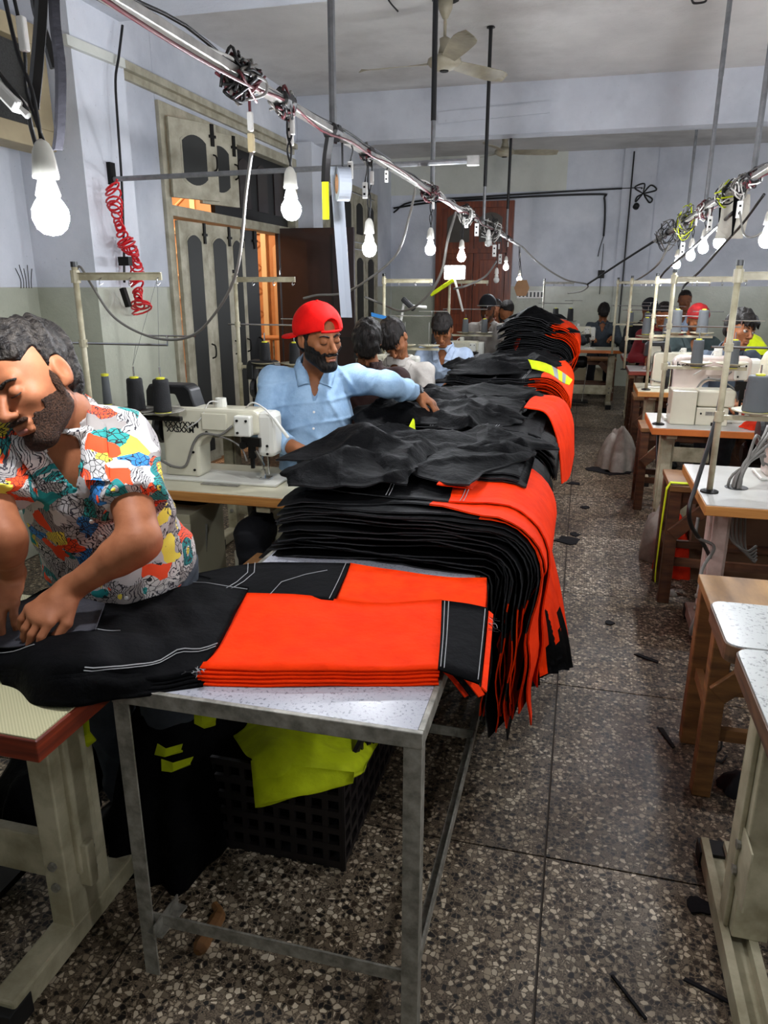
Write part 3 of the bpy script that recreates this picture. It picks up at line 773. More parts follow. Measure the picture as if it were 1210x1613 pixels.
cable('grey_hanging_cable', [at(782, 412, x=PXL), at(765, 435, x=PXL), at(735, 450, x=PXL - .1), at(715, 455, x=-1.1)], .009, cable_grey, 'grey cable drooping to the far stand before the brown door')
cable('grey_hanging_cable', [at(822, 388, y=9.5), at(850, 415, y=9.6), at(890, 440, y=9.7), at(925, 448, y=9.9), at(918, 458, y=10.1), at(895, 462, y=10.3)], .010, cable_grey, 'grey cable draped from the far pipe end to the small stand in the middle')
cable('black_hanging_cable', [at(925, 448, y=9.9), at(980, 412, y=9.5), at(1040, 374, y=9.0)], .012, cable_black, 'taut dark cable rising to the far end of the right pipe', n=3)
cable('black_hanging_cable', [at(1204, 306, x=.78), at(1170, 352, x=.74), at(1140, 385, x=.7), at(1105, 425, x=.62), at(1080, 448, x=.56), at(1075, 458, x=.54)], .007, cable_black, 'black cable falling from the right pipe to the third right stand')
cable('black_hanging_cable', [at(1155, 335, x=PXR), at(1115, 370, x=PXR), at(1080, 400, x=PXR - .02), at(1050, 425, x=.65), at(1038, 440, x=.62)], .010, cable_black, 'black cable running down to the fourth right stand')
cable('grey_hanging_cable', [at(1055, 385, x=PXR), at(1035, 418, x=.62), at(1005, 440, x=.56), at(985, 448, x=.5)], .010, cable_grey, 'grey cable sagging to the farthest right stand')
cable('grey_hanging_cable', [at(1165, 330, x=PXR), at(1172, 368, x=.72), at(1190, 372, x=.74), at(1225, 350, x=.8)], .005, cable_grey, 'thin grey cable loop right of the paper scrap')
# paper and cloth scraps tied on the right pipe
P = at(1143, 345, x=PXR)
tag(MB().sheet([[P + V(-.035 + .07 * i + .01 * math.sin(j), 0.006 * math.sin(i * 3 + j), .12 - j * .055) for j in range(5)] for i in range(3)], .002).build('hanging_scrap', mat('pale_paper', '#b9b4a6', .8), origin=P), 'pale cloth scrap hanging from the right pipe above a bulb', 'scrap')
for u, lab in ((1136, 'left'), (1158, 'right')):
    P = at(u, 335, x=PXR)
    tag(MB().sheet([[P + V((-.018 + .018 * i) * (1 - j * .2), 0.004 * math.sin(i * 3 + j), .13 - j * .06) for j in range(5)] for i in range(3)], .002).build('hanging_scrap', blk, origin=P), 'pointed black cloth strip to the %s of the pale scrap' % lab, 'scrap')
# tape roll and strip, yellow strip
p = at(540, 290, x=PXL - .01)
t = empty('tape_roll', tuple(p), label='roll of grey white interlining tape hanging from the left pipe', cat='tape roll')
ring = []
mb = MB()
for k in range(24):
    a = 2 * PI * k / 24; a2 = 2 * PI * (k + 1) / 24
    for (r0, r1) in ((.052, .052), ):
        pass
prof = []
def ringm(r0, r1, w, seg=28):
    m = MB(); vs = []; fs = []
    for k in range(seg):
        a = 2 * PI * k / seg
        for (r, x) in ((r0, -w / 2), (r1, -w / 2), (r1, w / 2), (r0, w / 2)): vs.append((x, r * math.cos(a), r * math.sin(a)))
    for k in range(seg):
        k2 = (k + 1) % seg
        for j in range(4):
            j2 = (j + 1) % 4; fs.append((k * 4 + j, k2 * 4 + j, k2 * 4 + j2, k * 4 + j2))
    return m.add(vs, fs)
ringm(.034, .058, .045).build('roll', tape, t, smooth=False).rotation_euler = (0, 0, .5)
ringm(.030, .034, .046).build('cardboard_core', card, t).rotation_euler = (0, 0, .5)
top = V(0, 0, PZL - p.z)
MB().tube([(0, 0, .032), tuple(top)], .004, 5).build('tie', cable_black, t)
a = dep(529, 262, (p - V(0, 0, 0)).y * 0 + 0.001) if False else None
st = MB(); pt = at(529, 262, x=PXL - .06); pb = at(546, 500, y=pt.y + .12)
rows = []
for i in range(14):
    q = pt.lerp(pb, i / 13); ww = .024
    rows.append([q + V(-ww, 0, 0), q + V(0, .004, 0), q + V(ww, 0, 0)])
tag(st.sheet(rows, .0015).build('tape_strip', tape, origin=pt), 'long grey white tape strip hanging down in front of the dark door leaf', 'tape')
rows = []; pt = at(512, 286, x=PXL - .05)
for i in range(6): rows.append([pt + V(-.012, 0, -i * .025), pt + V(.002, .004, -i * .025), pt + V(.012, 0, -i * .025)])
tag(MB().sheet(rows, .002).build('yellow_strip', yel, origin=pt), 'short fluorescent yellow cloth strip hung beside the tape', 'strip')
strap('cloth_strap', [at(520, 215, x=PXL), at(515, 250, x=PXL - .02), at(513, 286, x=PXL - .04)], .03, cable_black, 'black strap holding the short yellow strip')
# cardboard flap under the dim bulb
P = at(822, 455, y=10.25)
tag(MB().sheet([[P + V((-.10 + .1 * i) * (1.0 - .4 * abs(j - 1)), 0, .11 - j * .10) for j in range(3)] for i in range(3)], .004).build('cardboard_flap', card, origin=P), 'brown cardboard flap hung under the dim far bulb', 'flap')
cable('flap_string', [P + V(0, 0, .1), V(PXL, P.y, PZL)], .004, cable_black, 'string holding the cardboard flap', n=2)
# black cord down the pillar and the coiled red hose
cable('power_cable', [at(193, 40, x=PX + .05), at(187, 90, x=PX + .05), at(182, 128, x=PX + .05), at(186, 200, x=PX + .05), at(192, 290, x=PX + .05), at(195, 380, x=PX + .05), at(196, 445, x=PX + .05)], .008, cable_black, 'black cord hanging down the wall pillar beside the red hose', n=4)
t = empty('coiled_red_hose', tuple(at(178, 290, x=PX + .09)), label='coiled red plastic air hose hanging on the wall pillar', cat='hose')
O = t.location
path = curve_pts([at(176, 290, x=PX + .09), at(184, 340, x=PX + .10), at(196, 380, x=PX + .10), at(212, 400, x=PX + .10), at(216, 435, x=PX + .10), at(218, 470, x=PX + .10), at(224, 488, x=PX + .10)], 60)
pts = []
N = len(path)
for i, q in enumerate(path):
    s_ = i / N; a = s_ * 2 * PI * 34 + .8 * math.sin(s_ * 30)
    r = .034 + .012 * math.sin(s_ * 21) + (.018 if s_ > .9 else 0)
    pts.append(q - O + V(r * math.cos(a), r * .8 * math.sin(a), .026 * math.sin(a + 1 + 2 * math.sin(s_ * 9)) + .01 * math.sin(s_ * 55)))
pts2 = []
for i in range(N * 1):
    pts2.append(pts[i])
MB().tube(pts2, .0060, 6).build('coil', red_hose, t, smooth=True)
MB().box((.03, 0, -.42), (.07, .04, .05)).build('clip', black_iron, t)
g = at(197, 470, x=PX + .08) - O
MB().bar(g + V(-.01, 0, .06), g + V(.02, 0, -.05), .035, .03).build('air_gun', black_iron, t, bevel=.004)
# ceiling fans
def fan(u, v, y, label, rot):
    p = at(u, v, y=y)
    t = empty('ceiling_fan', tuple(p), label=label, cat='ceiling fan'); h = 3.5 - p.z
    MB().lathe([(0, -.045), (.05, -.042), (.10, -.02), (.125, .005), (.12, .03), (.07, .055), (.045, .06)], seg=24).build('motor_housing', fan_m, t, smooth=True)
    MB().lathe([(0, -.05), (.03, -.05), (.035, -.042)], seg=14).build('hub_cap', black_iron, t)
    MB().lathe([(.05, .058), (.035, .12), (.04, .16), (.025, .17)], seg=14).build('lower_canopy', fan_m, t, smooth=True)
    MB().tube([(0, 0, .1), (0, 0, h)], .012, 8).build('down_rod', fan_m, t)
    MB().lathe([(.02, h - .12), (.05, h - .06), (.055, h - .01), (.05, h)], seg=14).build('upper_canopy', fan_m, t, smooth=True)
    MB().lathe([(.10, h - .004), (.09, h)], seg=12).build('ceiling_hook_plate', black_iron, t)
    for k in range(3):
        a = rot + k * 2 * PI / 3
        rows = []
        for i in range(10):
            s_ = i / 9; r = .12 + s_ * .54; ww = .045 + .035 * math.sin(min(1, s_ * 1.3) * PI * .5) - .05 * max(0, s_ - .85) / .15
            rows.append([V(r * math.cos(a) - q * ww * math.sin(a), r * math.sin(a) + q * ww * math.cos(a), .012 - q * .018) for q in (-1, -.3, .3, 1)])
        MB().sheet(rows, .004).build('blade', fan_m, t, smooth=False)
fan(700, 101, 6.0, 'near cream ceiling fan between the beams', 3.05)
fan(795, 241, 10.0, 'far cream ceiling fan behind the second beam', .3)
cable('ceiling_hook', [at(612, 0, z=3.49), at(618, 8, z=3.47), at(627, 18, z=3.45)], .006, cable_black, 'small black wire hook in the ceiling at top centre')
cable('ceiling_hook', [at(1090, 0, z=3.49), at(1094, 5, z=3.45), at(1110, 3, z=3.45), at(1114, -3, z=3.49)], .008, cable_black, 'bent wire hook in the ceiling at top right')
# ================================================================ tables, machines, stands, stools
TZ = .76
def sewing_table(name, lx, ly, top, edge, stand, label, loc, group=None, box=True, rz=0, th=.042, cut=None, legin=.12, legw=.055):
    # local: centre at (0,0), floor at 0
    t = empty(name, loc, rz, label, 'sewing table', group)
    hx, hy = lx / 2, ly / 2
    MB().bb((-hx + .004, -hy + .004, TZ - .004), (hx - .004, hy - .004, TZ)).build('laminate_surface', top, t)
    MB().bb((-hx, -hy, TZ - th), (hx, hy, TZ - .003)).build('tabletop_board', edge, t, bevel=.003)
    for s in (-1, 1):
        x = s * (hx - legin)
        leg = MB().bb((x - .03, -legw, .07), (x + .03, legw, TZ - th))
        leg.build('leg', stand, t, bevel=.004)
        MB().bb((x - .042, -.038, .2), (x - .028, .038, TZ - th - .02)).bb((x + .028, -.038, .2), (x + .042, .038, TZ - th - .02)).build('leg_channel', stand, t, bevel=.003)
        MB().bb((x - .033, -hy + .0, .015), (x + .033, hy, .075)).build('foot_bar', stand, t, bevel=.006)
        MB().bb((x - .035, -hy - .02, 0), (x + .035, -hy + .05, .06)).build('rubber_foot', rubber, t, bevel=.004)
        MB().bb((x - .035, hy - .05, 0), (x + .035, hy + .02, .06)).build('rubber_foot', rubber, t, bevel=.004)
        MB().bb((x - .03, -.22, TZ - th - .03), (x + .03, .22, TZ - th)).build('top_bracket', stand, t, bevel=.003)
        for zz in (.19, .25):
            MB().lathe([(.011, 0), (.011, .008), (.006, .012)], (x + s * .042, 0, zz), 8, axis=(s, 0, 0)).build('bolt', steel, t)
            MB().lathe([(.011, 0), (.011, .008)], (x, -legw - .001, zz), 8, axis=(0, -1, 0)).build('bolt', steel, t)
    MB().bb((-hx + .14, -.03, .16), (hx - .14, .0, .28)).build('cross_rail', stand, t, bevel=.004)
    # treadle + motor
    MB().bb((-.2, -.14, .05), (.2, .10, .07)).build('treadle', black_iron, t)
    MB().tube([(.12, -.08, .07), (.16, -.05, TZ - .2)], .006, 6).build('treadle_rod', steel, t)
    if box: MB().lathe([(.05, 0), (.075, .02), (.08, .16), (.06, .2)], (-.05, 0, TZ - .18), 16, axis=(1, 0, 0)).build('motor', black_iron, t)
    return t
def machine(body, head, text=None, tsize=.03, led=False, hood=True):
    t = empty('sewing_machine', (0, 0, 0))
    MB().bb((-.25, -.09, 0), (.24, .09, .012)).build('bed_plate', mac_white, t, bevel=.004)
    poly = [(-.225, .012), (-.225, .25), (-.215, .272), (-.19, .28), (.15, .28), (.17, .27), (.17, .19), (.10, .178), (-.035, .175), (-.062, .162), (-.078, .13), (-.082, .012)]
    MB().prism(poly, -.055, .055).build('arm', body, t, bevel=.010)
    MB().bb((.155, -.05, .105), (.225, .05, .272)).build('face_cover', head, t, bevel=.018)
    MB().bb((.085, -.090, .185), (.148, -.050, .262)).build('solenoid_box', head, t, bevel=.006)
    MB().bb((-.055, -.063, .20), (.045, -.052, .262)).build('rear_cover_plate', body, t, bevel=.003)
    MB().lathe([(.021, 0), (.023, .005), (.021, .035), (.012, .036), (.012, .030)], (.0, 0, .278), 14).build('oil_cup', mac_white, t)
    MB().tube([(.165, -.02, .12), (.165, -.02, .02)], .005, 8).tube([(.18, .0, .12), (.18, .0, .03)], .004, 8).build('needle_bar', chrome, t)
    MB().bb((.150, -.03, .012), (.19, .02, .018)).bb((.158, -.026, .012), (.172, -.014, .05)).build('presser_foot', chrome, t)
    m = MB(); m.bb((.10, -.066, .145), (.175, -.045, .178)).bb((.125, -.06, .10), (.15, -.045, .15)).lathe([(.014, 0), (.014, .02)], (.11, -.055, .15), 10, axis=(0, -1, 0)).bb((.13, -.055, .06), (.142, -.043, .12)); m.build('lifter_linkage', black_iron, t)
    MB().bar((.155, -.06, .13), (.185, -.06, .075), .012, .006).build('lifter_lever', chrome, t)
    MB().lathe([(.02, 0), (.058, .004), (.062, .02), (.055, .034), (.02, .036)], (-.235, 0, .19), 20, axis=(-1, 0, 0)).build('handwheel', black_paint, t, smooth=False)
    # black motor hood behind the column
    po = [(-.30, .245), (-.295, .335), (-.28, .36), (-.13, .36), (-.11, .345), (-.085, .262), (-.15, .262), (-.175, .325), (-.25, .325), (-.25, .245)]
    if hood: MB().prism(po, -.03, .06).build('motor_hood', black_paint, t, bevel=.008)
    MB().tube(curve_pts([(-.24, -.06, .07), (-.18, -.068, .05), (-.13, -.068, .06), (-.09, -.066, .15), (-.05, -.066, .185), (.02, -.068, .185), (.07, -.07, .22)], 5), .005, 6).build('rear_hose', cable_grey, t, smooth=True)
    MB().tube(curve_pts([(-.02, -.067, .185), (.05, -.067, .17), (.1, -.066, .14), (.12, -.066, .09)], 5), .0035, 6).build('rear_hose', cable_grey, t, smooth=True)
    MB().tube(curve_pts([(-.12, -.062, .2), (-.06, -.06, .24), (-.03, -.04, .30), (.0, -.02, .30)], 5), .0025, 5).build('thin_lead', cable_white, t, smooth=True)
    sc = MB()
    for (x, z) in ((-.20, .05), (-.10, .04), (-.10, .11), (-.04, .19), (.03, .215), (.10, .245), (.135, .245), (.10, .20), (.20, .15), (.20, .12), (-.03, .25), (-.02, .22)):
        sc.lathe([(.005, 0), (.005, .004)], (x, -.057 if not .09 < x < .14 else -.091, z), 8, axis=(0, -1, 0))
    sc.build('screw', black_iron, t)
    MB().bb((-.05, -.12, .001), (.10, -.095, .0035)).build('bed_hinge', steel, t)
    if led:
        pts = curve_pts([(.10, 0, .28), (.14, -.03, .305), (.19, -.05, .29), (.235, -.06, .25)], 5)
        MB().tube(pts, .003, 6).build('gooseneck', cable_white, t, smooth=True)
        MB().bar((.232, -.06, .255), (.285, -.06, .185), .016, .010).build('led_wand', mac_white, t, bevel=.003)
    if text:
        for (s, x, z, sz) in text:
            cu = bpy.data.curves.new('brand_lettering', 'FONT'); cu.body = s; cu.size = sz; cu.extrude = .0006; cu.align_x = 'LEFT'
            o0 = bpy.data.objects.new('txt', cu); cu.materials.append(black_paint); cu.offset = .0007; C.objects.link(o0)
            bpy.context.view_layer.update()
            me = bpy.data.meshes.new_from_object(o0.evaluated_get(bpy.context.evaluated_depsgraph_get())); bpy.data.objects.remove(o0)
            o = bpy.data.objects.new('brand_lettering', me); link(o, t)
            o.location = (x, -.0565, z); o.rotation_euler = (PI / 2, 0, 0)
    return t
def put(t, loc, rz, label, cat=None, group=None):
    t.location = loc; t.rotation_euler = (0, 0, rz); t['label'] = label
    if cat: t['category'] = cat
    if group: t['group'] = group
    return t
def thread_stand(m, h=.86, reach=.38, tray=.32, two=True, flip=1, blackarm=False, xs=(.17, .36)):
    t = empty('thread_stand', (0, 0, 0))
    MB().tube([(0, 0, 0), (0, 0, h)], .012, 10).build('pole', m, t, smooth=True)
    MB().lathe([(.035, 0), (.035, .006), (.02, .012)], seg=12).build('pole_flange', black_iron, t)
    MB().lathe([(.0135, h), (.0135, h + .02)], seg=10).build('pole_cap', black_paint, t)
    f = flip
    MB().bb((min(0, f * reach), -.003, h - .05), (max(0, f * reach), .003, h - .022)).bb((min(0, f * reach), -.010, h - .024), (max(0, f * reach), .003, h - .021)).build('top_arm', m, t)
    for (r_, a_, b_) in ((.018, h - .06, h - .012), (.017, h * .66 - .015, h * .66 + .015), (.018, tray - .02, tray + .02)): MB().lathe([(r_, a_), (r_, b_)], seg=10).build('clamp_collar', m, t)
    g = MB()
    for x in (.12, .25, .37): g.tube(curve_pts([(f * x, -.004, h - .04), (f * x, -.02, h - .05), (f * x, -.02, h - .07), (f * x + .008, -.01, h - .06)], 3), .0022, 5)
    g.build('thread_guide', chrome, t)
    MB().tube([(-f * .06, 0, h * .66), (f * reach, 0, h * .66), (f * reach, 0, h * .66 + .035)], .005, 6).tube([(f * (reach - .1), .004, h * .66 + .035), (f * (reach + .12), .004, h * .66 + .035)], .0035, 6).build('wire_arm', chrome, t)
    am = black_iron if blackarm else m
    MB().bb((min(0, f * .44), -.012, tray - .012), (max(0, f * (xs[1] + .08)), .012, tray + .006)).build('tray_arm', am, t, bevel=.002)
    for x in (xs if two else (.2,)):
        MB().lathe([(.012, tray + .004), (.03, tray + .012), (.085, tray + .026), (.087, tray + .030), (.03, tray + .018), (.0, tray + .016)], (f * x, -.0, 0), 20).build('spool_dish', m if not blackarm else steel, t, smooth=True)
        MB().tube([(f * x, 0, tray + .01), (f * x, 0, tray + .20)], .0035, 6).build('spool_pin', chrome, t)
    return t
def cone(loc, m, r, h, label, group=None, top=.8, core=cone_yel):
    t = empty('thread_cone', loc, label=label, cat='thread cone', group=group)
    n = 12; prof = [(r * .96, 0)]
    for k in range(n + 1):
        s_ = k / n; prof.append((r * (1 - (1 - top) * s_) * (1 + .012 * math.sin(k * 2.4)), .004 + s_ * (h - .008)))
    prof.append((r * top * .9, h)); prof.append((.012, h))
    MB().lathe(prof, seg=20).build('wound_thread', m, t, smooth=True)
    MB().lathe([(.015, h - .01), (.018, h + .006), (.008, h + .008)], seg=12).build('cone_tip', core, t)
    MB().lathe([(r * .9, -.004), (r * .9, 0)], seg=14).build('cone_base', core, t)
    return t
def stand_at(u, v, y, m, label, **k):
    p = at(u, v, y=y); s = thread_stand(m, **k); put(s, (p.x, y, TZ), 0, label, 'thread stand'); return s

# ---- steel framed work tables down the middle
def work_table(y0, y1, label, surf, left_rail=True):
    t = empty('work_table', ((-.885 - .228) / 2, (y0 + y1) / 2, 0), label=label, cat='work table', group='steel framed work tables in the long row')
    hx = (.885 - .228) / 2; hy = (y1 - y0) / 2
    MB().bb((-hx + .012, -hy + .012, TZ - .012), (hx - .012, hy - .012, TZ)).build('laminate_top', surf, t)
    f = MB()
    f.bb((-hx, -hy, TZ - .034), (hx, -hy + .012, TZ + .001)).bb((-hx, hy - .012, TZ - .034), (hx, hy, TZ + .001)).bb((-hx, -hy + .012, TZ - .034), (-hx + .012, hy - .012, TZ + .001)).bb((hx - .012, -hy + .012, TZ - .034), (hx, hy - .012, TZ + .001))
    f.build('top_frame', steel, t, bevel=.002)
    for sx in (-1, 1):
        for sy in (-1, 1):
            x, y = sx * (hx - .002), sy * (hy - .002)
            MB().bb((x - sx * .035, y - sy * .005, 0), (x, y, TZ - .034)).bb((x - sx * .005, y - sy * .035, 0), (x, y, TZ - .034)).build('leg', steel, t)
    MB().bb((-hx + .009, -hy + .0085, .145), (hx - .009, -hy + .0135, .178)).bb((-hx + .009, -hy + .009, .145), (hx - .009, -hy + .034, .150)).build('front_rail', steel, t)
    MB().bb((hx - .0135, -hy + .009, .145), (hx - .0085, hy - .009, .178)).bb((hx - .034, -hy + .009, .145), (hx - .009, hy - .009, .150)).build('side_rail', steel, t)
    if left_rail: MB().bb((-hx + .0085, -hy + .009, .145), (-hx + .0135, hy - .009, .178)).build('side_rail', steel, t)
    MB().bb((-hx + .005, hy - .34, .145), (hx - .005, hy - .335, .178)).build('middle_rail', steel, t)
    return t
work_table(1.155, 2.41, 'nearest steel framed work table with grey flecked top', lam_fleck, False)
names = ['second work table, under the nearest tall garment heap', 'third work table, under the heap the man in the red cap reaches', 'fourth work table, in front of the man in the light blue kurta', 'fifth work table, under the far heap with the yellow flap', 'sixth and farthest work table, under the tallest heap']
for k in range(5): work_table(2.43 + 1.26 * k, 2.43 + 1.26 * k + 1.24, names[k], lam_fleck)
# ---- left row of sewing tables
sewing_table('sewing_table', 1.25, .56, lam_weave, edge_red, stand_cream, 'nearest left table with woven cream top and red brown edge', (-.905 - .625, .96 + .28, 0), box=False, th=.05, legin=.20, legw=.075)
sewing_table('sewing_table', 1.25, .48, lam_cream, edge_oak, stand_cream, 'cream topped oak edged table under the large cream machine', (-1.05 - .625, 2.56 + .24, 0))
sewing_table('sewing_table', 1.25, .56, lam_cream, edge_oak, stand_cream, 'pale sewing table behind the man in the red cap', (-.93 - .625, 3.85 + .28, 0))
sewing_table('sewing_table', 1.25, .56, lam_cream, edge_red, stand_cream, 'red edged sewing table before the man in the light blue kurta', (-.93 - .625, 5.35 + .28, 0))
sewing_table('sewing_table', 1.25, .56, mat('teal_laminate', '#3f6b78', .4), edge_red, stand_cream, 'teal topped far left table before two standing men', (-.93 - .625, 7.0 + .28, 0))
# cabinet and control box under the cream machine table
t = empty('machine_cabinet', (-1.66, 2.70, 0), label='cream metal cabinet under the cream machine table', cat='cabinet')
MB().bb((-.22, -.08, .10), (.14, .22, .64)).build('cabinet_body', mat('cabinet_cream', '#b3ac90', .4, nscale=5, namt=.1), t, bevel=.004)
MB().bb((-.225, -.086, .10), (.145, -.08, .60)).build('front_panel', mat('cabinet_panel', '#bdb79c', .4), t, bevel=.003)
MB().lathe([(.006, 0), (.006, .004)], (.12, -.087, .4), 8, axis=(0, -1, 0)).build('screw', black_iron, t)
MB().bb((-.22, -.08, 0), (.14, .22, .1)).build('plinth', black_iron, t)
t = empty('control_box', (-1.42, 2.85, .36), label='small cream control box hung beside the cabinet', cat='control box')
MB().bb((0, -.05, -.07), (.10, .05, .07)).build('housing', mac_cream, t, bevel=.008)
MB().bb((.10, -.03, -.05), (.13, .03, .03)).lathe([(.014, 0), (.014, .07)], (.07, 0, .065), 10).build('fitting', steel, t)
MB().tube(curve_pts([(.05, 0, .07), (.06, .02, .2), (.03, .05, .355)], 4), .012, 6).build('conduit', steel, t)
# machines left row
mA = machine(mac_cream, mac_white, [('YXXYXXM', -.215, .205, .03), ('XXSXXM', -.205, .185, .028)], led=True)
put(mA, (-1.43, 2.79, TZ), 0, 'large cream sewing machine with rear hoses before the man in the red cap', 'sewing machine')
mA.scale = (1.12, 1.0, 1.1)
m2 = machine(mac_cream, mac_white, None)
put(m2, (-1.65, 4.18, TZ), 0, 'cream sewing machine hidden behind the man in the red cap', 'sewing machine')
m3 = copy_tree(m2); put(m3, (-1.42, 5.66, TZ), 0, 'cream sewing machine before the man in the light blue kurta', 'sewing machine')
m4 = copy_tree(m2); put(m4, (-1.12, 7.28, TZ), 0, 'pale far sewing machine on the teal table', 'sewing machine')
# thread stands left row
sA = thread_stand(stand_cream, blackarm=True, tray=.28, xs=(.217, .335)); p = at(131, 540, y=2.64); put(sA, (p.x, 2.64, TZ), 0, 'cream pole thread stand behind the man in the printed shirt', 'thread stand')
ax = p.x
zc = TZ + .28 + .024
cone((ax + .217, 2.64, zc), th_black, .036, .13, 'left black thread cone on the near stand', top=.86)
cone((ax + .335, 2.64, zc), th_black, .036, .13, 'right black thread cone on the near stand, before the black motor hood', top=.86)
c_ = at(170, 636, y=2.95); cone((c_.x, c_.y, c_.z), th_grey, .020, .13, 'slim patterned grey and black cone left of the black cones', top=.8, core=cone_yel)
tag(MB().tube([(c_.x, c_.y, TZ), (c_.x, c_.y, c_.z - .003)], .006, 6).lathe([(.03, 0), (.03, .004)], (c_.x, c_.y, c_.z - .008), 12).build('spool_post', steel, origin=(c_.x, c_.y, TZ)), 'thin post carrying the slim patterned cone', 'spool post')
c2 = at(240, 757, z=TZ); cone((c2.x + .02, c2.y + .14, TZ + .004), th_white, .028, .11, 'white thread cone standing on the cream table behind the printed shirt', top=.85)
sB = thread_stand(stand_cream, blackarm=False); p = at(377, 560, y=4.2); put(sB, (p.x, 4.2, TZ), 0, 'cream pole thread stand left of the man in the red cap', 'thread stand')
zc = TZ + .32 + .024
cone((p.x + .17, 4.2, zc), th_black, .034, .12, 'black cone with pale yellow tip left of the blue shirt', top=.86)
cone((p.x + .36, 4.2, zc), th_black, .034, .12, 'black cone half behind the shoulder of the blue shirt', top=.86)
sC = thread_stand(stand_cream); p = at(605, 560, y=5.75); put(sC, (p.x, 5.75, TZ), 0, 'white thread stand with blue tape behind the bowed men', 'thread stand')
tag(MB().sheet([[at(u, v + dv, y=5.7) for dv in (0, 6)] for (u, v) in ((585, 492), (605, 497), (628, 503))], .002).build('blue_tape', mat('blue_tape', '#2f7fc4', .5), origin=at(585, 492, y=5.7)), 'strip of blue tape tied to the white thread stand', 'tape')
sD = thread_stand(stand_cream); p = at(706, 540, y=7.5); put(sD, (p.x, 7.5, TZ), 0, 'white thread stand before the brown door', 'thread stand')
for k, (u, lab) in enumerate(((728, 'left'), (746, 'right'))):
    p = at(u, 512, y=7.5); cone((sD.location.x + (.17, .36)[k], 7.5, zc), th_grey, .034, .13, '%s dark cone on the white stand before the brown door' % lab)
for k, (x0, x1, z1) in enumerate(((.217, .37, .82), (.335, .37, .82), (.217, .25, .57))):
    a = V(ax + x0, 2.64, zc + .14); b = V(ax + x1, 2.625, TZ + z1)
    tag(MB().tube([a, b], .0008, 4).build('thread', th_grey, origin=a), ['thread rising from the left black cone to the arm tip', 'thread rising from the right black cone to the arm tip', 'thread rising straight from the left black cone'][k], 'thread')
# bright lamp head clipped on the far stand
p = at(716, 430, y=7.2)
t = empty('machine_work_lamp', tuple(p), label='bright work lamp with yellow cloth on the far left stand', cat='lamp')
MB().bb((-.09, -.03, -.05), (.09, .0, .06)).build('light_panel', glow_led, t, bevel=.01)
MB().bb((-.10, 0, -.06), (.10, .03, .07)).build('lamp_shell', white_pl, t, bevel=.01)
MB().tube([(0, .015, -.05), (.05, .25, -.35)], .012, 6).build('lamp_arm', white_pl, t)
MB().bar((-.0, -.03, -.06), (-.22, -.03, -.2), .03, .035).build('yellow_wrap', yel, t, bevel=.008)
# angled desk lamp (black head) behind the bowed men
SLY = 5.8
t = empty('swing_lamp', tuple(at(633, 515, y=5.8)), label='white arm lamp with a black head behind the bowed men', cat='lamp')
O = t.location
MB().tube([at(629, 520, y=5.8) - O, at(636, 480, y=5.8) - O, at(672, 484, y=5.8) - O], .012, 6).build('arm', white_pl, t)
MB().bar(at(634, 470, y=5.76) - O, at(653, 488, y=5.76) - O, .04, .04).build('lamp_head', black_paint, t, bevel=.01)
MB().tube([at(629, 520, y=5.8) - O, V((at(629, 520, y=5.8) - O).x, 0, TZ + .001 - O.z)], .012, 6).build('post', white_pl, t)

# ---- right row
R = [(.50, 2.88, .70, lam_white, edge_oak, stand_pink, 'oak edged white table at the right edge with a cable hole'),
     (.44, 4.50, .56, lam_white, edge_orange, stand_cream, 'orange edged white table under the boxed pinkish machine'),
     (.46, 6.10, .56, lam_cream, edge_oak, stand_cream, 'short yellow edged table, third on the right side'),
     (.47, 7.60, .56, lam_white, edge_red, stand_cream, 'dark edged far right table cluttered with white scraps')]
for (x, y, ly, tp, ed, st_, lab) in R:
    sewing_table('sewing_table', 1.2, ly, tp, ed, st_, lab, (x + .6, y + ly / 2, 0))
sewing_table('sewing_table', 1.15, .55, lam_cream, edge_orange, stand_cream, 'farthest orange edged table across the end of the aisle', (-.05, 10.3, 0))
sewing_table('sewing_table', 1.2, .55, lam_white, edge_red, stand_cream, 'far white topped table right of the end of the aisle', (1.08, 9.3, 0))
# nearest right table: two panels
t = empty('sewing_table', (.98, 1.6, 0), label='nearest right table with two streaked panels and dark worn corner', cat='sewing table')
hx = .6
po = [(-.585, -.33), (.6, -.33), (.6, .06), (-.585, .06)]
def rpoly(x0, y0, x1, y1, r, n=4):
    P = []
    for (cx, cy, a0) in ((x1 - r, y1 - r, 0), (x0 + r, y1 - r, 90), (x0 + r, y0 + r, 180), (x1 - r, y0 + r, 270)):
        for k in range(n + 1):
            a = math.radians(a0 + 90 * k / n); P.append((cx + r * math.cos(a), cy + r * math.sin(a)))
    return P
for (nm, y0, y1, x0) in (('front_panel', -.33, .07, -.585), ('rear_panel', .078, .34, -.60)):
    MB().prism(rpoly(x0, y0, .6, y1, .03), TZ - .004, TZ, axis='z').build(nm, lam_wave, t)
    MB().prism(rpoly(x0 - .004, y0 - .004, .604, y1 + .0035, .033), TZ - .045, TZ - .004, axis='z').build('panel_board', woodm('worn_board_edge', '#2d2018', '#6d4d32', (5, 5, 40), .6), t)
MB().bb((-.586, -.335, TZ - .06), (-.53, -.28, TZ - .004)).build('corner_cap', rubber, t, bevel=.01)
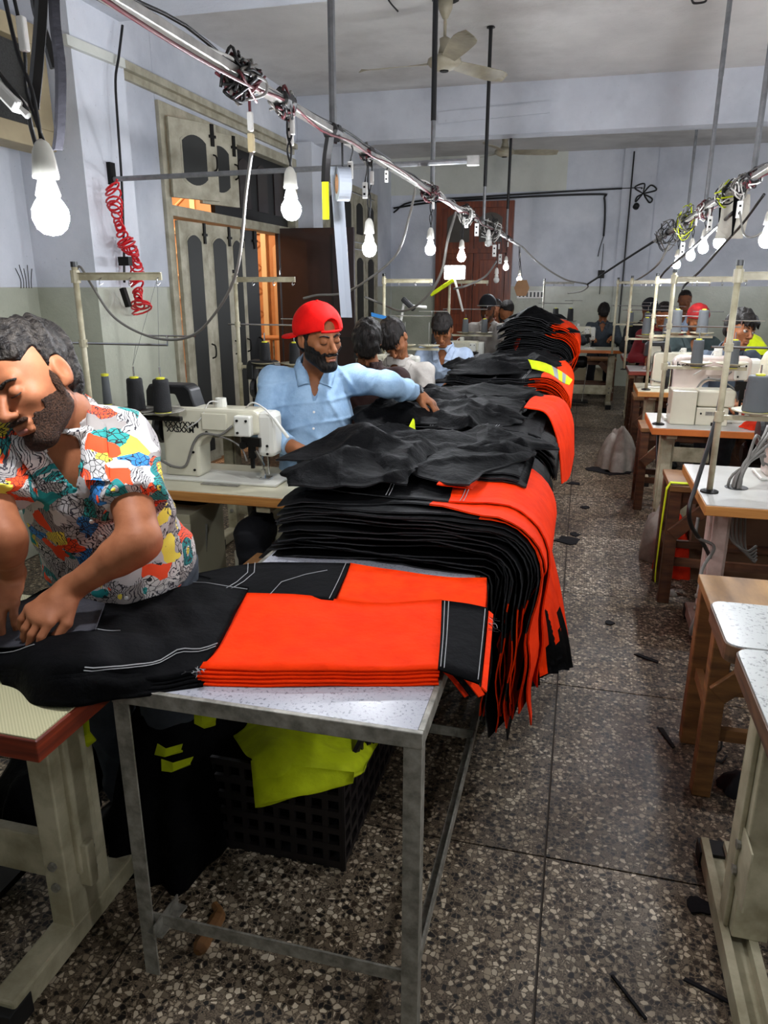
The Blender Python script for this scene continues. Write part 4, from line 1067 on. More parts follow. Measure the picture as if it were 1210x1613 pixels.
for x in (-.5, .5):
    MB().bb((x - .03, -.06, .07), (x + .05, .06, TZ - .045)).build('leg', stand_cream, t, bevel=.004)
    MB().bb((x - .033, .062, .2), (x + .02, .07, .7)).bb((x - .042, -.03, .07), (x - .03, .03, .70)).build('leg_channel', stand_cream, t, bevel=.003)
    MB().bb((x - .05, -.33, .015), (x - .03, .28, .07)).bb((x + .01, -.33, .015), (x + .03, .28, .07)).bb((x - .05, -.33, .015), (x + .03, .28, .04)).build('foot_channel', stand_cream, t)
    MB().bb((x - .055, .24, 0), (x + .035, .30, .05)).build('rubber_foot', rubber, t)
    MB().bb((x - .055, -.36, 0), (x + .035, -.30, .05)).build('rubber_foot', rubber, t)
    MB().bb((x - .035, -.12, .2), (x - .031, .06, .36)).build('rail_bracket', stand_cream, t)
    for zz in (.24, .31): MB().lathe([(.012, 0), (.012, .008)], (x - .036, -.03, zz), 8, axis=(-1, 0, 0)).build('bolt', steel, t)
MB().bb((-.5, -.02, .2), (.5, .02, .33)).build('cross_rail', stand_cream, t)
# right machines
mR = machine(mac_pink, mac_white, [('brother', -.21, .225, .045)], hood=False)
put(mR, (1.03, 3.42, TZ), 0, 'pinkish sewing machine with lettering at the right edge', 'sewing machine')
mR2 = copy_tree(mR); put(mR2, (.44 + .36, 4.86, TZ), 0, 'pinkish sewing machine behind the boxed motor on the orange edged table', 'sewing machine'); mR2.scale = (1.1, 1, 1.38)
mR3 = copy_tree(m2); put(mR3, (.46 + .34, 6.42, TZ), 0, 'cream sewing machine before the man in the red jersey', 'sewing machine')
mR4 = copy_tree(m2); put(mR4, (.47 + .42, 7.9, TZ), 0, 'cream far sewing machine on the cluttered table', 'sewing machine')
mR5 = copy_tree(m2); put(mR5, (-.05, 10.3, TZ), 0, 'small far sewing machine at the end of the aisle', 'sewing machine')
mR6 = copy_tree(m2); put(mR6, (1.0, 9.3, TZ), 0, 'far sewing machine right of the aisle end', 'sewing machine')
# control unit boxes on the orange edged table
q0 = at(1060, 655, z=TZ)
t = empty('motor_unit', (.575, 4.78, TZ), label='cream boxed motor unit on the orange edged table', cat='motor unit')
MB().bb((-.03, -.14, .0), (.11, .06, .20)).build('side_box', mac_cream, t, bevel=.006)
MB().bb((.114, -.13, .0), (.29, .06, .105)).build('lower_box', mac_cream, t, bevel=.006)
MB().bb((.114, -.12, .108), (.32, .05, .205)).build('upper_box', mac_cream, t, bevel=.012)
MB().bb((.165, -.133, .06), (.205, -.128, .082)).bb((.208, -.133, .06), (.248, -.128, .082)).build('vent_grille', steel, t)
MB().lathe([(.006, 0), (.006, .004)], (.14, -.131, .07), 8, axis=(0, -1, 0)).bb((.20, -.14, .0), (.225, -.13, .02)).build('knob', black_iron, t)
# thread stands right row
def cones2(s, m, r, h, labs, top=.86, core=cone_yel, rows=(0, 1)):
    for k, lab in enumerate(labs):
        x = (.17, .36)[k] if len(labs) > 1 else .17
        cone((s.location.x + x, s.location.y, s.location.z + .32 + .024), m, r, h, lab, top=top, core=core)
s = stand_at(1118, 770, 3.08, stand_cream, 'thick cream thread stand at the right edge', h=.86, reach=.5, tray=.305, xs=(.125, .42))
cone((s.location.x + .125, 3.08, TZ + .33), th_grey, .050, .135, 'large grey thread cone at the right edge', top=.82)
s = stand_at(1038, 660, 4.62, stand_cream, 'cream thread stand on the orange edged table', tray=.34)
cones2(s, th_grey, .034, .15, ['left grey cone on the stand of the orange edged table', 'right grey cone with yellow tip on the stand of the orange edged table'])
s2_ = (s.location.x, s.location.y)
s = stand_at(1018, 611, 6.2, stand_cream, 'cream thread stand on the short yellow edged table', tray=.42)
for k, lab in enumerate(('grey cone left on the stand before the red jersey', 'grey cone right on the stand before the red jersey')):
    cone((s.location.x + (.17, .36)[k], 6.2, TZ + .42 + .024), th_grey, .042, .17, lab, top=.85)
s = stand_at(983, 580, 7.7, stand_cream, 'cream thread stand on the cluttered far right table', tray=.30)
cones2(s, th_grey, .04, .15, ['grey cone left on the cluttered far right table', 'grey cone right on the cluttered far right table'])
s = stand_at(965, 545, 9.3, stand_cream, 'far cream thread stand right of the aisle end', tray=.36)
cones2(s, th_grey, .04, .15, ['far dark cone, left of two right of the aisle end', 'far dark cone, right of two right of the aisle end'])
p = at(890, 520, y=10.3)
s = thread_stand(steel); put(s, (-.52, 10.3, TZ), 0, 'farthest thread stand at the end of the aisle', 'thread stand')
cones2(s, th_black, .04, .16, ['farthest black cone, left of two at the aisle end', 'farthest black cone, right of two at the aisle end'])
cone((1.02, 5.25 - .25, TZ + .005), th_white, .03, .07, 'small white spool at the right edge on the orange edged table', top=1)
c = at(1170, 628, y=3.45); cone((1.18, 3.02, TZ + .005), th_white, .03, .07, 'small white spool right of the thick stand', top=1)
# cable bundle through the hole in the right table
hole = at(1160, 768, z=TZ)
tag(MB().lathe([(.045, .0), (.045, .0015), (.0, .0016)], (hole.x, hole.y, TZ + .0005), 18).build('cable_hole', black_paint, origin=(hole.x, hole.y, TZ)), 'black cable hole in the oak edged white table', 'cable hole')
t = empty('cable_bundle', (hole.x, hole.y, TZ), label='bundle of grey cables coming up through the table hole', cat='cable')
for k in range(8):
    a = rnd.uniform(0, 6.28); r = rnd.uniform(.0, .03)
    MB().tube(curve_pts([(r * math.cos(a), r * math.sin(a), -.12), (r * math.cos(a), r * math.sin(a), .03), (.02 + .02 * rnd.random(), .02, .10), (.06 + .05 * rnd.random(), .05 + .05 * rnd.random(), .12 + .1 * rnd.random()), (.12, .12 + .05 * rnd.random(), .05 + .2 * rnd.random())], 4), .006, 6).build('cable', cable_grey, t, smooth=True)
cable('thick_black_cable', [dep(1148, 560, 3.2), dep(1128, 660, 3.05), dep(1098, 760, 2.95), dep(1086, 800, 2.9), dep(1090, 830, 2.95), dep(1110, 860, 3.05), dep(1128, 900, 3.2), dep(1132, 930, 3.2)], .009, cable_black, 'thick dark cable looping over the edge of the oak edged table')
cable('thick_black_cable', [dep(1100, 815, 3.0), dep(1098, 845, 3.0), dep(1125, 862, 3.0), dep(1105, 900, 2.9), dep(1100, 960, 2.8), dep(1090, 985, 2.8), dep(1088, 1000, 2.82)], .007, cable_grey, 'thin grey cable hanging down beside the pinkish leg')
for k in range(5):
    cable('loose_cable', [dep(1150 + 6 * k, 800, 3.2), dep(1150 + 6 * k, 845 + 4 * k, 3.3), dep(1175 + 3 * k, 868 + 4 * k, 3.3), dep(1192, 860 + 5 * k, 3.3)], .006, cable_grey, 'grey cable hanging in a bunch beneath the oak edged table', group='grey cables bunched beneath the oak edged table')
cable('thick_black_cable', [dep(1036, 675, 4.75), dep(1035, 720, 4.7), dep(1037, 745, 4.7), dep(1043, 780, 4.7)], .010, cable_black, 'black cable hanging below the orange edged table')
# ---- wooden stools / benches
def stool(sx, sy, h, m_leg, m_top, label, loc, rz=0, planks=2):
    t = empty('wooden_stool', loc, rz, label, 'stool')
    w = sx / planks
    for k in range(planks):
        MB().bb((-sx / 2 + k * w + .002, -sy / 2, h - .03), (-sx / 2 + (k + 1) * w - .002, sy / 2, h)).build('plank', m_top, t, bevel=.003)
    for ix in (-1, 1):
        for iy in (-1, 1):
            x, y = ix * (sx / 2 - .035), iy * (sy / 2 - .035)
            MB().bb((x - .028, y - .028, 0), (x + .028, y + .028, h - .03)).build('leg', m_leg, t, bevel=.004)
            MB().bar((x, y + iy * .034, h - .25), (x - ix * .19, y + iy * .034, h - .055), .02, .065).build('corner_brace', m_leg, t, bevel=.003)
    for iy in (-1, 1):
        MB().bb((-sx / 2 + .04, iy * (sy / 2 - .035) - .012, h - .09), (sx / 2 - .04, iy * (sy / 2 - .035) + .012, h - .03)).build('apron', m_leg, t)
        MB().bb((-sx / 2 + .04, iy * (sy / 2 - .035) - .012, .2), (sx / 2 - .04, iy * (sy / 2 - .035) + .012, .24)).build('stretcher', m_leg, t)
    for ix in (-1, 1):
        MB().bb((ix * (sx / 2 - .035) - .012, -sy / 2 + .04, .26), (ix * (sx / 2 - .035) + .012, sy / 2 - .04, .30)).build('stretcher', m_leg, t)
    return t
stool(.8, .36, .62, stool_wood, stool_top, 'raw wood plank stool behind the nearest right table', (.84, 2.33, 0))
stool(.8, .36, .62, stool_dark, stool_wood, 'brown wooden stool behind the oak edged table, yellow strip on its corner', (.87, 3.88, 0))
stool(.7, .34, .60, stool_dark, stool_wood, 'brown wooden stool behind the orange edged table', (.80, 5.55, 0))
stool(.7, .34, .60, stool_dark, stool_wood, 'dark wooden stool under the far right workers', (.84, 7.1, 0))
stool(.7, .34, .58, stool_dark, stool_wood, 'dark stool before the far back wall on the right', (.9, 8.75, 0))
stool(.7, .34, .58, stool_dark, stool_wood, 'dark stool at the end of the aisle', (.15, 11.0, 0))
stool(.7, .34, .58, stool_dark, stool_wood, 'dark stool under the man in the red cap', (-1.15, 3.30, 0))
stool(.7, .34, .56, stool_dark, stool_wood, 'dark stool under the bowed men', (-1.25, 4.80, 0))
stool(.7, .34, .58, stool_dark, stool_wood, 'dark stool under the man in the light blue kurta', (-1.25, 6.3, 0))
# yellow strip hanging from stool
pts = [at(1073, 752, z=.63), at(1056, 750, z=.635)]
x0 = .46
rows = [[V(.66, y_, .628), V(.66, y_ + .03, .628)] for y_ in (3.72,)] + [[V(.56, 3.72, .63), V(.56, 3.75, .63)], [V(.475, 3.71, .632), V(.475, 3.74, .632)], [V(.458, 3.70, .60), V(.458, 3.74, .60)], [V(.452, 3.70, .4), V(.452, 3.735, .4)], [V(.448, 3.69, .2), V(.45, 3.73, .2)], [V(.45, 3.68, .12), V(.45, 3.72, .13)]]
tag(MB().sheet(rows, .004).build('yellow_edging_strip', yel, origin=(.46, 3.7, .6)), 'yellow edging strip draped over the corner of the brown stool', 'strip')
# clutter between right tables: orange and white cloth bags, carton, box
def crumple(name, c, sx, sy, h, m, label, cat, seed=0, n=16, rz=0, spiky=.25, flat=0, group=None, z0=0.0):
    r = random.Random(seed); ph = [r.uniform(0, 6.28) for _ in range(8)]
    top = []; rows = []
    ca, sa = math.cos(rz), math.sin(rz)
    for i in range(n + 1):
        row = []
        for j in range(n + 1):
            a = i / n * 2 - 1; b = j / n * 2 - 1
            # square to disc
            x = a * math.sqrt(1 - b * b / 2); y = b * math.sqrt(1 - a * a / 2)
            rr = math.hypot(x, y)
            f = max(0, 1 - rr ** (3 if flat else 2)) ** .6
            wv = abs(math.sin(3.1 * a + 2.2 * b + ph[0]) + .6 * math.sin(5.3 * b - 3.9 * a + ph[1]) + .4 * math.sin(8.7 * a + 4 * b + ph[2]))
            z = h * f * (1 - spiky * .5 + spiky * .6 * wv)
            ed = 1 + .10 * math.sin(5 * math.atan2(y, x) + ph[3]) + .06 * math.sin(11 * math.atan2(y, x) + ph[4])
            X = x * sx / 2 * ed; Y = y * sy / 2 * ed
            row.append(V(X * ca - Y * sa, X * sa + Y * ca, z + .004))
        rows.append(row)
    mb = MB(); nn = n + 1
    vs = [p for r_ in rows for p in r_] + [V(p.x, p.y, 0) for r_ in rows for p in r_]
    fs = []
    for i in range(n):
        for j in range(n):
            q = i * nn + j; fs.append((q, q + nn, q + nn + 1, q + 1)); o = nn * nn; fs.append((o + q, o + q + 1, o + q + nn + 1, o + q + nn))
    bd = [i for i in range(nn)] + [i * nn + n for i in range(1, nn)] + [n * nn + j for j in range(n - 1, -1, -1)] + [i * nn for i in range(n - 1, 0, -1)]
    o = nn * nn
    for k in range(len(bd)):
        a, b = bd[k], bd[(k + 1) % len(bd)]; fs.append((a, b, o + b, o + a))
    mb.add(vs, fs)
    ob = mb.build(name, m, smooth=True); ob.location = (c[0], c[1], c[2] + z0)
    return tag(ob, label, cat, group)
orange_bag = cloth('orange_scrap_cloth', '#f0330a', .8)
white_bag = cloth('dirty_white_cloth', '#a59d93', .85)
crumple('cloth_bag', (.40, 6.75, 0), .34, .5, .34, white_bag, 'dirty white sack on the floor beside the right aisle', 'sack', 3)
crumple('cloth_scraps', (.60, 4.2, 0), .2, .3, .30, orange_bag, 'bright orange scraps heaped beside the brown stool', 'cloth scraps', 5)
crumple('cloth_scraps', (.56, 4.42, 0), .26, .3, .34, white_bag, 'crumpled whitish scraps behind the orange ones', 'cloth scraps', 6)
crumple('cloth_scraps', (1.0, 2.45, 0), .6, .5, .12, mat('clear_plastic_bag', '#6c6258', .2, coat=.5), 'crumpled clear plastic bag on the floor under the raw stool', 'plastic bag', 8)
t = empty('carton_box', (.80, 4.22, 0), label='brown cardboard carton behind the oak edged table', cat='box')
MB().bb((-.14, -.14, 0), (.3, .14, .56)).build('carton_body', mat('old_carton', '#6a4c34', .8, nscale=6), t)
MB().bb((-.15, -.16, .56), (.0, .16, .565)).bb((.15, -.16, .56), (.31, .16, .565)).build('flap', mat('old_carton_flap', '#7d5c40', .8), t)
# box at end of aisle on the floor
t = empty('low_crate', (-.2, 11.9, 0), label='low beige board standing at the far end of the aisle', cat='board')
MB().bb((-.6, -.1, .06), (.7, .1, .34)).build('board', mat('beige_board', '#8d8064', .6), t); MB().bb((-.6, -.1, 0), (.7, .1, .06)).build('base', black_iron, t)
# scraps on the right tables
for k, (x, y, m, lab) in enumerate(((.72, 7.75, white_bag, 'white cloth scraps on the cluttered far right table'), (.85, 6.3, yel, 'yellow cloth behind the grey cones'), (1.05, 4.62, orange_bag, 'orange cloth piece on the orange edged table'))):
    crumple('cloth_scraps', (x, y, TZ + .001), .22, .16, .05, m, lab, 'cloth scraps', 20 + k, n=10)
crumple('folded_cloth', (1.75, 5.9, TZ + .02), .5, .4, .32, blk, 'black cloth bundle behind the man in the grey shirt', 'cloth', 31)
crumple('yellow_cloth', (1.42, 7.15, .98), .32, .2, .16, yel, 'bright yellow cloth beside the head of the man in the grey shirt', 'cloth', 32, z0=.0)
tag(MB().bb((-.3, -.2, 0), (.35, .2, .97)).build('dark_cupboard', black_paint), 'low dark cupboard under the bright yellow cloth', 'cupboard').location = (1.45, 7.2, 0)
# floor scraps
def scrap(u, v, pts, lab, m=None):
    p = at(u, v, z=0)
    o = MB().prism([(x, y) for (x, y) in pts], .001, .006, axis='z').build('floor_scrap', m or grey_cloth_dark)
    o.location = (p.x, p.y, .0); tag(o, lab, 'scrap')
grey_cloth_dark = cloth('floor_scrap_black', '#141317', .85)
def irr(sx, sy, seed, n=9):
    r = random.Random(seed); return [(sx * (.5 + .5 * r.random()) * math.cos(2 * PI * k / n), sy * (.5 + .5 * r.random()) * math.sin(2 * PI * k / n)) for k in range(n)]
scrap(895, 852, irr(.11, .10, 1), 'curled black scrap in the middle of the aisle floor')
scrap(905, 842, irr(.04, .05, 2), 'tiny black scrap beside the curled one')
scrap(905, 762, irr(.07, .06, 3), 'black scrap beside the orange legs farther down the aisle')
scrap(955, 742, irr(.22, .16, 4), 'wide flat black scrap across the aisle floor')
scrap(975, 744, irr(.18, .10, 14), 'narrow black scrap touching the wide one')
scrap(922, 800, irr(.04, .05, 5), 'small dark scrap on the aisle floor')
scrap(1018, 1038, [(-.05, .025), (-.03, .035), (.05, -.015), (.045, -.032), (.0, -.01)], 'long black scrap on the floor beside the pinkish table foot')
scrap(1047, 1163, [(-.02, .06), (0, .06), (.03, -.05), (.02, -.06)], 'thin dark strip on the floor in front of the raw stool leg')
scrap(960, 982, irr(.03, .03, 6), 'speck of black cloth on the open floor')
scrap(1098, 1427, irr(.05, .04, 7), 'small dark crumpled scrap beside the near right foot bar')
scrap(992, 1572, [(-.040, .045), (-.034, .048), (.035, -.045), (.028, -.048)], 'thin dark stick on the floor at bottom right')
scrap(1118, 1565, [(-.055, .018), (-.05, .026), (.06, -.018), (.055, -.026)], 'long thin dark stick lying before the near right foot')
crumple('floor_lint', tuple(at(1162, 1242, z=0)), .12, .12, .05, grey_cloth_dark, 'crumpled black cloth scrap beside the raw stool leg', 'scrap', 41, n=8)
crumple('floor_lint', tuple(at(1055, 937, z=0)), .07, .06, .03, white_bag, 'crumpled paper at the foot of the brown stool', 'paper', 42, n=6)
cable('floor_wire', [at(1120, 1170, z=.01), at(1135, 1158, z=.05), at(1135, 1180, z=.03), at(1118, 1190, z=.01), at(1135, 1200, z=.008), at(1145, 1190, z=.01)], .004, cable_black, 'curled black wire on the floor behind the raw stool leg')
# ================================================================ garments
def nz(x, y, ph): return (math.sin(4.1 * x + 2.3 * y + ph) + .6 * math.sin(7.7 * y - 5.2 * x + ph * 2.1) + .35 * math.sin(13 * x + 11 * y + ph * 3.3))
XE = -.222
def hung(name, y0, y1, xl, z0, k, N, th, drop, o0, o1, seed, label, group, wr=.012, lump=0, mats=(blk, org, blk), spread=1.0, ns=34, ny=9, hw=.012, lumpx=-.75, seams=None):
    """one garment lying across the table and hanging over its right edge"""
    r = random.Random(seed); ph = r.uniform(0, 6.28); ph2 = r.uniform(0, 6.28)
    Rk = .022 + k * th * spread; flat = XE - xl; arc = Rk * PI / 2; L = flat + arc + drop
    rows = []; tw = r.uniform(-.05, .05)
    for i in range(ns + 1):
        # denser sampling round the edge
        s = L * i / ns; row = []
        for j in range(ny + 1):
            v = j / ny
            yy0 = y0 + .02 * math.sin(s * 9 + ph) + r.uniform(-.004, .004); yy1 = y1 + .02 * math.sin(s * 7 + ph2)
            y = yy0 + (yy1 - yy0) * v
            amp = (k + 1) / N
            if s < flat:
                x = xl + s + .01 * math.sin(y * 12 + ph); z = z0 + k * th
                f = max(0, 1 - ((x - lumpx) / .42) ** 2) if lump else 0
                z += amp * (wr * nz(x * 1.3, y * 1.6, seed // 50) + lump * f) + .0015 * nz(x * 3, y * 3, ph)
                fade = min(1, (flat - s) / .12); z = (z0 + k * th) + (z - z0 - k * th) * fade
                if i < 2: z -= .006 * (2 - i)
            elif s < flat + arc:
                a = (s - flat) / Rk; x = XE + Rk * math.sin(a); z = z0 + k * th - Rk + Rk * math.cos(a)
            else:
                d = s - flat - arc; f = min(1, d / .2)
                x = XE + Rk - f * .35 * k * th * (1 - .5 * math.sin(ph + 2 * v)) + hw * f * math.sin(y * 15 + ph) + .010 * f * math.sin(y * 31 + ph2) + .006 * f * math.sin(d * 25 + ph)
                z = z0 + k * th - Rk - d; y += f * (tw + .03 * math.sin(d * 6 + ph)) * (1 if v > .3 else .6)
                x = max(x, XE + .012)
            row.append(V(x, y, z))
        rows.append(row)
    def mf(iu, jv):
        x = iu * L; x += .03 * (jv - .5)
        return 0 if x < o0 * 1.0 else (1 if x < o1 else 2)
    O_ = V((xl + XE) / 2, (y0 + y1) / 2, z0)
    o = MB().sheet(rows, .0045, mf, rim=(3, 1, 3)).build(name, list(mats) + [overlock], origin=O_, smooth=True)
    if seams:
        m = MB()
        for sp in seams:
            i = min(int(sp * flat / L * ns), ns - 1)
            for dx in (-.005, .005): m.tube([rows[i][j] + V(dx + .10 * (j / ny) * (sp - .5), 0, .0022) for j in range(ny + 1)], .0011, 4)
        m.build('seam_stitching', stitch, o, origin=O_)
    return tag(o, label, 'trousers', group)
cnt = 0
ORD = 'bottom second third fourth fifth sixth seventh eighth ninth tenth eleventh twelfth thirteenth fourteenth fifteenth sixteenth seventeenth eighteenth nineteenth twentieth'.split()
def ordn(k, N):
    if k == 0: return 'lowest'
    if k == N - 1: return 'topmost'
    if k < 20: return ORD[k] + ' from the bottom'
    return ORD[min(N - 1 - k, 19)] + ' from the top'
def heap(y0, y1, N, th, xl0, xl1, dropr, fan, grp, lab, seed, lump=0, wr=.012, spread=1.0, topk=.7, blkp=.22, topblack=True, toporange=0, taper=0, ost=(.05, .22), hw=.014, z0=TZ + .004, lumpx=-.75):
    r = random.Random(seed)
    for k in range(N):
        fl = k / N
        a0 = y0 + r.uniform(-.025, .03) + (max(0, fl - topk) * fan)
        a1 = y1 + r.uniform(-.05, .04)
        xl = xl0 + (xl1 - xl0) * r.random() + (.06 * k / N if topk < 1 else 0)
        if fl > topk and k < N - 3: a1 = min(a1, y0 + .68 + .1 * r.random())
        flat = XE - xl; drop = r.uniform(*dropr); arc_ = (.022 + k * th * spread) * PI / 2
        if taper: drop = taper * (1 - fl) + r.uniform(.03, .12) - arc_
        if fl > topk: o0 = flat - r.uniform(.05, .22); 
        else: o0 = flat + .022 + k * th * 1.57 + r.uniform(*ost)
        o1 = flat + drop + .30 * fl + r.uniform(-.05, .30)
        if r.random() < blkp: o0 = o1 = 9
        if k >= N - toporange: o0 = flat - r.uniform(.0, .12); o1 = flat + drop + .3 + r.uniform(0, .3)
        if k >= N - 3 and topblack:
            o0 = o1 = 9; drop = r.uniform(.03, .10) - arc_
            a0 = y0 + .42 if topk < 1 else a0
        mt = (blk, org if r.random() < .8 else org2, blk)
        hung('work_trousers', a0, a1, xl, z0, k, N, th, drop, o0, o1, seed * 50 + k, lab + ', ' + ordn(k, N), grp, seams=((.12, .5, .86) if k >= N - 4 else None), hw=hw, wr=wr, lump=lump, mats=mt, spread=spread, lumpx=lumpx)
heap(1.985, 2.95, 23, .0085, -.93, -.86, (.36, .52), 1.0, 'trousers in the nearest tall heap', 'black and orange trousers in the nearest tall heap', 3, lump=.0, wr=.012, topk=.70)
heap(3.12, 4.35, 24, .0085, -.98, -.86, (.02, .36), 1.2, 'trousers in the heap under the red cap man hand', 'black trousers in the second heap beside the red cap man', 5, wr=.016, topk=2, blkp=.72, hw=.022, taper=.44)
heap(4.75, 6.25, 26, .0095, -.95, -.80, (.2, .4), 1.2, 'trousers in the third heap', 'black and orange trousers in the third heap', 8, wr=.02, topk=2, blkp=.2, topblack=False, toporange=10, spread=.72, ost=(-.16, .02), hw=.022)
heap(6.75, 8.2, 34, .0135, -.74, -.66, (.12, .3), .8, 'trousers in the farthest tall heap', 'black and orange trousers in the farthest tall heap', 11, wr=.02, lump=.05, topk=2, blkp=.35, spread=.45, lumpx=-.45, topblack=False, toporange=8, ost=(-.05, .1))
# crumpled single garments thrown on the heaps
def tossed(c, sx, sy, amp, lab, seed, rz=0, m=blk, nu=34, nv=28, peak=.0, droop=.05, th=.006):
    r = random.Random(seed); ph = [r.uniform(0, 6.28) for _ in range(9)]; rows = []
    ca, sa = math.cos(rz), math.sin(rz); dirs = [r.uniform(0, PI) for _ in range(4)]
    def cr(t): return (1 - abs(math.sin(t))) ** 2.2
    for i in range(nu + 1):
        row = []
        for j in range(nv + 1):
            a = i / nu * 2 - 1; b = j / nv * 2 - 1
            X = a * sx / 2 * (1 + .10 * math.sin(3.1 * b + ph[0]) + .025 * math.sin(9 * b + ph[1])); Y = b * sy / 2 * (1 + .10 * math.sin(2.7 * a + ph[2]) + .025 * math.sin(8 * a + ph[3]))
            wx = X + .05 * math.sin(9 * Y + ph[4]); wy = Y + .05 * math.sin(8 * X + ph[5])
            h = 0
            for q, (fr, g) in enumerate(((7, 1.0), (11, .6), (17, .35), (29, .16))):
                t = (wx * math.cos(dirs[q]) + wy * math.sin(dirs[q])) * fr + ph[q] + 1.1 * math.sin(5 * wx - 4 * wy + ph[5 + q % 4])
                h += g * cr(t)
            e = max(abs(a), abs(b)); ed = max(0, 1 - e ** 6)
            z = amp * h * (.35 + .65 * ed) + peak * math.exp(-3 * (a * a + b * b)) - droop * max(0, e - .72) ** 2 * 9 * .3
            row.append(V(c[0] + X * ca - Y * sa, c[1] + X * sa + Y * ca, c[2] + z))
        rows.append(row)
    o = MB().sheet(rows, th, lambda a, b: 0, rim=(1,)).build('tossed_trousers', [m, overlock], origin=V(*c), smooth=True)
    return tag(o, lab, 'trousers')
TS = [((-.72, 2.28, .965), .40, .36, .030, 'black trousers bunched on the left end of the nearest heap', .3, .04), ((-.72, 2.50, .975), .48, .40, .040, 'black trousers thrown over the left back of the nearest heap', -.2, .09),
      ((-.45, 2.55, .962), .46, .50, .025, 'loosely thrown black trousers on the middle of the nearest heap', -.3, .01), ((-.52, 2.82, .965), .70, .36, .035, 'black trousers along the back edge of the nearest heap', .1, .03),
      ((-.30, 2.90, .965), .40, .36, .025, 'black trousers at the back right of the nearest heap', .4, .02),
      ((-.80, 3.24, .985), .38, .40, .040, 'black trousers lump below the hand of the man in the red cap', .5, .08), ((-.52, 3.30, .975), .50, .42, .040, 'rumpled black trousers at the front of the second heap', -.4, .03),
      ((-.48, 3.62, .985), .50, .50, .025, 'spread black trousers in the middle of the second heap', .1, .03), ((-.66, 3.78, .985), .46, .52, .035, 'black trousers on the left of the second heap', -.3, .03), ((-.52, 4.12, .985), .62, .46, .024, 'black trousers with long folds at the back of the second heap', .2, .02),
      ((-.62, 5.05, 1.02), .50, .56, .035, 'rumpled black trousers at the front of the third heap', .2, .04), ((-.42, 5.5, 1.02), .56, .66, .03, 'black trousers in the middle of the third heap', -.1, .03), ((-.40, 5.98, 1.02), .5, .5, .03, 'black trousers at the back of the third heap', .3, .03),
      ((-.44, 7.1, 1.24), .50, .62, .03, 'black trousers capping the farthest tall heap', .1, .12), ((-.42, 7.6, 1.24), .46, .6, .03, 'black trousers at the back of the farthest tall heap', -.1, .10), ((-.24, 7.0, 1.17), .40, .5, .02, 'black trousers sliding off the right of the farthest heap', .1, .03)]
for k, (c_, sx, sy, am, lb, rz_, pk_) in enumerate(TS): tossed(c_, sx, sy, am, lb, 60 + k, rz_, peak=pk_)
# yellow peak and yellow reflective flap
a = at(638, 690, y=3.25); bq = at(652, 690, y=3.25)
tag(MB().sheet([[at(636, 698, y=2.96), at(646, 699, y=2.95), at(656, 700, y=2.96)], [at(640, 680, y=2.98), at(647, 679, y=2.97), at(655, 681, y=2.98)], [at(650, 660, y=3.0), at(651, 659, y=3.0), at(653, 661, y=3.0)]], .003).build('yellow_flap', yel, origin=a), 'pointed fluorescent yellow flap poking out below the reaching hand', 'flap')
def patch(ctrl, nu=24, nv=12, wr=.0, ph=0.0):
    # ctrl: rows of Vector (across), catmull in both directions -> grid [u][v]
    cols = [curve_pts(r, max(2, nv // (len(r) - 1))) for r in ctrl]
    n = len(cols[0]); out = []
    for j in range(n):
        out.append(curve_pts([c[j] for c in cols], max(2, nu // (len(ctrl) - 1))))
    P = [[out[j][i].copy() for j in range(n)] for i in range(len(out[0]))]
    if wr:
        for i, r_ in enumerate(P):
            for j, p in enumerate(r_):
                e = min(1, 4 * min(i / len(P), 1 - i / len(P), j / n, 1 - j / n) + .2)
                p.z += wr * e * nz(p.x * 4, p.y * 5, ph)
    return P
Pp = patch([[at(832, 566, y=4.80) , at(836, 574, y=4.77), at(838, 580, y=4.74)], [at(860, 572, y=4.80), at(864, 580, y=4.77), at(866, 588, y=4.74)], [at(886, 586, y=4.80), at(886, 594, y=4.77), at(886, 602, y=4.74)], [at(902, 598, y=4.80), at(900, 602, y=4.77), at(897, 606, y=4.74)]], 9, 4)
def mfr(iu, jv): return 1 if (.45 < iu < .55 or .72 < iu < .8) else 0
tag(MB().sheet(Pp, .004, mfr).build('yellow_vest_flap', [yel, mat('reflective_tape', '#8f9090', .3, .3)], origin=Pp[0][0]), 'fluorescent yellow flap with grey reflective bands over the third heap', 'flap')
for (u, v0, v1, x, y, lab) in ((853, 795, 812, None, 3.15, 'yellow sliver'),):
    tag(MB().sheet([[at(u, v0 + (v1 - v0) * k / 2, y=y), at(u + 4, v0 + (v1 - v0) * k / 2, y=y)] for k in range(3)], .003).build('yellow_flap', yel, origin=at(u, v0, y=y)), lab + ' of cloth at the hanging side of the second heap', 'flap')
tag(MB().sheet(patch([[at(808, 545, y=6.9), at(812, 552, y=6.8)], [at(815, 532, y=6.9), at(818, 540, y=6.8)], [at(822, 520, y=6.95), at(822, 524, y=6.9)]], 6, 2), .003).build('orange_flap', org, origin=at(808, 545, y=6.9)), 'small orange flap between the third and farthest heaps', 'flap')
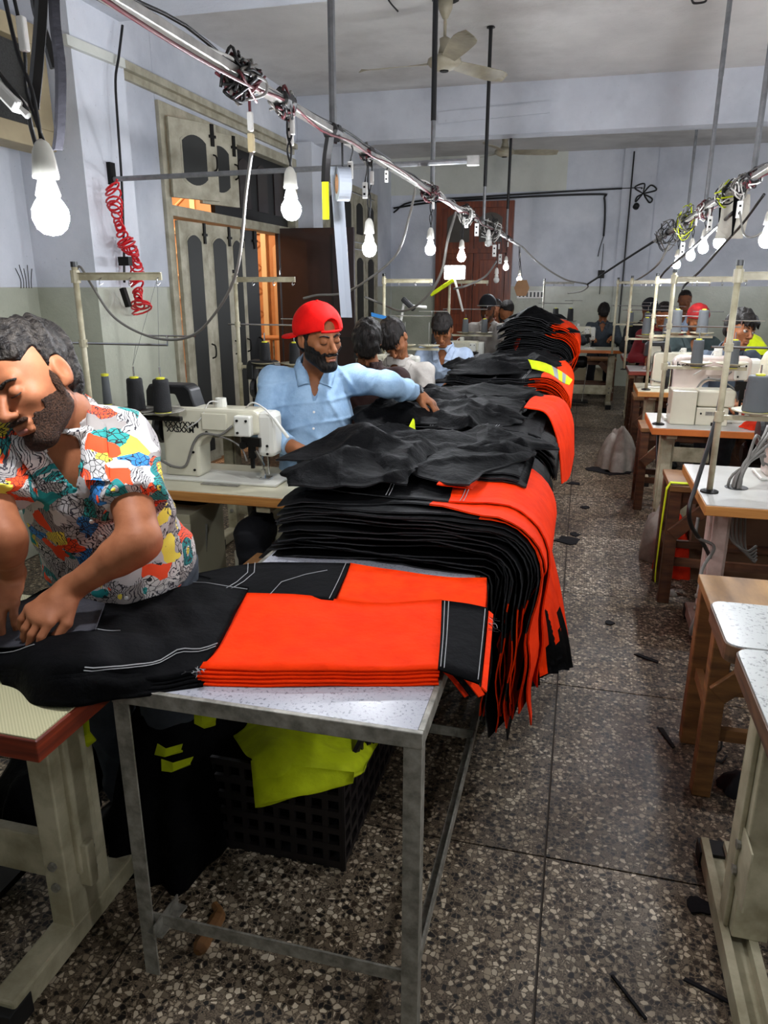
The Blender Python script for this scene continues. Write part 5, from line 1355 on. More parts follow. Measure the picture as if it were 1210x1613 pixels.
# big orange leg swinging down from the second heap (towards the aisle)
Pb = patch([[at(826, 641, y=3.50), at(838, 626, y=3.85), at(852, 622, y=4.1)], [at(862, 652, y=3.50), at(878, 640, y=3.85), at(886, 628, y=4.1)], [at(880, 700, y=3.48), at(896, 690, y=3.8), at(903, 660, y=4.1)], [at(886, 762, y=3.45), at(898, 750, y=3.8), at(905, 715, y=4.1)]], 18, 8, .004, 1)
tag(MB().sheet(Pb, .005).build('orange_trousers', org, origin=Pb[0][0]), 'broad orange trouser leg hanging from the second heap over the aisle', 'trousers')
Pb = patch([[at(838, 815, y=2.62), at(850, 812, y=2.8), at(858, 820, y=2.95)], [at(856, 900, y=2.62), at(872, 905, y=2.8), at(880, 910, y=2.95)], [at(862, 960, y=2.6), at(885, 970, y=2.78), at(893, 985, y=2.92)], [at(868, 1000, y=2.6), at(890, 1005, y=2.78), at(900, 1040, y=2.9)]], 14, 6, 0, 2)
tag(MB().sheet(Pb, .005).build('orange_trousers', org, origin=Pb[0][0]), 'smooth orange trouser leg hanging at the right of the nearest heap', 'trousers')
Pb = patch([[at(740, 745, y=2.75), at(790, 748, y=2.85), at(815, 742, y=2.95)], [at(800, 765, y=2.6), at(830, 775, y=2.75), at(838, 762, y=2.9)], [at(828, 810, y=2.6), at(846, 812, y=2.75), at(850, 800, y=2.9)]], 12, 8, .003, 3)
tag(MB().sheet(Pb, .006).build('black_trousers', blk_matte, origin=Pb[0][0]), 'black panel with double seams lying right of the orange fan on the nearest heap', 'trousers')
# fan of thin orange pieces sweeping from the top of the nearest heap down into the aisle
for k in range(12):
    t_ = k / 11
    a = at(690 + 150 * t_ * .35, 764 - 6 * math.sin(t_ * 3) , y=2.22 + .25 * t_) + V(0, 0, .004)
    P_ = [a, at(760 + 12 * k * .6, 775 + 4 * (1 - t_) , y=2.30 + .22 * t_) + V(0, 0, .005)]
    xx = -.165 + .010 * k
    P_ += [at(806 + 3.0 * k, 838 - 2 * k, y=2.24 + .03 * k), at(820 + 3.6 * k, 920, y=2.22 + .03 * k), at(826 + 5.6 * k, 1000 + 1 * k, y=2.2 + .03 * k), at(828 + 6.0 * k, 1068 - 2.0 * k + rnd.uniform(-12, 25), y=2.2 + .03 * k)]
    P_ = curve_pts(P_, 5); rows = []
    for q, p in enumerate(P_):
        s = q / len(P_); ww = .10 + .12 * math.sin(PI * min(1, s * 1.1))
        s3 = s ** 2.5
        rows.append([p + V(-.004 - .045 * s3, 0, -.001), p + V(-.002 - .01 * s3, ww * .35, .001 - .008 * s3), p + V(-.006 + .03 * s3, ww * (1 - .5 * s3), -.002 + .015 * s3 * math.sin(k * 1.7))])
    bl = rnd.uniform(.78, 1.2) if k < 6 else rnd.uniform(.66, .9)
    o = MB().sheet(rows, .0035, lambda iu, jv, bl=bl: 1 if iu > bl else 0).build('orange_trousers', [org, blk], origin=P_[0], smooth=True)
    tag(o, 'thin orange leg in the fan off the nearest heap, ' + (ordn(k, 12).replace('from the bottom', 'from the left').replace('from the top', 'from the right').replace('lowest', 'leftmost').replace('topmost', 'rightmost')), 'trousers', 'orange legs fanned off the nearest heap')

# ---- trousers laid flat on the nearest table
ZT = TZ + .004
def px(u, v, z): return at(u, v, z=z)
def flatstack(name, quad, n, dz, m, lab, group, shift=(0, -.004), wr=.0028, nv=10, z0=ZT, seed=0, nu=16):
    for k in range(n):
        r = random.Random(seed + k)
        q = [[p + V(shift[0] * (n - 1 - k) + r.uniform(-.003, .003), shift[1] * (n - 1 - k) + r.uniform(-.003, .003), (k - n + 1) * dz) for p in row] for row in quad]
        P_ = patch(q, nu, nv, wr, seed + .3)
        o = MB().sheet(P_, .004).build(name, m, origin=P_[0][0], smooth=True)
        tag(o, (lab if k == n - 1 else lab + ', ' + ['lowest layer', 'second layer from the bottom', 'third layer from the bottom', 'fourth layer from the bottom'][k]), 'trouser panel', group if k < n - 1 else None)
    return P_
zt = ZT + .030
front = [[px(385, 934, zt), px(350, 990, zt), px(313, 1052, zt)], [px(480, 937, zt + .004), px(455, 990, zt), px(430, 1054, zt)], [px(590, 949, zt), px(575, 1000, zt), px(560, 1054, zt)], [px(697, 944, zt + .002), px(694, 1000, zt), px(692, 1052, zt)]]
FP = flatstack('orange_trousers', front, 5, .007, org, 'front orange trouser leg laid flat on the nearest table', 'orange leg panels stacked on the nearest table', seed=1, nv=12, nu=21)
back = [[px(552, 887, zt), px(540, 915, zt), px(524, 944, zt - .006)], [px(620, 897, zt + .004), px(620, 925, zt), px(610, 958, zt - .006)], [px(700, 909, zt), px(700, 930, zt), px(700, 960, zt - .006)], [px(767, 910, zt - .002), px(767, 935, zt - .002), px(765, 963, zt - .008)]]
flatstack('orange_trousers', back, 4, .007, org2, 'rear orange trouser leg laid flat behind the front one', 'orange rear leg panels stacked on the nearest table', seed=5, nu=18, nv=8)
knee = [[px(696, 945, zt + .003), px(694, 1000, zt + .003), px(690, 1052, zt + .003)], [px(735, 950, zt + .001), px(730, 1005, zt), px(724, 1065, zt - .004)], [px(768, 957, zt - .005), px(763, 1010, zt - .010), px(756, 1076, zt - .018)]]
kp = patch(knee, 10, 8, .001, 2)
tag(MB().sheet(kp, .005).build('black_hem_panel', blk_matte, origin=kp[0][0], smooth=True), 'square black hem panel sewn to the end of the front orange leg', 'trouser panel')
def seam_on(P_, pts, lab, off=.0022, r=.0011):
    # pts in (u,v) params 0..1
    nu = len(P_) - 1; nv = len(P_[0]) - 1; L = []
    for (u, v) in pts:
        fi = u * nu; fj = v * nv; i = min(int(fi), nu - 1); j = min(int(fj), nv - 1); a = fi - i; b = fj - j
        L.append(P_[i][j] * (1 - a) * (1 - b) + P_[i + 1][j] * a * (1 - b) + P_[i][j + 1] * (1 - a) * b + P_[i + 1][j + 1] * a * b + V(0, 0, off))
    return tag(MB().tube(L, r, 4).build('seam_stitching', stitch, origin=L[0]), lab, 'stitching')
def line(a, b, n=14): return [(a[0] + (b[0] - a[0]) * k / n, a[1] + (b[1] - a[1]) * k / n) for k in range(n + 1)]
seam_on(kp, line((.06, .02), (.06, .98)), 'grey stitching down the left side of the black hem panel')
seam_on(kp, line((.14, .02), (.14, .98)), 'second grey stitch line inside the black hem panel')
seam_on(kp, line((.95, .04), (.95, .98)), 'grey stitching down the right side of the black hem panel')
oe = [[p + V(.004, -.003, -.006) for p in row] for row in [[kp[-1][j] for j in range(len(kp[0]))], [kp[-1][j] + V(.012, -.006, -.006) for j in range(len(kp[0]))]]]
tag(MB().sheet(oe, .004).build('orange_hem_edge', org, origin=oe[0][0]), 'thin orange edge showing beyond the black hem panel', 'trouser panel')
# a drooping orange corner below the hem
for k, (dx_, m) in enumerate(((0, org), (10, blk_matte), (22, org))):
    Q = [[px(690 + dx_, 1052, zt - .004 - k * .004), px(700 + dx_, 1048, zt - .004 - k * .004)], [at(712 + dx_, 1072, y=1.40), at(724 + dx_, 1068, y=1.42)], [at(733 + dx_, 1098, y=1.40), at(742 + dx_, 1094, y=1.42)]]
    Q = patch(Q, 6, 2); tag(MB().sheet(Q, .003).build('drooping_corner', m, origin=Q[0][0]), ['first orange corner drooping off the near table edge', 'black corner drooping off the near table edge', 'second orange corner drooping off the near table edge'][k], 'trouser panel')
# black waist and pocket part behind, and the black leg the man smooths
pocket = [[px(300, 905, zt), px(285, 930, zt + .004), px(270, 960, zt)], [px(400, 887, zt), px(385, 912, zt + .006), px(372, 938, zt)], [px(480, 886, zt + .002), px(465, 915, zt + .008), px(450, 942, zt)], [px(552, 887, zt + .002), px(540, 915, zt + .006), px(525, 946, zt + .002)]]
pk = patch(pocket, 18, 10, .002, 4)
tag(MB().sheet(pk, .028).build('black_waist_panel', blk_matte, origin=pk[0][0], smooth=True), 'black trouser waist with pocket seams at the back of the nearest table', 'trouser panel')
seam_on(pk, line((.97, .02), (.97, .98)), 'grey seam where the black waist meets the orange leg')
seam_on(pk, [(.30, .0), (.33, .3), (.30, .6), (.18, .98)], 'grey double seam of the pocket, left line')
seam_on(pk, [(.34, .0), (.37, .3), (.34, .6), (.22, .98)], 'grey double seam of the pocket, right line')
seam_on(pk, [(.55, .95), (.58, .55), (.72, .35), (.86, .25)], 'grey curved pocket stitching on the black waist')
zb = ZT + .035
leg = [[px(-70, 985, zb), px(-70, 1010, zb), px(-70, 1030, zb - .01), px(-70, 1050, TZ + .02)],
       [px(10, 962, zb), px(10, 1000, zb + .01), px(10, 1040, zb), px(18, 1062, TZ + .02)],
       [px(70, 928, zb), px(60, 985, zb + .02), px(55, 1035, zb + .03), px(52, 1085, TZ + .025)],
       [px(150, 915, zb), px(135, 975, zb + .03), px(130, 1030, zb + .05), px(115, 1090, TZ + .03)],
       [px(230, 910, zb), px(215, 965, zb + .025), px(205, 1030, zb + .03), px(190, 1075, TZ + .025)],
       [px(300, 905, zb), px(290, 960, zb + .012), px(275, 1020, zb + .010), px(255, 1066, TZ + .025)],
       [px(392, 925, zb), px(370, 962, zb + .008), px(345, 1012, zb + .004), px(316, 1056, TZ + .028)]]
LP = patch(leg, 60, 27, .006, 5)
tag(MB().sheet(LP, .022).build('black_trousers', blk_matte, origin=LP[0][0], smooth=True), 'long black trouser leg under the hands of the man in the printed shirt', 'trousers')
for k in range(3):
    P_ = [[p + V(.006 * k, -.005 - .006 * k, -.012 - .006 * k) for p in row[len(row) // 2:]] for row in LP[8:]]
    tag(MB().sheet(P_, .006).build('black_trouser_layer', blk, origin=P_[0][0], smooth=True), ['upper', 'middle', 'lowest'][k] + ' black layer beneath the leg being smoothed', 'trousers', 'lower black layers on the nearest tables')
seam_on(LP, [(.52 + .48 * k / 16, .80 - .10 * k / 16 + .02 * math.sin(k)) for k in range(17)], 'long grey zigzag seam along the black leg', r=.0016)
seam_on(LP, [(.52 + .48 * k / 16, .83 - .10 * k / 16 + .02 * math.sin(k)) for k in range(17)], 'second line of the long seam along the black leg', r=.0012)
seam_on(LP, [(.0 + .33 * k / 8, .55 + .03 * k / 8) for k in range(9)], 'grey double seam near the left hand')
seam_on(LP, [(.50 + .12 * k / 8, .42 + .04 * k / 8) for k in range(9)], 'short grey seam right of the wrist')
seam_on(LP, [(.62 + .38 * k / 10, .16 - .12 * k / 10) for k in range(11)], 'grey seam along the back edge of the black leg')
lin = patch([[px(-40, 975, zb + .012), px(-40, 1015, zb + .012)], [px(20, 950, zb + .02), px(20, 1018, zb + .022)], [px(90, 935, zb + .03), px(85, 1005, zb + .04)], [px(165, 950, zb + .045), px(150, 990, zb + .05)]], 18, 6, .001, 2)
tag(MB().sheet(lin, .004).build('grey_lining', grey_cloth, origin=lin[0][0], smooth=True), 'smooth dark grey lining under the pinching hand', 'trouser panel')
# cut threads at the seam corner
for k in range(10):
    a = px(313, 1055, zt) + V(rnd.uniform(-.01, .02), rnd.uniform(-.012, .01), .002)
    pts = [a]
    for j in range(4): pts.append(pts[-1] + V(rnd.uniform(-.008, .012), rnd.uniform(-.010, .004), rnd.uniform(-.002, .003)))
    o = MB().tube(curve_pts(pts, 3), .0006, 4).build('loose_thread', stitch if k % 2 else th_black, origin=a)
    tag(o, 'loose cut thread at the lower left corner of the orange panel', 'thread', 'loose threads at the orange corner')
for k in range(9):
    a = px(770, 975 + k * 2, zt - .006) + V(0, rnd.uniform(-.02, .02), .002); pts = [a]
    for j in range(3): pts.append(pts[-1] + V(rnd.uniform(.002, .012), rnd.uniform(-.008, .006), rnd.uniform(-.006, .002)))
    tag(MB().tube(curve_pts(pts, 3), .0006, 4).build('loose_thread', th_black if k % 3 else stitch, origin=a), 'loose cut thread at the free edge of the black hem panel', 'thread', 'loose threads at the black hem')
# ---- under the nearest table: black crate, yellow cloth, dark bags
t = empty('plastic_crate', (-.745, 1.86, 0), label='black slatted plastic crate under the nearest table', cat='crate')
hx, hy, hh = .215, .28, .30
plum = mat('dark_plum_plastic', '#0f0809', .5)
for (nm, axis) in (('long_side', 0), ('short_side', 1)):
    for s in (-1, 1):
        m = MB()
        nrow = 5
        for i in range(nrow + 1):
            z = .02 + i * (hh - .03) / nrow
            if axis == 0: m.bb((s * hx - .006, -hy, z - .010), (s * hx + .006, hy, z + .010))
            else: m.bb((-hx, s * hy - .006, z - .010), (hx, s * hy + .006, z + .010))
        ncol = 9
        for i in range(ncol + 1):
            f = -1 + 2 * i / ncol
            if axis == 0: m.bb((s * hx - .005, f * hy - .008, .0), (s * hx + .005, f * hy + .008, hh))
            else: m.bb((f * hx - .008, s * hy - .005, .0), (f * hx + .008, s * hy + .005, hh))
        m.build(nm, plum, t)
MB().bb((-hx, -hy, .0), (hx, hy, .012)).build('crate_base', black_paint, t)
crumple('crate_contents', (-.745, 1.86, .014), .36, .48, .24, blk, 'black cloth filling the plastic crate', 'cloth', 71, n=12, flat=1)
yy = patch([[at(362, 1150, y=1.72), at(385, 1185, y=1.55), at(398, 1200, y=1.50), at(402, 1272, y=1.47)], [at(410, 1122, y=1.85), at(430, 1150, y=1.65), at(440, 1195, y=1.5), at(450, 1262, y=1.47)], [at(500, 1128, y=1.95), at(505, 1155, y=1.75), at(500, 1200, y=1.56), at(500, 1246, y=1.5)], [at(560, 1138, y=2.0), at(560, 1160, y=1.85), at(550, 1195, y=1.62), at(545, 1226, y=1.56)], [at(603, 1152, y=2.05), at(598, 1168, y=1.95), at(588, 1185, y=1.8), at(572, 1212, y=1.62)]], 28, 15, .006, 7)
tag(MB().sheet(yy, .006).build('yellow_cloth', yel, origin=yy[0][0], smooth=True), 'large fluorescent yellow cloth draped over the crate under the nearest table', 'cloth')
yy = patch([[at(395, 1198, y=1.52), at(402, 1272, y=1.44)], [at(470, 1206, y=1.50), at(460, 1255, y=1.44)], [at(558, 1216, y=1.52), at(556, 1232, y=1.50)]], 12, 4, .004, 3)
tag(MB().sheet(yy, .005).build('yellow_cloth', yel, origin=yy[0][0], smooth=True), 'lower folded flap of yellow cloth on the crate corner', 'cloth')
for (pts, lab) in (([(92, 1160), (140, 1132), (152, 1165), (118, 1190)], 'yellow cloth corner below the red brown table edge'), ([(308, 1116), (345, 1116), (340, 1140), (322, 1145)], 'small yellow flap right under the near table frame'), ([(250, 1172), (288, 1172), (288, 1182), (254, 1188)], 'small dim yellow piece in the dark under the table'), ([(256, 1196), (305, 1192), (300, 1202), (270, 1214)], 'lower dim yellow piece in the dark under the table')):
    y_ = 1.375 if 'dark under' in lab else 1.30
    q = [at(u, v, y=y_) for (u, v) in pts]
    m = MB().sheet([[q[0], (q[0] + q[3]) / 2 + V(0, -.02, 0), q[3]], [(q[0] + q[1]) / 2 + V(0, -.02, 0), sum(q, V(0, 0, 0)) / 4 + V(0, -.03, 0), (q[2] + q[3]) / 2], [q[1], (q[1] + q[2]) / 2 + V(0, -.01, 0), q[2]]], .004)
    tag(m.build('yellow_cloth', yel, origin=q[0]), lab, 'cloth')
crumple('dark_bag', (-1.03, 1.68, 0), .34, .62, .60, blk, 'tall black cloth heap added to darken the space between the crate and the left table leg', 'cloth heap', 84, n=16)  # black heap put in to deepen the dark under the table
crumple('dark_bag', (-1.32, 1.98, 0), .55, .5, .52, blk, 'large black cloth heap on the floor under the left tables', 'cloth heap', 81, n=14)
crumple('dark_bag', (-.80, 2.6, 0), .5, .55, .5, blk, 'black cloth heap on the floor under the nearest garment heap', 'cloth heap', 82, n=14)
crumple('dark_bag', (-1.5, 1.62, 0), .3, .4, .2, blk, 'black cloth heap behind the left foot bar', 'cloth heap', 83, n=12)
stool(.34, .34, .55, stool_wood, stool_wood, 'brown wooden stool in the dark under the near tables', (-1.0, 2.33, 0), planks=1)
# free bent angle-iron at the near left table foot
a = at(238, 1475, z=.15)
tag(MB().bar(at(243, 1470, z=.16), at(280, 1418, z=.155), .004, .035).bar(at(243, 1474, z=.15), at(284, 1424, z=.145), .04, .004).build('angle_bracket', steel, origin=a), 'short steel angle jutting back from the near left table leg', 'bracket')
tag(MB().tube(curve_pts([at(310, 1500, z=.012), at(330, 1470, z=.012), at(345, 1440, z=.012), at(338, 1425, z=.012)], 4), [.01, .02, .02, .016, .02, .02, .018, .02, .016, .012, .012, .01, .01], 7).build('floor_stick', stool_wood, origin=at(320, 1490, z=0)), 'worn brown wooden stick on the floor under the nearest table', 'stick')
# ================================================================ people (signed distance fields -> surface nets)
def ax1(lo, hi, coarse, fine=()):
    g = np.arange(lo, hi + coarse, coarse)
    for (a, b, h) in fine:
        g = g[(g < a) | (g > b)]; g = np.concatenate([g, np.arange(a, b, h)])
    return np.unique(np.round(g, 5))
class Field:
    def __init__(s, ax): s.ax = ax; s.F = np.full([len(a) for a in ax], 1.0, np.float32)
    def sub(s, lo, hi):
        sl = []
        for a, l, h in zip(s.ax, lo, hi):
            i0 = max(0, np.searchsorted(a, l) - 1); i1 = min(len(a), np.searchsorted(a, h) + 1); sl.append(slice(i0, max(i1, i0 + 1)))
        X = s.ax[0][sl[0]][:, None, None]; Y = s.ax[1][sl[1]][None, :, None]; Z = s.ax[2][sl[2]][None, None, :]
        return tuple(sl), X, Y, Z
def d_rc(X, Y, Z, a, b, ra, rb):
    ab = b - a; L2 = max(float(ab @ ab), 1e-9)
    t = np.clip(((X - a[0]) * ab[0] + (Y - a[1]) * ab[1] + (Z - a[2]) * ab[2]) / L2, 0, 1)
    return np.sqrt((X - a[0] - t * ab[0]) ** 2 + (Y - a[1] - t * ab[1]) ** 2 + (Z - a[2] - t * ab[2]) ** 2) - (ra + (rb - ra) * t)
def d_el(X, Y, Z, c, r, R):
    dx, dy, dz = X - c[0], Y - c[1], Z - c[2]
    p = [dx * R[0][i] + dy * R[1][i] + dz * R[2][i] for i in range(3)]   # columns of R are the axes
    k0 = np.sqrt((p[0] / r[0]) ** 2 + (p[1] / r[1]) ** 2 + (p[2] / r[2]) ** 2)
    k1 = np.sqrt((p[0] / r[0] ** 2) ** 2 + (p[1] / r[1] ** 2) ** 2 + (p[2] / r[2] ** 2) ** 2) + 1e-6
    return k0 * (k0 - 1) / k1
def smin(a, b, k):
    if k <= 0: return np.minimum(a, b)
    h = np.clip(.5 + .5 * (b - a) / k, 0, 1); return b * (1 - h) + a * h - k * h * (1 - h)
def arr(v): return np.array([v[0], v[1], v[2]], float)
I3 = np.eye(3)
def rc(a, b, ra, rb=None, k=.02, cut=None): return ('rc', arr(a), arr(b), ra, ra if rb is None else rb, k, cut)
def el(c, r, R=I3, k=.02): return ('el', arr(c), r, R, k, None)
def neg(p, k=.01): return ('neg', p, k)
def prim_eval(p, X, Y, Z, infl=0):
    if p[0] == 'rc':
        d = d_rc(X, Y, Z, p[1], p[2], p[3], p[4]) - infl
        if p[6] is not None:
            c, n = p[6]; d = np.maximum(d, (X - c[0]) * n[0] + (Y - c[1]) * n[1] + (Z - c[2]) * n[2])
        return d
    return d_el(X, Y, Z, p[1], p[2], p[3]) - infl
def prim_box(p, m):
    if p[0] == 'rc': lo = np.minimum(p[1] - p[3], p[2] - p[4]); hi = np.maximum(p[1] + p[3], p[2] + p[4])
    else: e = np.sqrt(((np.array(p[3]) * np.array(p[2])[None, :]) ** 2).sum(1)); lo = p[1] - e; hi = p[1] + e
    return lo - m, hi + m
def build_field(ax, prims, infl=0.0):
    f = Field(ax)
    for p in prims:
        if p[0] == 'neg':
            q = p[1]; k = p[2]; lo, hi = prim_box(q, .03); sl, X, Y, Z = f.sub(lo, hi)
            d = prim_eval(q, X, Y, Z); f.F[sl] = -smin(-f.F[sl], d, k)
        else:
            k = p[5] if p[0] == 'rc' else p[4]; lo, hi = prim_box(p, .06 + infl); sl, X, Y, Z = f.sub(lo, hi)
            f.F[sl] = smin(f.F[sl], prim_eval(p, X, Y, Z, infl).astype(np.float32), k)
    return f
def nets(f, name, mats, parent, matfn=None):
    F = f.F; ins = F < 0
    n = [s_ - 1 for s_ in F.shape]
    cnt = np.zeros(n, np.int8)
    for dx in (0, 1):
        for dy in (0, 1):
            for dz in (0, 1): cnt += ins[dx:dx + n[0], dy:dy + n[1], dz:dz + n[2]]
    act = (cnt > 0) & (cnt < 8)
    I = np.argwhere(act)
    if len(I) == 0: return None
    idx = np.full(n, -1, np.int64); idx[act] = np.arange(len(I))
    ax = f.ax; pos = np.zeros((len(I), 3)); num = np.zeros(len(I))
    C8 = [(a, b, c) for a in (0, 1) for b in (0, 1) for c in (0, 1)]
    for a in C8:
        for d in range(3):
            if a[d]: continue
            b = list(a); b[d] = 1
            fa = F[I[:, 0] + a[0], I[:, 1] + a[1], I[:, 2] + a[2]]; fb = F[I[:, 0] + b[0], I[:, 1] + b[1], I[:, 2] + b[2]]
            m = (fa < 0) != (fb < 0); t = np.where(m, fa / np.where(fa == fb, 1, fa - fb), 0)
            for q in range(3):
                va = ax[q][I[:, q] + a[q]]; vb = ax[q][I[:, q] + b[q]]; pos[:, q] += np.where(m, va + (vb - va) * t, 0)
            num += m
    pos /= num[:, None]
    quads = []
    for d in range(3):
        e = [(1, 2), (2, 0), (0, 1)][d]
        sa = [slice(None)] * 3; sb = [slice(None)] * 3; sa[d] = slice(0, -1); sb[d] = slice(1, None)
        A = ins[tuple(sa)]; B = ins[tuple(sb)]; X = np.argwhere(A != B)
        ok = (X[:, e[0]] >= 1) & (X[:, e[1]] >= 1) & (X[:, e[0]] < n[e[0]]) & (X[:, e[1]] < n[e[1]]) & (X[:, d] < n[d]); X = X[ok]
        def cell(o0, o1):
            Y = X.copy(); Y[:, e[0]] += o0; Y[:, e[1]] += o1; return idx[Y[:, 0], Y[:, 1], Y[:, 2]]
        q = np.stack([cell(-1, -1), cell(0, -1), cell(0, 0), cell(-1, 0)], 1)
        inv = ~A[X[:, 0], X[:, 1], X[:, 2]]
        q[inv] = q[inv][:, ::-1]; q = q[(q >= 0).all(1)]; quads.append(q)
    Q = np.concatenate(quads)
    me = bpy.data.meshes.new(name); me.vertices.add(len(pos)); me.vertices.foreach_set('co', pos.ravel())
    me.loops.add(len(Q) * 4); me.loops.foreach_set('vertex_index', Q.ravel().astype(np.int32))
    me.polygons.add(len(Q)); me.polygons.foreach_set('loop_start', np.arange(len(Q), dtype=np.int32) * 4)
    if not isinstance(mats, (list, tuple)): mats = [mats]
    for m in mats: me.materials.append(m)
    if matfn is not None:
        c = pos[Q].mean(1); me.polygons.foreach_set('material_index', matfn(c).astype(np.int32))
    me.polygons.foreach_set('use_smooth', np.ones(len(Q), bool)); me.update(calc_edges=True); me.validate()
    ob = bpy.data.objects.new(name, me); link(ob, parent)
    return ob
def frame(F_, U_):
    f = arr(F_); f /= np.linalg.norm(f); u = arr(U_); u = u - f * (u @ f); u /= np.linalg.norm(u); r = np.cross(f, u)
    return np.stack([r, f, u], 1)      # columns: right(+x), forward(+y), up(+z)
def head_prims(Cn, R, S=1.0, lids=True):
    L = lambda x, y, z: Cn + R @ (np.array([x, y, z]) * S)
    E = lambda c, r, k=.015: el(L(*c), tuple(q * S for q in r), R, k)
    T = lambda a, b, ra, rb=None, k=.012: rc(L(*a), L(*b), ra * S, (ra if rb is None else rb) * S, k)
    P = [E((0, -.014, .036), (.076, .096, .086)), E((0, .022, -.025), (.060, .068, .082), .03),
         T((.047, .004, -.058), (.018, .062, -.098), .020, .017, .025), T((-.047, .004, -.058), (-.018, .062, -.098), .020, .017, .025),
         T((-.012, .068, -.100), (.012, .068, -.100), .018, None, .02),
         E((.040, .058, -.018), (.022, .020, .018), .02), E((-.040, .058, -.018), (.022, .020, .018), .02),
         T((-.036, .074, .026), (.036, .074, .026), .012, None, .015)]
    P += [neg(E((.031, .098, .004), (.017, .014, .013)), .012), neg(E((-.031, .098, .004), (.017, .014, .013)), .012)]
    P += [T((0, .086, .012), (0, .112, -.026), .0075, .0105, .010), E((0, .113, -.030), (.0115, .012, .010), .006),
          E((.012, .101, -.034), (.008, .010, .007), .006), E((-.012, .101, -.034), (.008, .010, .007), .006),
          neg(E((.006, .110, -.041), (.0035, .005, .004)), .002), neg(E((-.006, .110, -.041), (.0035, .005, .004)), .002),
          T((-.020, .088, -.058), (.020, .088, -.058), .0065, None, .008), T((-.010, .094, -.059), (.010, .094, -.059), .0055, None, .005),
          T((-.016, .089, -.071), (.016, .089, -.071), .0075, None, .007), neg(T((-.022, .098, -.0645), (.022, .098, -.0645), .0022), .003)]
    for s in (-1, 1):
        P += [E((s * .078, -.012, .0), (.010, .021, .033), .008), neg(E((s * .088, -.006, .002), (.007, .011, .019)), .004), E((s * .074, .0, -.024), (.006, .008, .010), .006)]
        if lids: P += [E((s * .031, .0795, .004), (.0150, .0150, .0125), .003)]
    return P, L
def hand_prims(wrist, F_, N_, side, curls=(.5, .55, .6, .65), spread=.1, thumb=(.7, .5), S=1.0):
    # F fingers direction, N palm normal (pointing out of the palm), side +1 thumb on +lat
    f = arr(F_); f /= np.linalg.norm(f); nn = arr(N_); nn = nn - f * (nn @ f); nn /= np.linalg.norm(nn); lat = np.cross(f, nn)
    w_ = arr(wrist); R = np.stack([lat, f, nn], 1); P = [el(w_ + f * .045 * S, (.040 * S, .052 * S, .0165 * S), R, .018), el(w_ + f * .075 * S, (.041 * S, .022 * S, .013 * S), R, .012)]
    P.append(rc(w_ - f * .01, w_ + f * .03 * S, .025 * S, .020 * S, .02))
    Ls = (.072, .080, .075, .060)
    for i in range(4):
        q = (1.5 - i) / 1.5 * side     # index on thumb side
        b = w_ + f * (.084 - .004 * abs(q) * 1.5) * S + lat * q * .031 * S
        ang = 0.0; d0 = f + lat * q * spread; d0 /= np.linalg.norm(d0); p = b; rr = .0098 * S
        P.append(el(b, (.0115 * S, .0115 * S, .0105 * S), R, .006))
        for j, fr in enumerate((.45, .30, .25)):
            ang += curls[i] * (1.0, 1.1, .7)[j]; d = d0 * math.cos(ang) + nn * math.sin(ang)
            p2 = p + d * Ls[i] * fr * S; r2 = rr * .9; P.append(rc(p, p2, rr, r2, .003)); p = p2; rr = r2
    tb = w_ + f * .022 * S + lat * side * .026 * S + nn * .006
    d = f * math.cos(thumb[0]) + lat * side * math.sin(thumb[0]) + nn * .35; d /= np.linalg.norm(d)
    p1 = tb + d * .040 * S; d2 = f * math.cos(thumb[0] - thumb[1]) + lat * side * math.sin(thumb[0] - thumb[1]) + nn * .45; d2 /= np.linalg.norm(d2)
    p2 = p1 + d2 * .032 * S; p3 = p2 + (d2 + f * .2) / np.linalg.norm(d2 + f * .2) * .026 * S
    P += [rc(tb, p1, .0165 * S, .0125 * S, .012), rc(p1, p2, .0122 * S, .0105 * S, .003), rc(p2, p3, .0105 * S, .0085 * S, .003)]
    tips = None
    return P
def fold(f, lo, hi, amp, ph, dirs=None):
    sl, X, Y, Z = f.sub(lo, hi)
    cr = lambda t: (1 - np.abs(np.sin(t))) ** 2 * 2 - .8
    cr = lambda t: np.exp(-((np.abs(np.sin(t))) / .28) ** 2)
    w_ = -1.6 * cr(13 * Z + 7 * X + 1.6 * np.sin(9 * X + 7 * Y + ph) + ph) - 1.3 * cr(9 * X - 11 * Z + 1.5 * np.sin(8 * Z + ph) + 8 * Y) - 1.0 * cr(21 * Z - 13 * X + 2 * np.sin(7 * Z + 5 * X + ph)) + .8 + .15 * np.sin(61 * Z - 33 * X + 25 * Y + 3 * np.sin(17 * X + ph))
    f.F[sl] += (1.0 * amp * w_).astype(np.float32)
PEOPLE = []
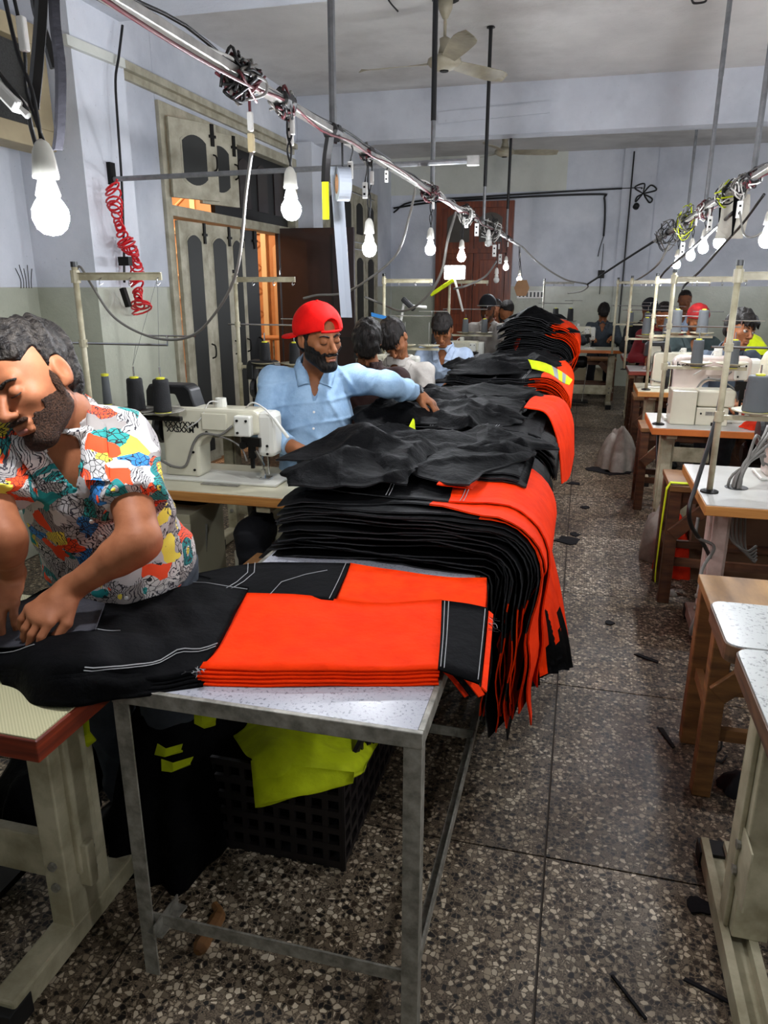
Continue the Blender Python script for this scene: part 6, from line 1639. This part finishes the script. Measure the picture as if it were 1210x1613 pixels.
def person(base, J, F_, U_, skinm, shirtm, label, hair='short', cap=None, beard=0, sleeves='long', lids=True, hairc=None, coarse=.011, fine=.0045, hands=None, legs=True,
           trousm=None, extra=None, foldamp=.004, shortcut=.6, collar=True, placket=True, S=1.0, vneck=.03, build=1.0, group=None, shoes=True, fr=True, amat=None):
    base = Vector(base)
    t = empty('person', tuple(base), label=label, cat='person', group=group)
    b = arr(base)
    J = {k: arr(v) - b for k, v in J.items()}
    R = frame(F_, U_); Hd = J['head']
    HP, L = head_prims(Hd, R, S, lids)
    sh = J['sr'] - J['sl']; across = sh / np.linalg.norm(sh); up = J['neck'] - J['pelvis']; tl = np.linalg.norm(up); upn = up / tl
    fwd = np.cross(upn, across); fwd /= np.linalg.norm(fwd); TR = np.stack([across, fwd, upn], 1)
    hw = np.linalg.norm(sh) / 2
    def tp(s): return J['pelvis'] + up * s
    B = build
    nb = L(0, -.030, -.075)
    torso = [el(tp(.06), (.155 * B, .112 * B, .14), TR, .05), el(tp(.35), (.145 * B, .108 * B, .17), TR, .06), el(tp(.68), (hw * .92, .118 * B, .17), TR, .06), rc(J['sl'], J['sr'], .052, .052, .05), rc(tp(.86), J['neck'] + upn * .01, .09, .060, .06)]
    neck = [rc(J['neck'] - upn * .03, nb, .056 * S, .050 * S, .02)]
    arms = []
    for s in ('l', 'r'):
        arms += [rc(J['s' + s], J['e' + s], .049 * B, .040 * B, .03), rc(J['e' + s], J['w' + s], .040 * B, .0265, .015)]
        mid = J['e' + s] * .7 + J['w' + s] * .3; arms.append(rc(J['e' + s] * .85 + J['w' + s] * .15, mid, .041 * B, .038 * B, .02))
    hnd = []
    for hd in (hands or []): hnd += hand_prims(arr(hd['w']) - b, hd['F'], hd['N'], hd['side'], hd.get('curls', (.5, .55, .6, .65)), hd.get('spread', .1), hd.get('thumb', (.7, .5)), hd.get('S', 1.0))
    lg = []
    for s in ('l', 'r'):
        if 'k' + s in J:
            lg += [rc(J['h' + s], J['k' + s], .078, .052, .04), rc(J['k' + s], J['a' + s], .052, .036, .02), rc(J['a' + s] + np.array([0, 0, -.02]), J['f' + s], .036, .03, .02)]
    allp = HP + neck + torso + arms + lg
    los = []; his = []
    for p in allp + hnd:
        if p[0] == 'neg': continue
        lo, hi = prim_box(p, .04); los.append(lo); his.append(hi)
    lo = np.min(los, 0); hi = np.max(his, 0)
    boxes = [(Hd - .15 * S, Hd + .15 * S)] if fine else []
    if fine:
        for hd in (hands or []): w_ = arr(hd['w']) - b; f_ = arr(hd['F']); f_ = f_ / np.linalg.norm(f_); c_ = w_ + f_ * .09; boxes.append((c_ - .11, c_ + .11))
    AX = [ax1(lo[i], hi[i], coarse, [(bx[0][i], bx[1][i], fine) for bx in boxes]) for i in range(3)]
    # merge overlapping fine ranges
    AX = [a[np.concatenate([[True], np.diff(a) > (fine or coarse) * .45])] for a in AX]
    thin = lambda P, q: [((p[0], p[1], p[2], max(.01, p[3] - q), max(.01, p[4] - q), p[5], p[6]) if p[0] == 'rc' else (p[0], p[1], tuple(max(.01, r_ - q) for r_ in p[2]), p[3], p[4], p[5])) for p in P]
    f = build_field(AX, HP + neck + thin(torso, .014) + arms + hnd + thin(lg, .012))
    nets(f, 'body', skinm, t)
    # shirt
    shp = list(torso); sl = []
    for s in ('l', 'r'):
        A, E_, W_ = J['s' + s], J['e' + s], J['w' + s]
        if sleeves == 'long':
            shp += [rc(A, E_, .056 * B, .050 * B, .04), rc(E_, W_ * .86 + E_ * .14, .049 * B, .038, .03, (W_ * .88 + E_ * .12, (W_ - E_) / np.linalg.norm(W_ - E_)))]
        else:
            c_ = A + (E_ - A) * shortcut; n_ = (E_ - A) / np.linalg.norm(E_ - A)
            shp += [rc(A, c_, .066 * B, .066 * B, .05, (c_, n_))]
    # hem skirt
    hemz = -.10 if sleeves == 'long' else -.02
    shp.append(rc(tp(.10), tp(hemz), .150 * B, .155 * B, .06, (tp(hemz), -upn)))
    fs = build_field(AX, shp, .006)
    if foldamp: fold(fs, lo, hi, foldamp, hash(label) % 7)
    if vneck:
        v0 = J['neck'] + fwd * .06 + upn * .03; v1 = J['neck'] + fwd * .12 - upn * (.09 + vneck)
        q = rc(v0, v1, .045, .006); l2, h2 = prim_box(q, .03); s_, X, Y, Z = fs.sub(l2, h2); fs.F[s_] = np.maximum(fs.F[s_], -prim_eval(q, X, Y, Z))
    q = rc(J['neck'] + upn * .00, nb + upn * .1, .066, .066); l2, h2 = prim_box(q, .03); s_, X, Y, Z = fs.sub(l2, h2); fs.F[s_] = np.maximum(fs.F[s_], -prim_eval(q, X, Y, Z))
    nets(fs, 'shirt', shirtm, t)
    if collar:
        fc = Field(AX); na = J['neck'] + upn * .004; nd = nb - J['neck']; nd = nd / np.linalg.norm(nd)
        s_, X, Y, Z = fc.sub(J['neck'] - .14, J['neck'] + .14)
        d = d_rc(X, Y, Z, na, na + nd * .05, .084, .072); d = np.abs(d) - .0055
        h_ = (X - na[0]) * nd[0] + (Y - na[1]) * nd[1] + (Z - na[2]) * nd[2]
        d = np.maximum(d, h_ - .050); d = np.maximum(d, -.012 - h_)
        q = J['neck'] + fwd * .085; dd = np.sqrt((X - q[0]) ** 2 + (Y - q[1]) ** 2 + (Z - q[2]) ** 2) - .034
        d = np.maximum(d, -dd); fc.F[s_] = d.astype(np.float32); nets(fc, 'collar', shirtm, t)
        def outp(q, dr):
            for _ in range(30):
                ii = [min(max(np.searchsorted(AX[i], q[i]), 0), len(AX[i]) - 1) for i in range(3)]
                if fs.F[ii[0], ii[1], ii[2]] > .003: break
                q = q + dr * .004
            return q
        for s in (-1, 1):
            n0 = J['neck']; A = n0 + across * s * .074 + upn * .040; Bq = n0 + fwd * .095 - upn * (.03 + vneck) + across * s * .020; Cq = n0 + fwd * .085 - upn * (.045 + vneck) + across * s * .075; Dq = n0 + across * s * .100 + upn * .012 + fwd * .02
            dr = fwd * .8 + upn * .6; rows = []
            for a_ in np.linspace(0, 1, 7):
                row = []
                for b_ in np.linspace(0, 1, 5):
                    q = (A * (1 - a_) + Bq * a_) * (1 - b_) + (Dq * (1 - a_) + Cq * a_) * b_; row.append(V(*(outp(q, dr) + dr * (.006 + .004 * (1 - b_)))))
                rows.append(row)
            MB().sheet(rows, .004).build('lapel', shirtm, t, smooth=True)
    if placket:
        m = MB(); PT = []
        for k in range(7):
            c_ = tp(.80 - k * .12) + fwd * .2
            # march to surface
            q = c_.copy()
            for _ in range(24):
                ii = [min(max(np.searchsorted(AX[i], q[i]), 0), len(AX[i]) - 1) for i in range(3)]
                if fs.F[ii[0], ii[1], ii[2]] < .003: break
                q = q - fwd * .007
            if k and fs.F[ii[0], ii[1], ii[2]] < .05: MB().lathe([(.0055, 0), (.0055, .003), (.003, .0035)], V(*q), 8, axis=V(*fwd)).build('shirt_button', white_pl, t)
    # trousers
    if lg and trousm is not None:
        tr = [el(tp(.02), (.165 * B, .125 * B, .12), TR, .05)]
        for s in ('l', 'r'): tr += [rc(J['h' + s], J['k' + s], .092, .072, .05), rc(J['k' + s], J['a' + s], .072, .056, .03, (J['a' + s] - np.array([0, 0, .01]), np.array([0, 0, -1.0])))]
        ft = build_field(AX, tr); fold(ft, lo, hi, .004, 2.0); nets(ft, 'trousers', trousm, t)
    if shoes and lg:
        for s in ('l', 'r'):
            a_ = J['a' + s]; f_ = J['f' + s]; d = f_ - a_; d[2] = 0; d = d / (np.linalg.norm(d) + 1e-6)
            c_ = V(*((a_ + f_) / 2)); ang = math.atan2(d[1], d[0]) - PI / 2
            m = MB().ball((0, 0, 0), 1, 12, sc=(.048, .13, .042)); o = m.build('shoe', black_iron, t, smooth=True); o.location = (c_.x, c_.y, .045 - base.z * 0); o.rotation_euler = (0, 0, ang)
    # head dressing
    hm = hairc or HAIR
    hf = fine or coarse * .6
    hAX = [np.arange(Hd[i] - .17 * S, Hd[i] + .17 * S, hf) for i in range(3)]
    gx, gy, gz = np.meshgrid(*[a - h_ for a, h_ in zip(hAX, Hd)], indexing='ij')
    lx = (gx * R[0, 0] + gy * R[1, 0] + gz * R[2, 0]) / S; ly = (gx * R[0, 1] + gy * R[1, 1] + gz * R[2, 1]) / S; lz = (gx * R[0, 2] + gy * R[1, 2] + gz * R[2, 2]) / S
    def ell(c, r): return (np.sqrt(((lx - c[0]) / r[0]) ** 2 + ((ly - c[1]) / r[1]) ** 2 + ((lz - c[2]) / r[2]) ** 2) - 1) * min(r)
    if hair:
        thick = {'short': .009, 'wavy': .014, 'mop': .020, 'tight': .006}[hair]
        d = ell((0, -.018, .040), (.077 + thick * .45, .097 + thick * .7, .086 + thick))
        back = ell((0, -.046, -.006), (.066 + thick * .4, .058 + thick * .5, .066)); d = np.minimum(d, back)
        ridge = np.sin(90 * lx + 30 * ly + 4 * np.sin(50 * ly + 20 * lz)) + .7 * np.sin(70 * ly + 55 * lz + 3 * np.sin(60 * lx)) + .5 * np.sin(150 * lx - 80 * lz)
        d = d + ridge * {'short': .0014, 'wavy': .0034, 'mop': .003, 'tight': .0006}[hair]
        hl = {'short': .062, 'wavy': .060, 'mop': .038, 'tight': .062}[hair]
        # face opening
        if hair == 'mop': hl_r = random.Random(int(abs(Hd[2]) * 1e4) + len(label))
        cutp = (ly - .052) * .62 - (lz - hl) * .78 + .35 * np.abs(lx) * (-.3)
        cutp = np.minimum(cutp + .0, 1)
        face = np.minimum(cutp, ly + .012 + .0 * lz)          # remove only in front of the ears
        face = np.where(lz < hl + .01, np.maximum(face, np.minimum(ly - .012, hl - .002 - lz + .010 * np.sin(150 * lx))), face)
        d = np.maximum(d, np.where(face > 0, face, face * .6))
        d = np.maximum(d, -(lz + .065))
        ear = ell((.083, -.008, .0), (.020, .024, .034)); ear2 = ell((-.083, -.008, .0), (.020, .024, .034))
        d = np.maximum(d, -np.minimum(ear, ear2))
        if cap: d = np.maximum(d, lz - {'ball': .040, 'ballback': .036, 'turban': .03, 'topi': .05}[cap[1]])
        if cap and cap[1] == 'ballback': d = np.minimum(d, np.maximum(ell((0, -.016, .040), (.083, .102, .092)), np.maximum(np.maximum(ly - .022 - .3 * lz, lz - .040), -(lz + .068))))
        if hair == 'mop' and not cap:
            for q in range(15):
                x0 = -.062 + .124 * q / 14; dx = hl_r.uniform(-.018, .018); zb = .018 + hl_r.uniform(-.012, .018) + 2.0 * x0 * x0
                a_ = np.array([x0 * .8, .062 - 5 * x0 * x0, .098]); m_ = np.array([x0 * 1.05 + dx * .5, .098 - 9 * x0 * x0, .066]); e_ = np.array([x0 * 1.1 + dx, .103 - 9 * x0 * x0, zb])
                d = smin(d, d_rc(lx, ly, lz, a_, m_, .013, .010), .006); d = smin(d, d_rc(lx, ly, lz, m_, e_, .010, .003), .004)
        fh = Field(hAX); fh.F = (d * S).astype(np.float32); nets(fh, 'hair', hm, t)
    if beard:
        fb = build_field(hAX, [p for p in HP[:8]] )
        d = fb.F / S - (.0018 if beard == 1 else .0042)
        line_ = (-.050 if beard == 1 else -.042) + .95 * np.maximum(0, np.abs(lx) - .042) + .004 * np.sin(300 * lx)
        d = np.maximum(d, lz - line_); d = np.maximum(d, -(ly + .002)); d = np.maximum(d, -(lz + .128))
        d = np.maximum(d, -ell((0, .095, -.064), (.022, .03, .012)))
        mus = np.minimum(ell((.013, .094, -.049), (.018, .009, .0055)), ell((-.013, .094, -.049), (.018, .009, .0055)))
        side = ell((.070, .012, -.02), (.008, .009, .032)); side2 = ell((-.070, .012, -.02), (.008, .009, .032))
        d = np.minimum(np.minimum(d, mus), np.minimum(side, side2)) + .0006 * np.sin(400 * lx) * np.sin(380 * lz)
        fb.F = (d * S).astype(np.float32); nets(fb, 'beard', BEARD1 if beard == 1 else hm, t)
    fb = Field(hAX); d = None
    for s in (-1, 1):
        for k in range(6):
            q = k / 5; e = ell((s * (.014 + .032 * q), .090 - .010 * q * q, .022 + .006 * math.sin(q * 2.6)), (.007, .006, .0042 - .0015 * q)); d = e if d is None else np.minimum(d, e)
    fb.F = (d * S).astype(np.float32); nets(fb, 'eyebrows', hm, t)
    for s in (-1, 1):
        m = MB(); e = L(s * .031, .0795, .004)
        if lids:
            pts = [V(*L(s * .031 + .0145 * math.cos(a), .0795 + .0145 * math.sin(a) * .98, -.0010 - .003 * math.sin(a))) for a in np.linspace(.25, PI - .25, 7)]
            m.tube(pts, .0011 * S, 5); m.build('eyelashes', hm, t)
        else:
            m.ball(V(*e), .0136 * S, 12); m.build('eyeball', EYEW, t, smooth=True)
            m = MB(); m.lathe([(.0068 * S, .0115 * S), (.0055 * S, .0128 * S), (.0, .0141 * S)], V(*e), 12, axis=V(*R[:, 1])); m.build('iris', IRIS, t)
            pts = [V(*L(s * .031 + .0150 * math.cos(a), .0795 + .0140 * math.sin(a), .0095 + .001)) for a in np.linspace(.25, PI - .25, 7)]
            m = MB(); m.tube(pts, .0022 * S, 5); m.build('upper_eyelid', skinm, t)
    # lips
    m = MB(); m.tube([V(*L(x, .0935 - 6 * x * x, -.0595 + 2 * x * x)) for x in np.linspace(-.018, .018, 7)], [.002 * S] + [.0044 * S] * 5 + [.002 * S], 6); m.tube([V(*L(x, .0945 - 6 * x * x, -.070)) for x in np.linspace(-.016, .016, 7)], [.002 * S] + [.0055 * S] * 5 + [.002 * S], 6)
    m.build('lips', LIPS, t, smooth=True)
    if cap:
        capm, kind = cap
        fcp = Field(hAX); tk = .018 if kind != 'turban' else .014
        d = ell((0, -.014, .042), (.078 + tk, .100 + tk, .086 + tk + (.012 if kind == 'ball' else 0)))
        cutz = {'ball': .040, 'ballback': .020, 'turban': .030, 'topi': .050}[kind]
        d = np.maximum(d, cutz + (.25 * ly if kind == 'turban' else (.32 * ly if kind == 'ballback' else .05 * ly)) - lz)
        if kind == 'ballback':
            hole = ell((0, .11, .062), (.036, .05, .034)); d = np.maximum(d, -hole)
        if kind == 'turban': d = d + .002 * np.sin(170 * lz + 60 * lx)
        seamd = .0012 * np.abs(np.sin(3 * np.arctan2(lx, ly + .014))) if kind.startswith('ball') else 0
        d = d + seamd
        fcp.F = (d * S).astype(np.float32); nets(fcp, 'cap_crown', capm, t)
        if kind.startswith('ball'):
            sg = -1 if kind == 'ballback' else 1
            fcb = Field(hAX); az = 0.0 if sg > 0 else .6
            ux = lx * math.cos(az) + ly * math.sin(az) * 1.0; uy = -lx * math.sin(az) * 1.0 + ly * math.cos(az)
            if sg < 0: ux, uy = lx * math.cos(az) + ly * math.sin(az), lx * math.sin(az) * -1 + ly * math.cos(az)
            fb2 = np.sqrt((ux / .062) ** 2 + ((uy - sg * .100) / .062) ** 2) - 1
            zz = lz - (.042 if sg > 0 else .012) + 2.2 * ux ** 2 + .25 * (sg * uy - .1)
            d = np.maximum(fb2 * .06, np.abs(zz) - .0035)
            fcb.F = (d * S).astype(np.float32); nets(fcb, 'cap_brim', capm, t)
            MB().ball(V(*L(0, -.014, .042 + .086 + tk + (.012 if kind == 'ball' else 0))), .007, 8, sc=(1, 1, .6)).build('cap_button', capm, t)
            if kind == 'ballback':
                MB().tube([V(*L(x, .103 - 8 * x * x, .046)) for x in np.linspace(-.045, .045, 9)], .006, 6).build('cap_strap', capm, t)
    if extra: extra(t, J, L, TR)
    return t
HAIR = hairm('black_hair'); HAIRW = hairm('greying_wavy_hair', '#0f0c0b', '#3b3631', (40, 40, 40)); BEARD1 = hairm('dark_stubble', '#21160f', '#5a3f30', (140, 140, 140))
EYEW = mat('eye_white', '#99928a', .4); IRIS = mat('dark_iris', '#150d08', .2); LIPS = mat('lips', '#8f5648', .5)
sk1 = skin('skin_light', '#9a6142', '#875134'); sk2 = skin('skin_tan', '#875536', '#744526'); sk3 = skin('skin_brown', '#6d4229', '#59331e')
sh_print = printed('printed_shirt_cloth')
sh_blue = cloth('light_blue_shirt', '#94b0ca', .8, '#7f9cb8', folds=.35); sh_white = cloth('white_kurta', '#b3ada5', .85, '#a09a93', folds=.3)
sh_bluew = cloth('pale_blue_kurta', '#a3b1c4', .85, '#8e9db4', folds=.3); sh_beige = cloth('beige_kurta', '#b08f7c', .85, folds=.3); sh_grey = cloth('dark_grey_shirt', '#3c4248', .85, folds=.3)
sh_red = cloth('maroon_jersey', '#6d1018', .8, folds=.3); sh_green = cloth('dark_green_grey_shirt', '#2f3a3a', .85, folds=.3); sh_slate = cloth('slate_shirt', '#4d5763', .85, folds=.3)
sh_cream = cloth('cream_kurta', '#cfc8ae', .85, folds=.3); sh_black = cloth('black_shirt', '#17171a', .85, folds=.3)
tr_dark = cloth('dark_trousers', '#17171b', .85, folds=.3); tr_jean = cloth('grey_denim', '#3a3f47', .85, folds=.3)
cap_red = cloth('red_cap_cloth', '#c80e0a', .75, '#a80b08', folds=.2, spec=.1); cap_dark = cloth('dark_cap_cloth', '#16171c', .8, folds=.2)
brown_sh = cloth('dark_brown_shirt', '#2a1512', .8, folds=.3)

# ---- 1: the man in the printed shirt
d_ = dep
J1 = dict(head=d_(53, 605, 1.54), neck=d_(96, 672, 1.62), sl=d_(186, 702, 1.68), sr=d_(-45, 712, 1.56), el=d_(222, 852, 1.56), er=d_(4, 845, 1.50), wl=d_(108, 930, 1.60), wr=d_(18, 905, 1.68), pelvis=d_(205, 915, 1.97))
# 'l'/'r' here: l = his left (image right); spine 'across' must run image-left -> use sr - sl flipped frame below
pv = J1['pelvis']; bx, by = pv.x, pv.y
for s, sg in (('l', 1), ('r', -1)):
    J1['h' + s] = pv + V(.09 * sg, -.01, -.03); J1['k' + s] = V(bx + .10 * sg, by - .02, .46); J1['a' + s] = V(bx + .11 * sg, by + .03, .09); J1['f' + s] = V(bx + .12 * sg, by - .12, .04)
hands1 = [dict(w=J1['wl'], F=camdir(-.55, -.62, .55), N=camdir(-.25, -.75, -.35), side=1, curls=(.42, .46, .50, .52), spread=.12, thumb=(.6, .7)),
          dict(w=J1['wr'], F=camdir(.0, -.70, .60), N=camdir(-.05, -.75, -.45), side=-1, curls=(.12, .25, .35, .4), spread=.16, thumb=(.9, .6))]
hf1 = camdir(-.27, -.50, .82); hu1 = camdir(-.42, .83, .33)
person((bx, by, 0), J1, hf1, hu1, sk1, sh_print, 'man in a colourful printed shirt leaning over the nearest table, hands on black cloth', hair='wavy', hairc=HAIRW, beard=1, sleeves='short', lids=True, coarse=.010, fine=.0034, hands=hands1, trousm=tr_jean, foldamp=.0035, shortcut=.64, vneck=.05, build=1.06, S=1.0)
# ---- 2: the man in the red cap
J2 = dict(head=d_(503, 533, 3.154), neck=d_(498, 583, 3.326), sl=d_(561, 598, 3.348), sr=d_(432, 600, 3.326), el=d_(612, 606, 3.154), er=d_(411, 678, 3.197), wl=d_(655, 619, 3.370), wr=d_(464, 706, 3.089), pelvis=d_(492, 790, 3.391))
pv = J2['pelvis']; bx, by = pv.x, pv.y
for s, sg in (('l', 1), ('r', -1)):
    J2['h' + s] = pv + V(.09 * sg, -.02, -.0); J2['k' + s] = V(bx + .12 * sg, by - .40, min(pv.z - .04, .56)); J2['a' + s] = V(bx + .12 * sg, by - .38, .09); J2['f' + s] = V(bx + .12 * sg, by - .50, .04)
hands2 = [dict(w=J2['wl'], F=camdir(.75, -.50, .12), N=camdir(-.35, -.80, -.2), side=-1, curls=(.42, .40, .42, .45), spread=.12, thumb=(.5, .4), S=1.12),
          dict(w=J2['wr'], F=camdir(.9, -.25, .3), N=camdir(-.1, -.9, -.1), side=1, curls=(.3, .3, .3, .3), S=1.05)]
def watch(t, J, L, TR):
    a, b = J['el'], J['wl']; d = (b - a) / np.linalg.norm(b - a); c = b - d * .012
    MB().lathe([(.040, -.014), (.043, -.010), (.043, .010), (.040, .014)], V(*c), 14, axis=V(*d)).build('wrist_band', black_paint, t)
person((bx, by, 0), J2, camdir(.60, -.36, .72), camdir(.0, .93, .40), sk2, sh_blue, 'man in a backwards red cap and light blue shirt reaching over the garment heap', hair='mop', cap=(cap_red, 'ballback'), beard=2, lids=True, coarse=.010, fine=.004, hands=hands2, trousm=tr_dark, foldamp=.0045, vneck=.05, extra=watch, S=1.06, build=1.04)
# ---- seated workers from a shared pose
def seated(x, y, yaw, label, skinm, shirtm, hair='mop', cap=None, beard=0, lean=.12, hp=.55, hyaw=0.0, roll=0.0, z=.60, lids=True, coarse=.017, fine=None, sx=1.0, hands=True, headz=0.0, armw=.13, group=None, sleeves='long', stand=False, hx=0.0):
    c, s = math.cos(yaw), math.sin(yaw)
    def W(a, b, h): return V(x + a * c - b * s, y + a * s + b * c, h)
    zz = z
    J = dict(pelvis=W(0, 0, zz), neck=W(hx * .3, lean + .04, zz + .46), head=W(hx, lean + .13, zz + .62 + headz), sl=W(-.175, lean + .02, zz + .41), sr=W(.175, lean + .02, zz + .41), el=W(-.26, lean + .16, zz + .20), er=W(.26, lean + .16, zz + .20), wl=W(-armw, lean + .36, .83), wr=W(armw, lean + .36, .83))
    for q, sg in (('l', -1), ('r', 1)):
        J['h' + q] = W(.09 * sg, .02, zz - .0)
        if stand: J['k' + q] = W(.09 * sg, .04, .48); J['a' + q] = W(.09 * sg, .0, .09); J['f' + q] = W(.1 * sg, .12, .04)
        else: J['k' + q] = W(.12 * sg, .42, zz - .03); J['a' + q] = W(.12 * sg, .38, .09); J['f' + q] = W(.12 * sg, .5, .04)
    fw = W(math.sin(hyaw) * math.cos(hp), math.cos(hyaw) * math.cos(hp), 0) - V(x, y, 0); F_ = V(fw.x, fw.y, -math.sin(hp))
    U_ = W(math.sin(roll), math.sin(hp), 0) - V(x, y, 0); U_ = V(U_.x, U_.y, math.cos(hp))
    hd = []
    if hands:
        for q, sg in (('wl', 1), ('wr', -1)):
            fv = W(sg * .3, 1, 0) - V(x, y, 0); hd.append(dict(w=J[q], F=V(fv.x, fv.y, -.25), N=V(0, 0, -1) + V(fv.x, fv.y, 0) * -.2, side=sg, curls=(.25, .25, .3, .3)))
    return person((x, y, 0), J, F_, U_, skinm, shirtm, label, hair=hair, cap=cap, beard=beard, coarse=coarse, fine=fine, hands=hd, trousm=tr_dark, foldamp=.004, vneck=.02, lids=lids, group=group, collar=True, placket=False, sleeves=sleeves)
def headat(u, v, d, **k):
    """place so that the head centre projects at (u,v) at depth d; z follows from the seat height"""
    return d_(u, v, d)
def worker(u, v, d, yaw, label, *a, lean=.12, hx=0.0, stand=False, **k):
    h = d_(u, v, d); c, s = math.cos(yaw), math.sin(yaw)
    # invert W for head: head = pos + R*(hx, lean+.13)
    ox = hx * c - (lean + .13) * s; oy = hx * s + (lean + .13) * c
    z = h.z - .62
    return seated(h.x - ox, h.y - oy, yaw, label, *a, lean=lean, hx=hx, z=z, stand=stand, **k)
worker(578, 540, 4.15, PI + .15, 'bowed man with thick black hair close behind the red cap man', sk2, brown_sh, hair='mop', hp=1.15, roll=-.15, coarse=.014)
worker(621, 535, 4.75, PI - .1, 'bowed man in a white collarless kurta sewing behind the red cap man', sk2, sh_white, hair='mop', hp=.85, roll=.2, coarse=.013, fine=.0062, lean=.16, hyaw=-.2)
worker(697, 520, 5.9, PI, 'man in a pale blue kurta with black fringe bent over his machine', sk2, sh_bluew, hair='mop', hp=.55, coarse=.014, fine=.007, hyaw=-.1)
worker(768, 487, 7.9, PI, 'standing man in a white shirt and dark cap before the brown door', sk3, sh_white, hair='short', cap=(cap_dark, 'ball'), hp=.25, stand=True, beard=1, lean=.06)
worker(797, 492, 8.3, PI + .5, 'bearded man in a beige kurta beside the brown door', sk2, sh_beige, hair='short', beard=2, hp=.6, stand=True, lean=.08, hyaw=.4)
worker(781, 489, 8.9, PI, 'man half hidden between the white shirt and the beige kurta', sk3, sh_grey, hair='short', hp=.3, stand=True, lean=.06)
worker(951, 492, 10.75, PI, 'man in a grey shirt bent over the machine at the end of the aisle', sk2, sh_grey, hair='mop', hp=1.0)
worker(1023, 490, 8.7, PI + .2, 'man in black with a dark cap behind the right thread stands', sk3, sh_black, hair='short', cap=(cap_dark, 'ball'), hp=.45, hx=-.0)
worker(1046, 497, 7.5, PI + .05, 'young man in a maroon jersey looking down on the right side', sk2, sh_red, hair='short', hp=.45, coarse=.014, fine=.0075)
worker(1079, 474, 9.2, PI, 'standing man in a light shirt at the back behind the red headscarf', sk3, sh_bluew, hair='short', hp=.05, stand=True, lean=.03)
worker(1099, 505, 6.3, PI + .1, 'bowed man in a red headscarf and dark shirt on the right side', sk2, sh_green, hair='short', cap=(cloth('crimson_headscarf', '#8a0a0c', .8, '#5f0608', folds=.3), 'turban'), hp=.36, beard=1, coarse=.014, fine=.007)
worker(1166, 520, 4.9, PI + .35, 'man in a slate shirt with floppy black hair facing the viewer', sk2, sh_slate, hair='mop', hp=.12, roll=-.22, lids=False, coarse=.013, fine=.0055, hyaw=-.2, lean=.1)
worker(1296, 508, 3.9, PI, 'man in a cream kurta cut off by the right edge', sk2, sh_cream, hair='short', hp=.5, coarse=.013)
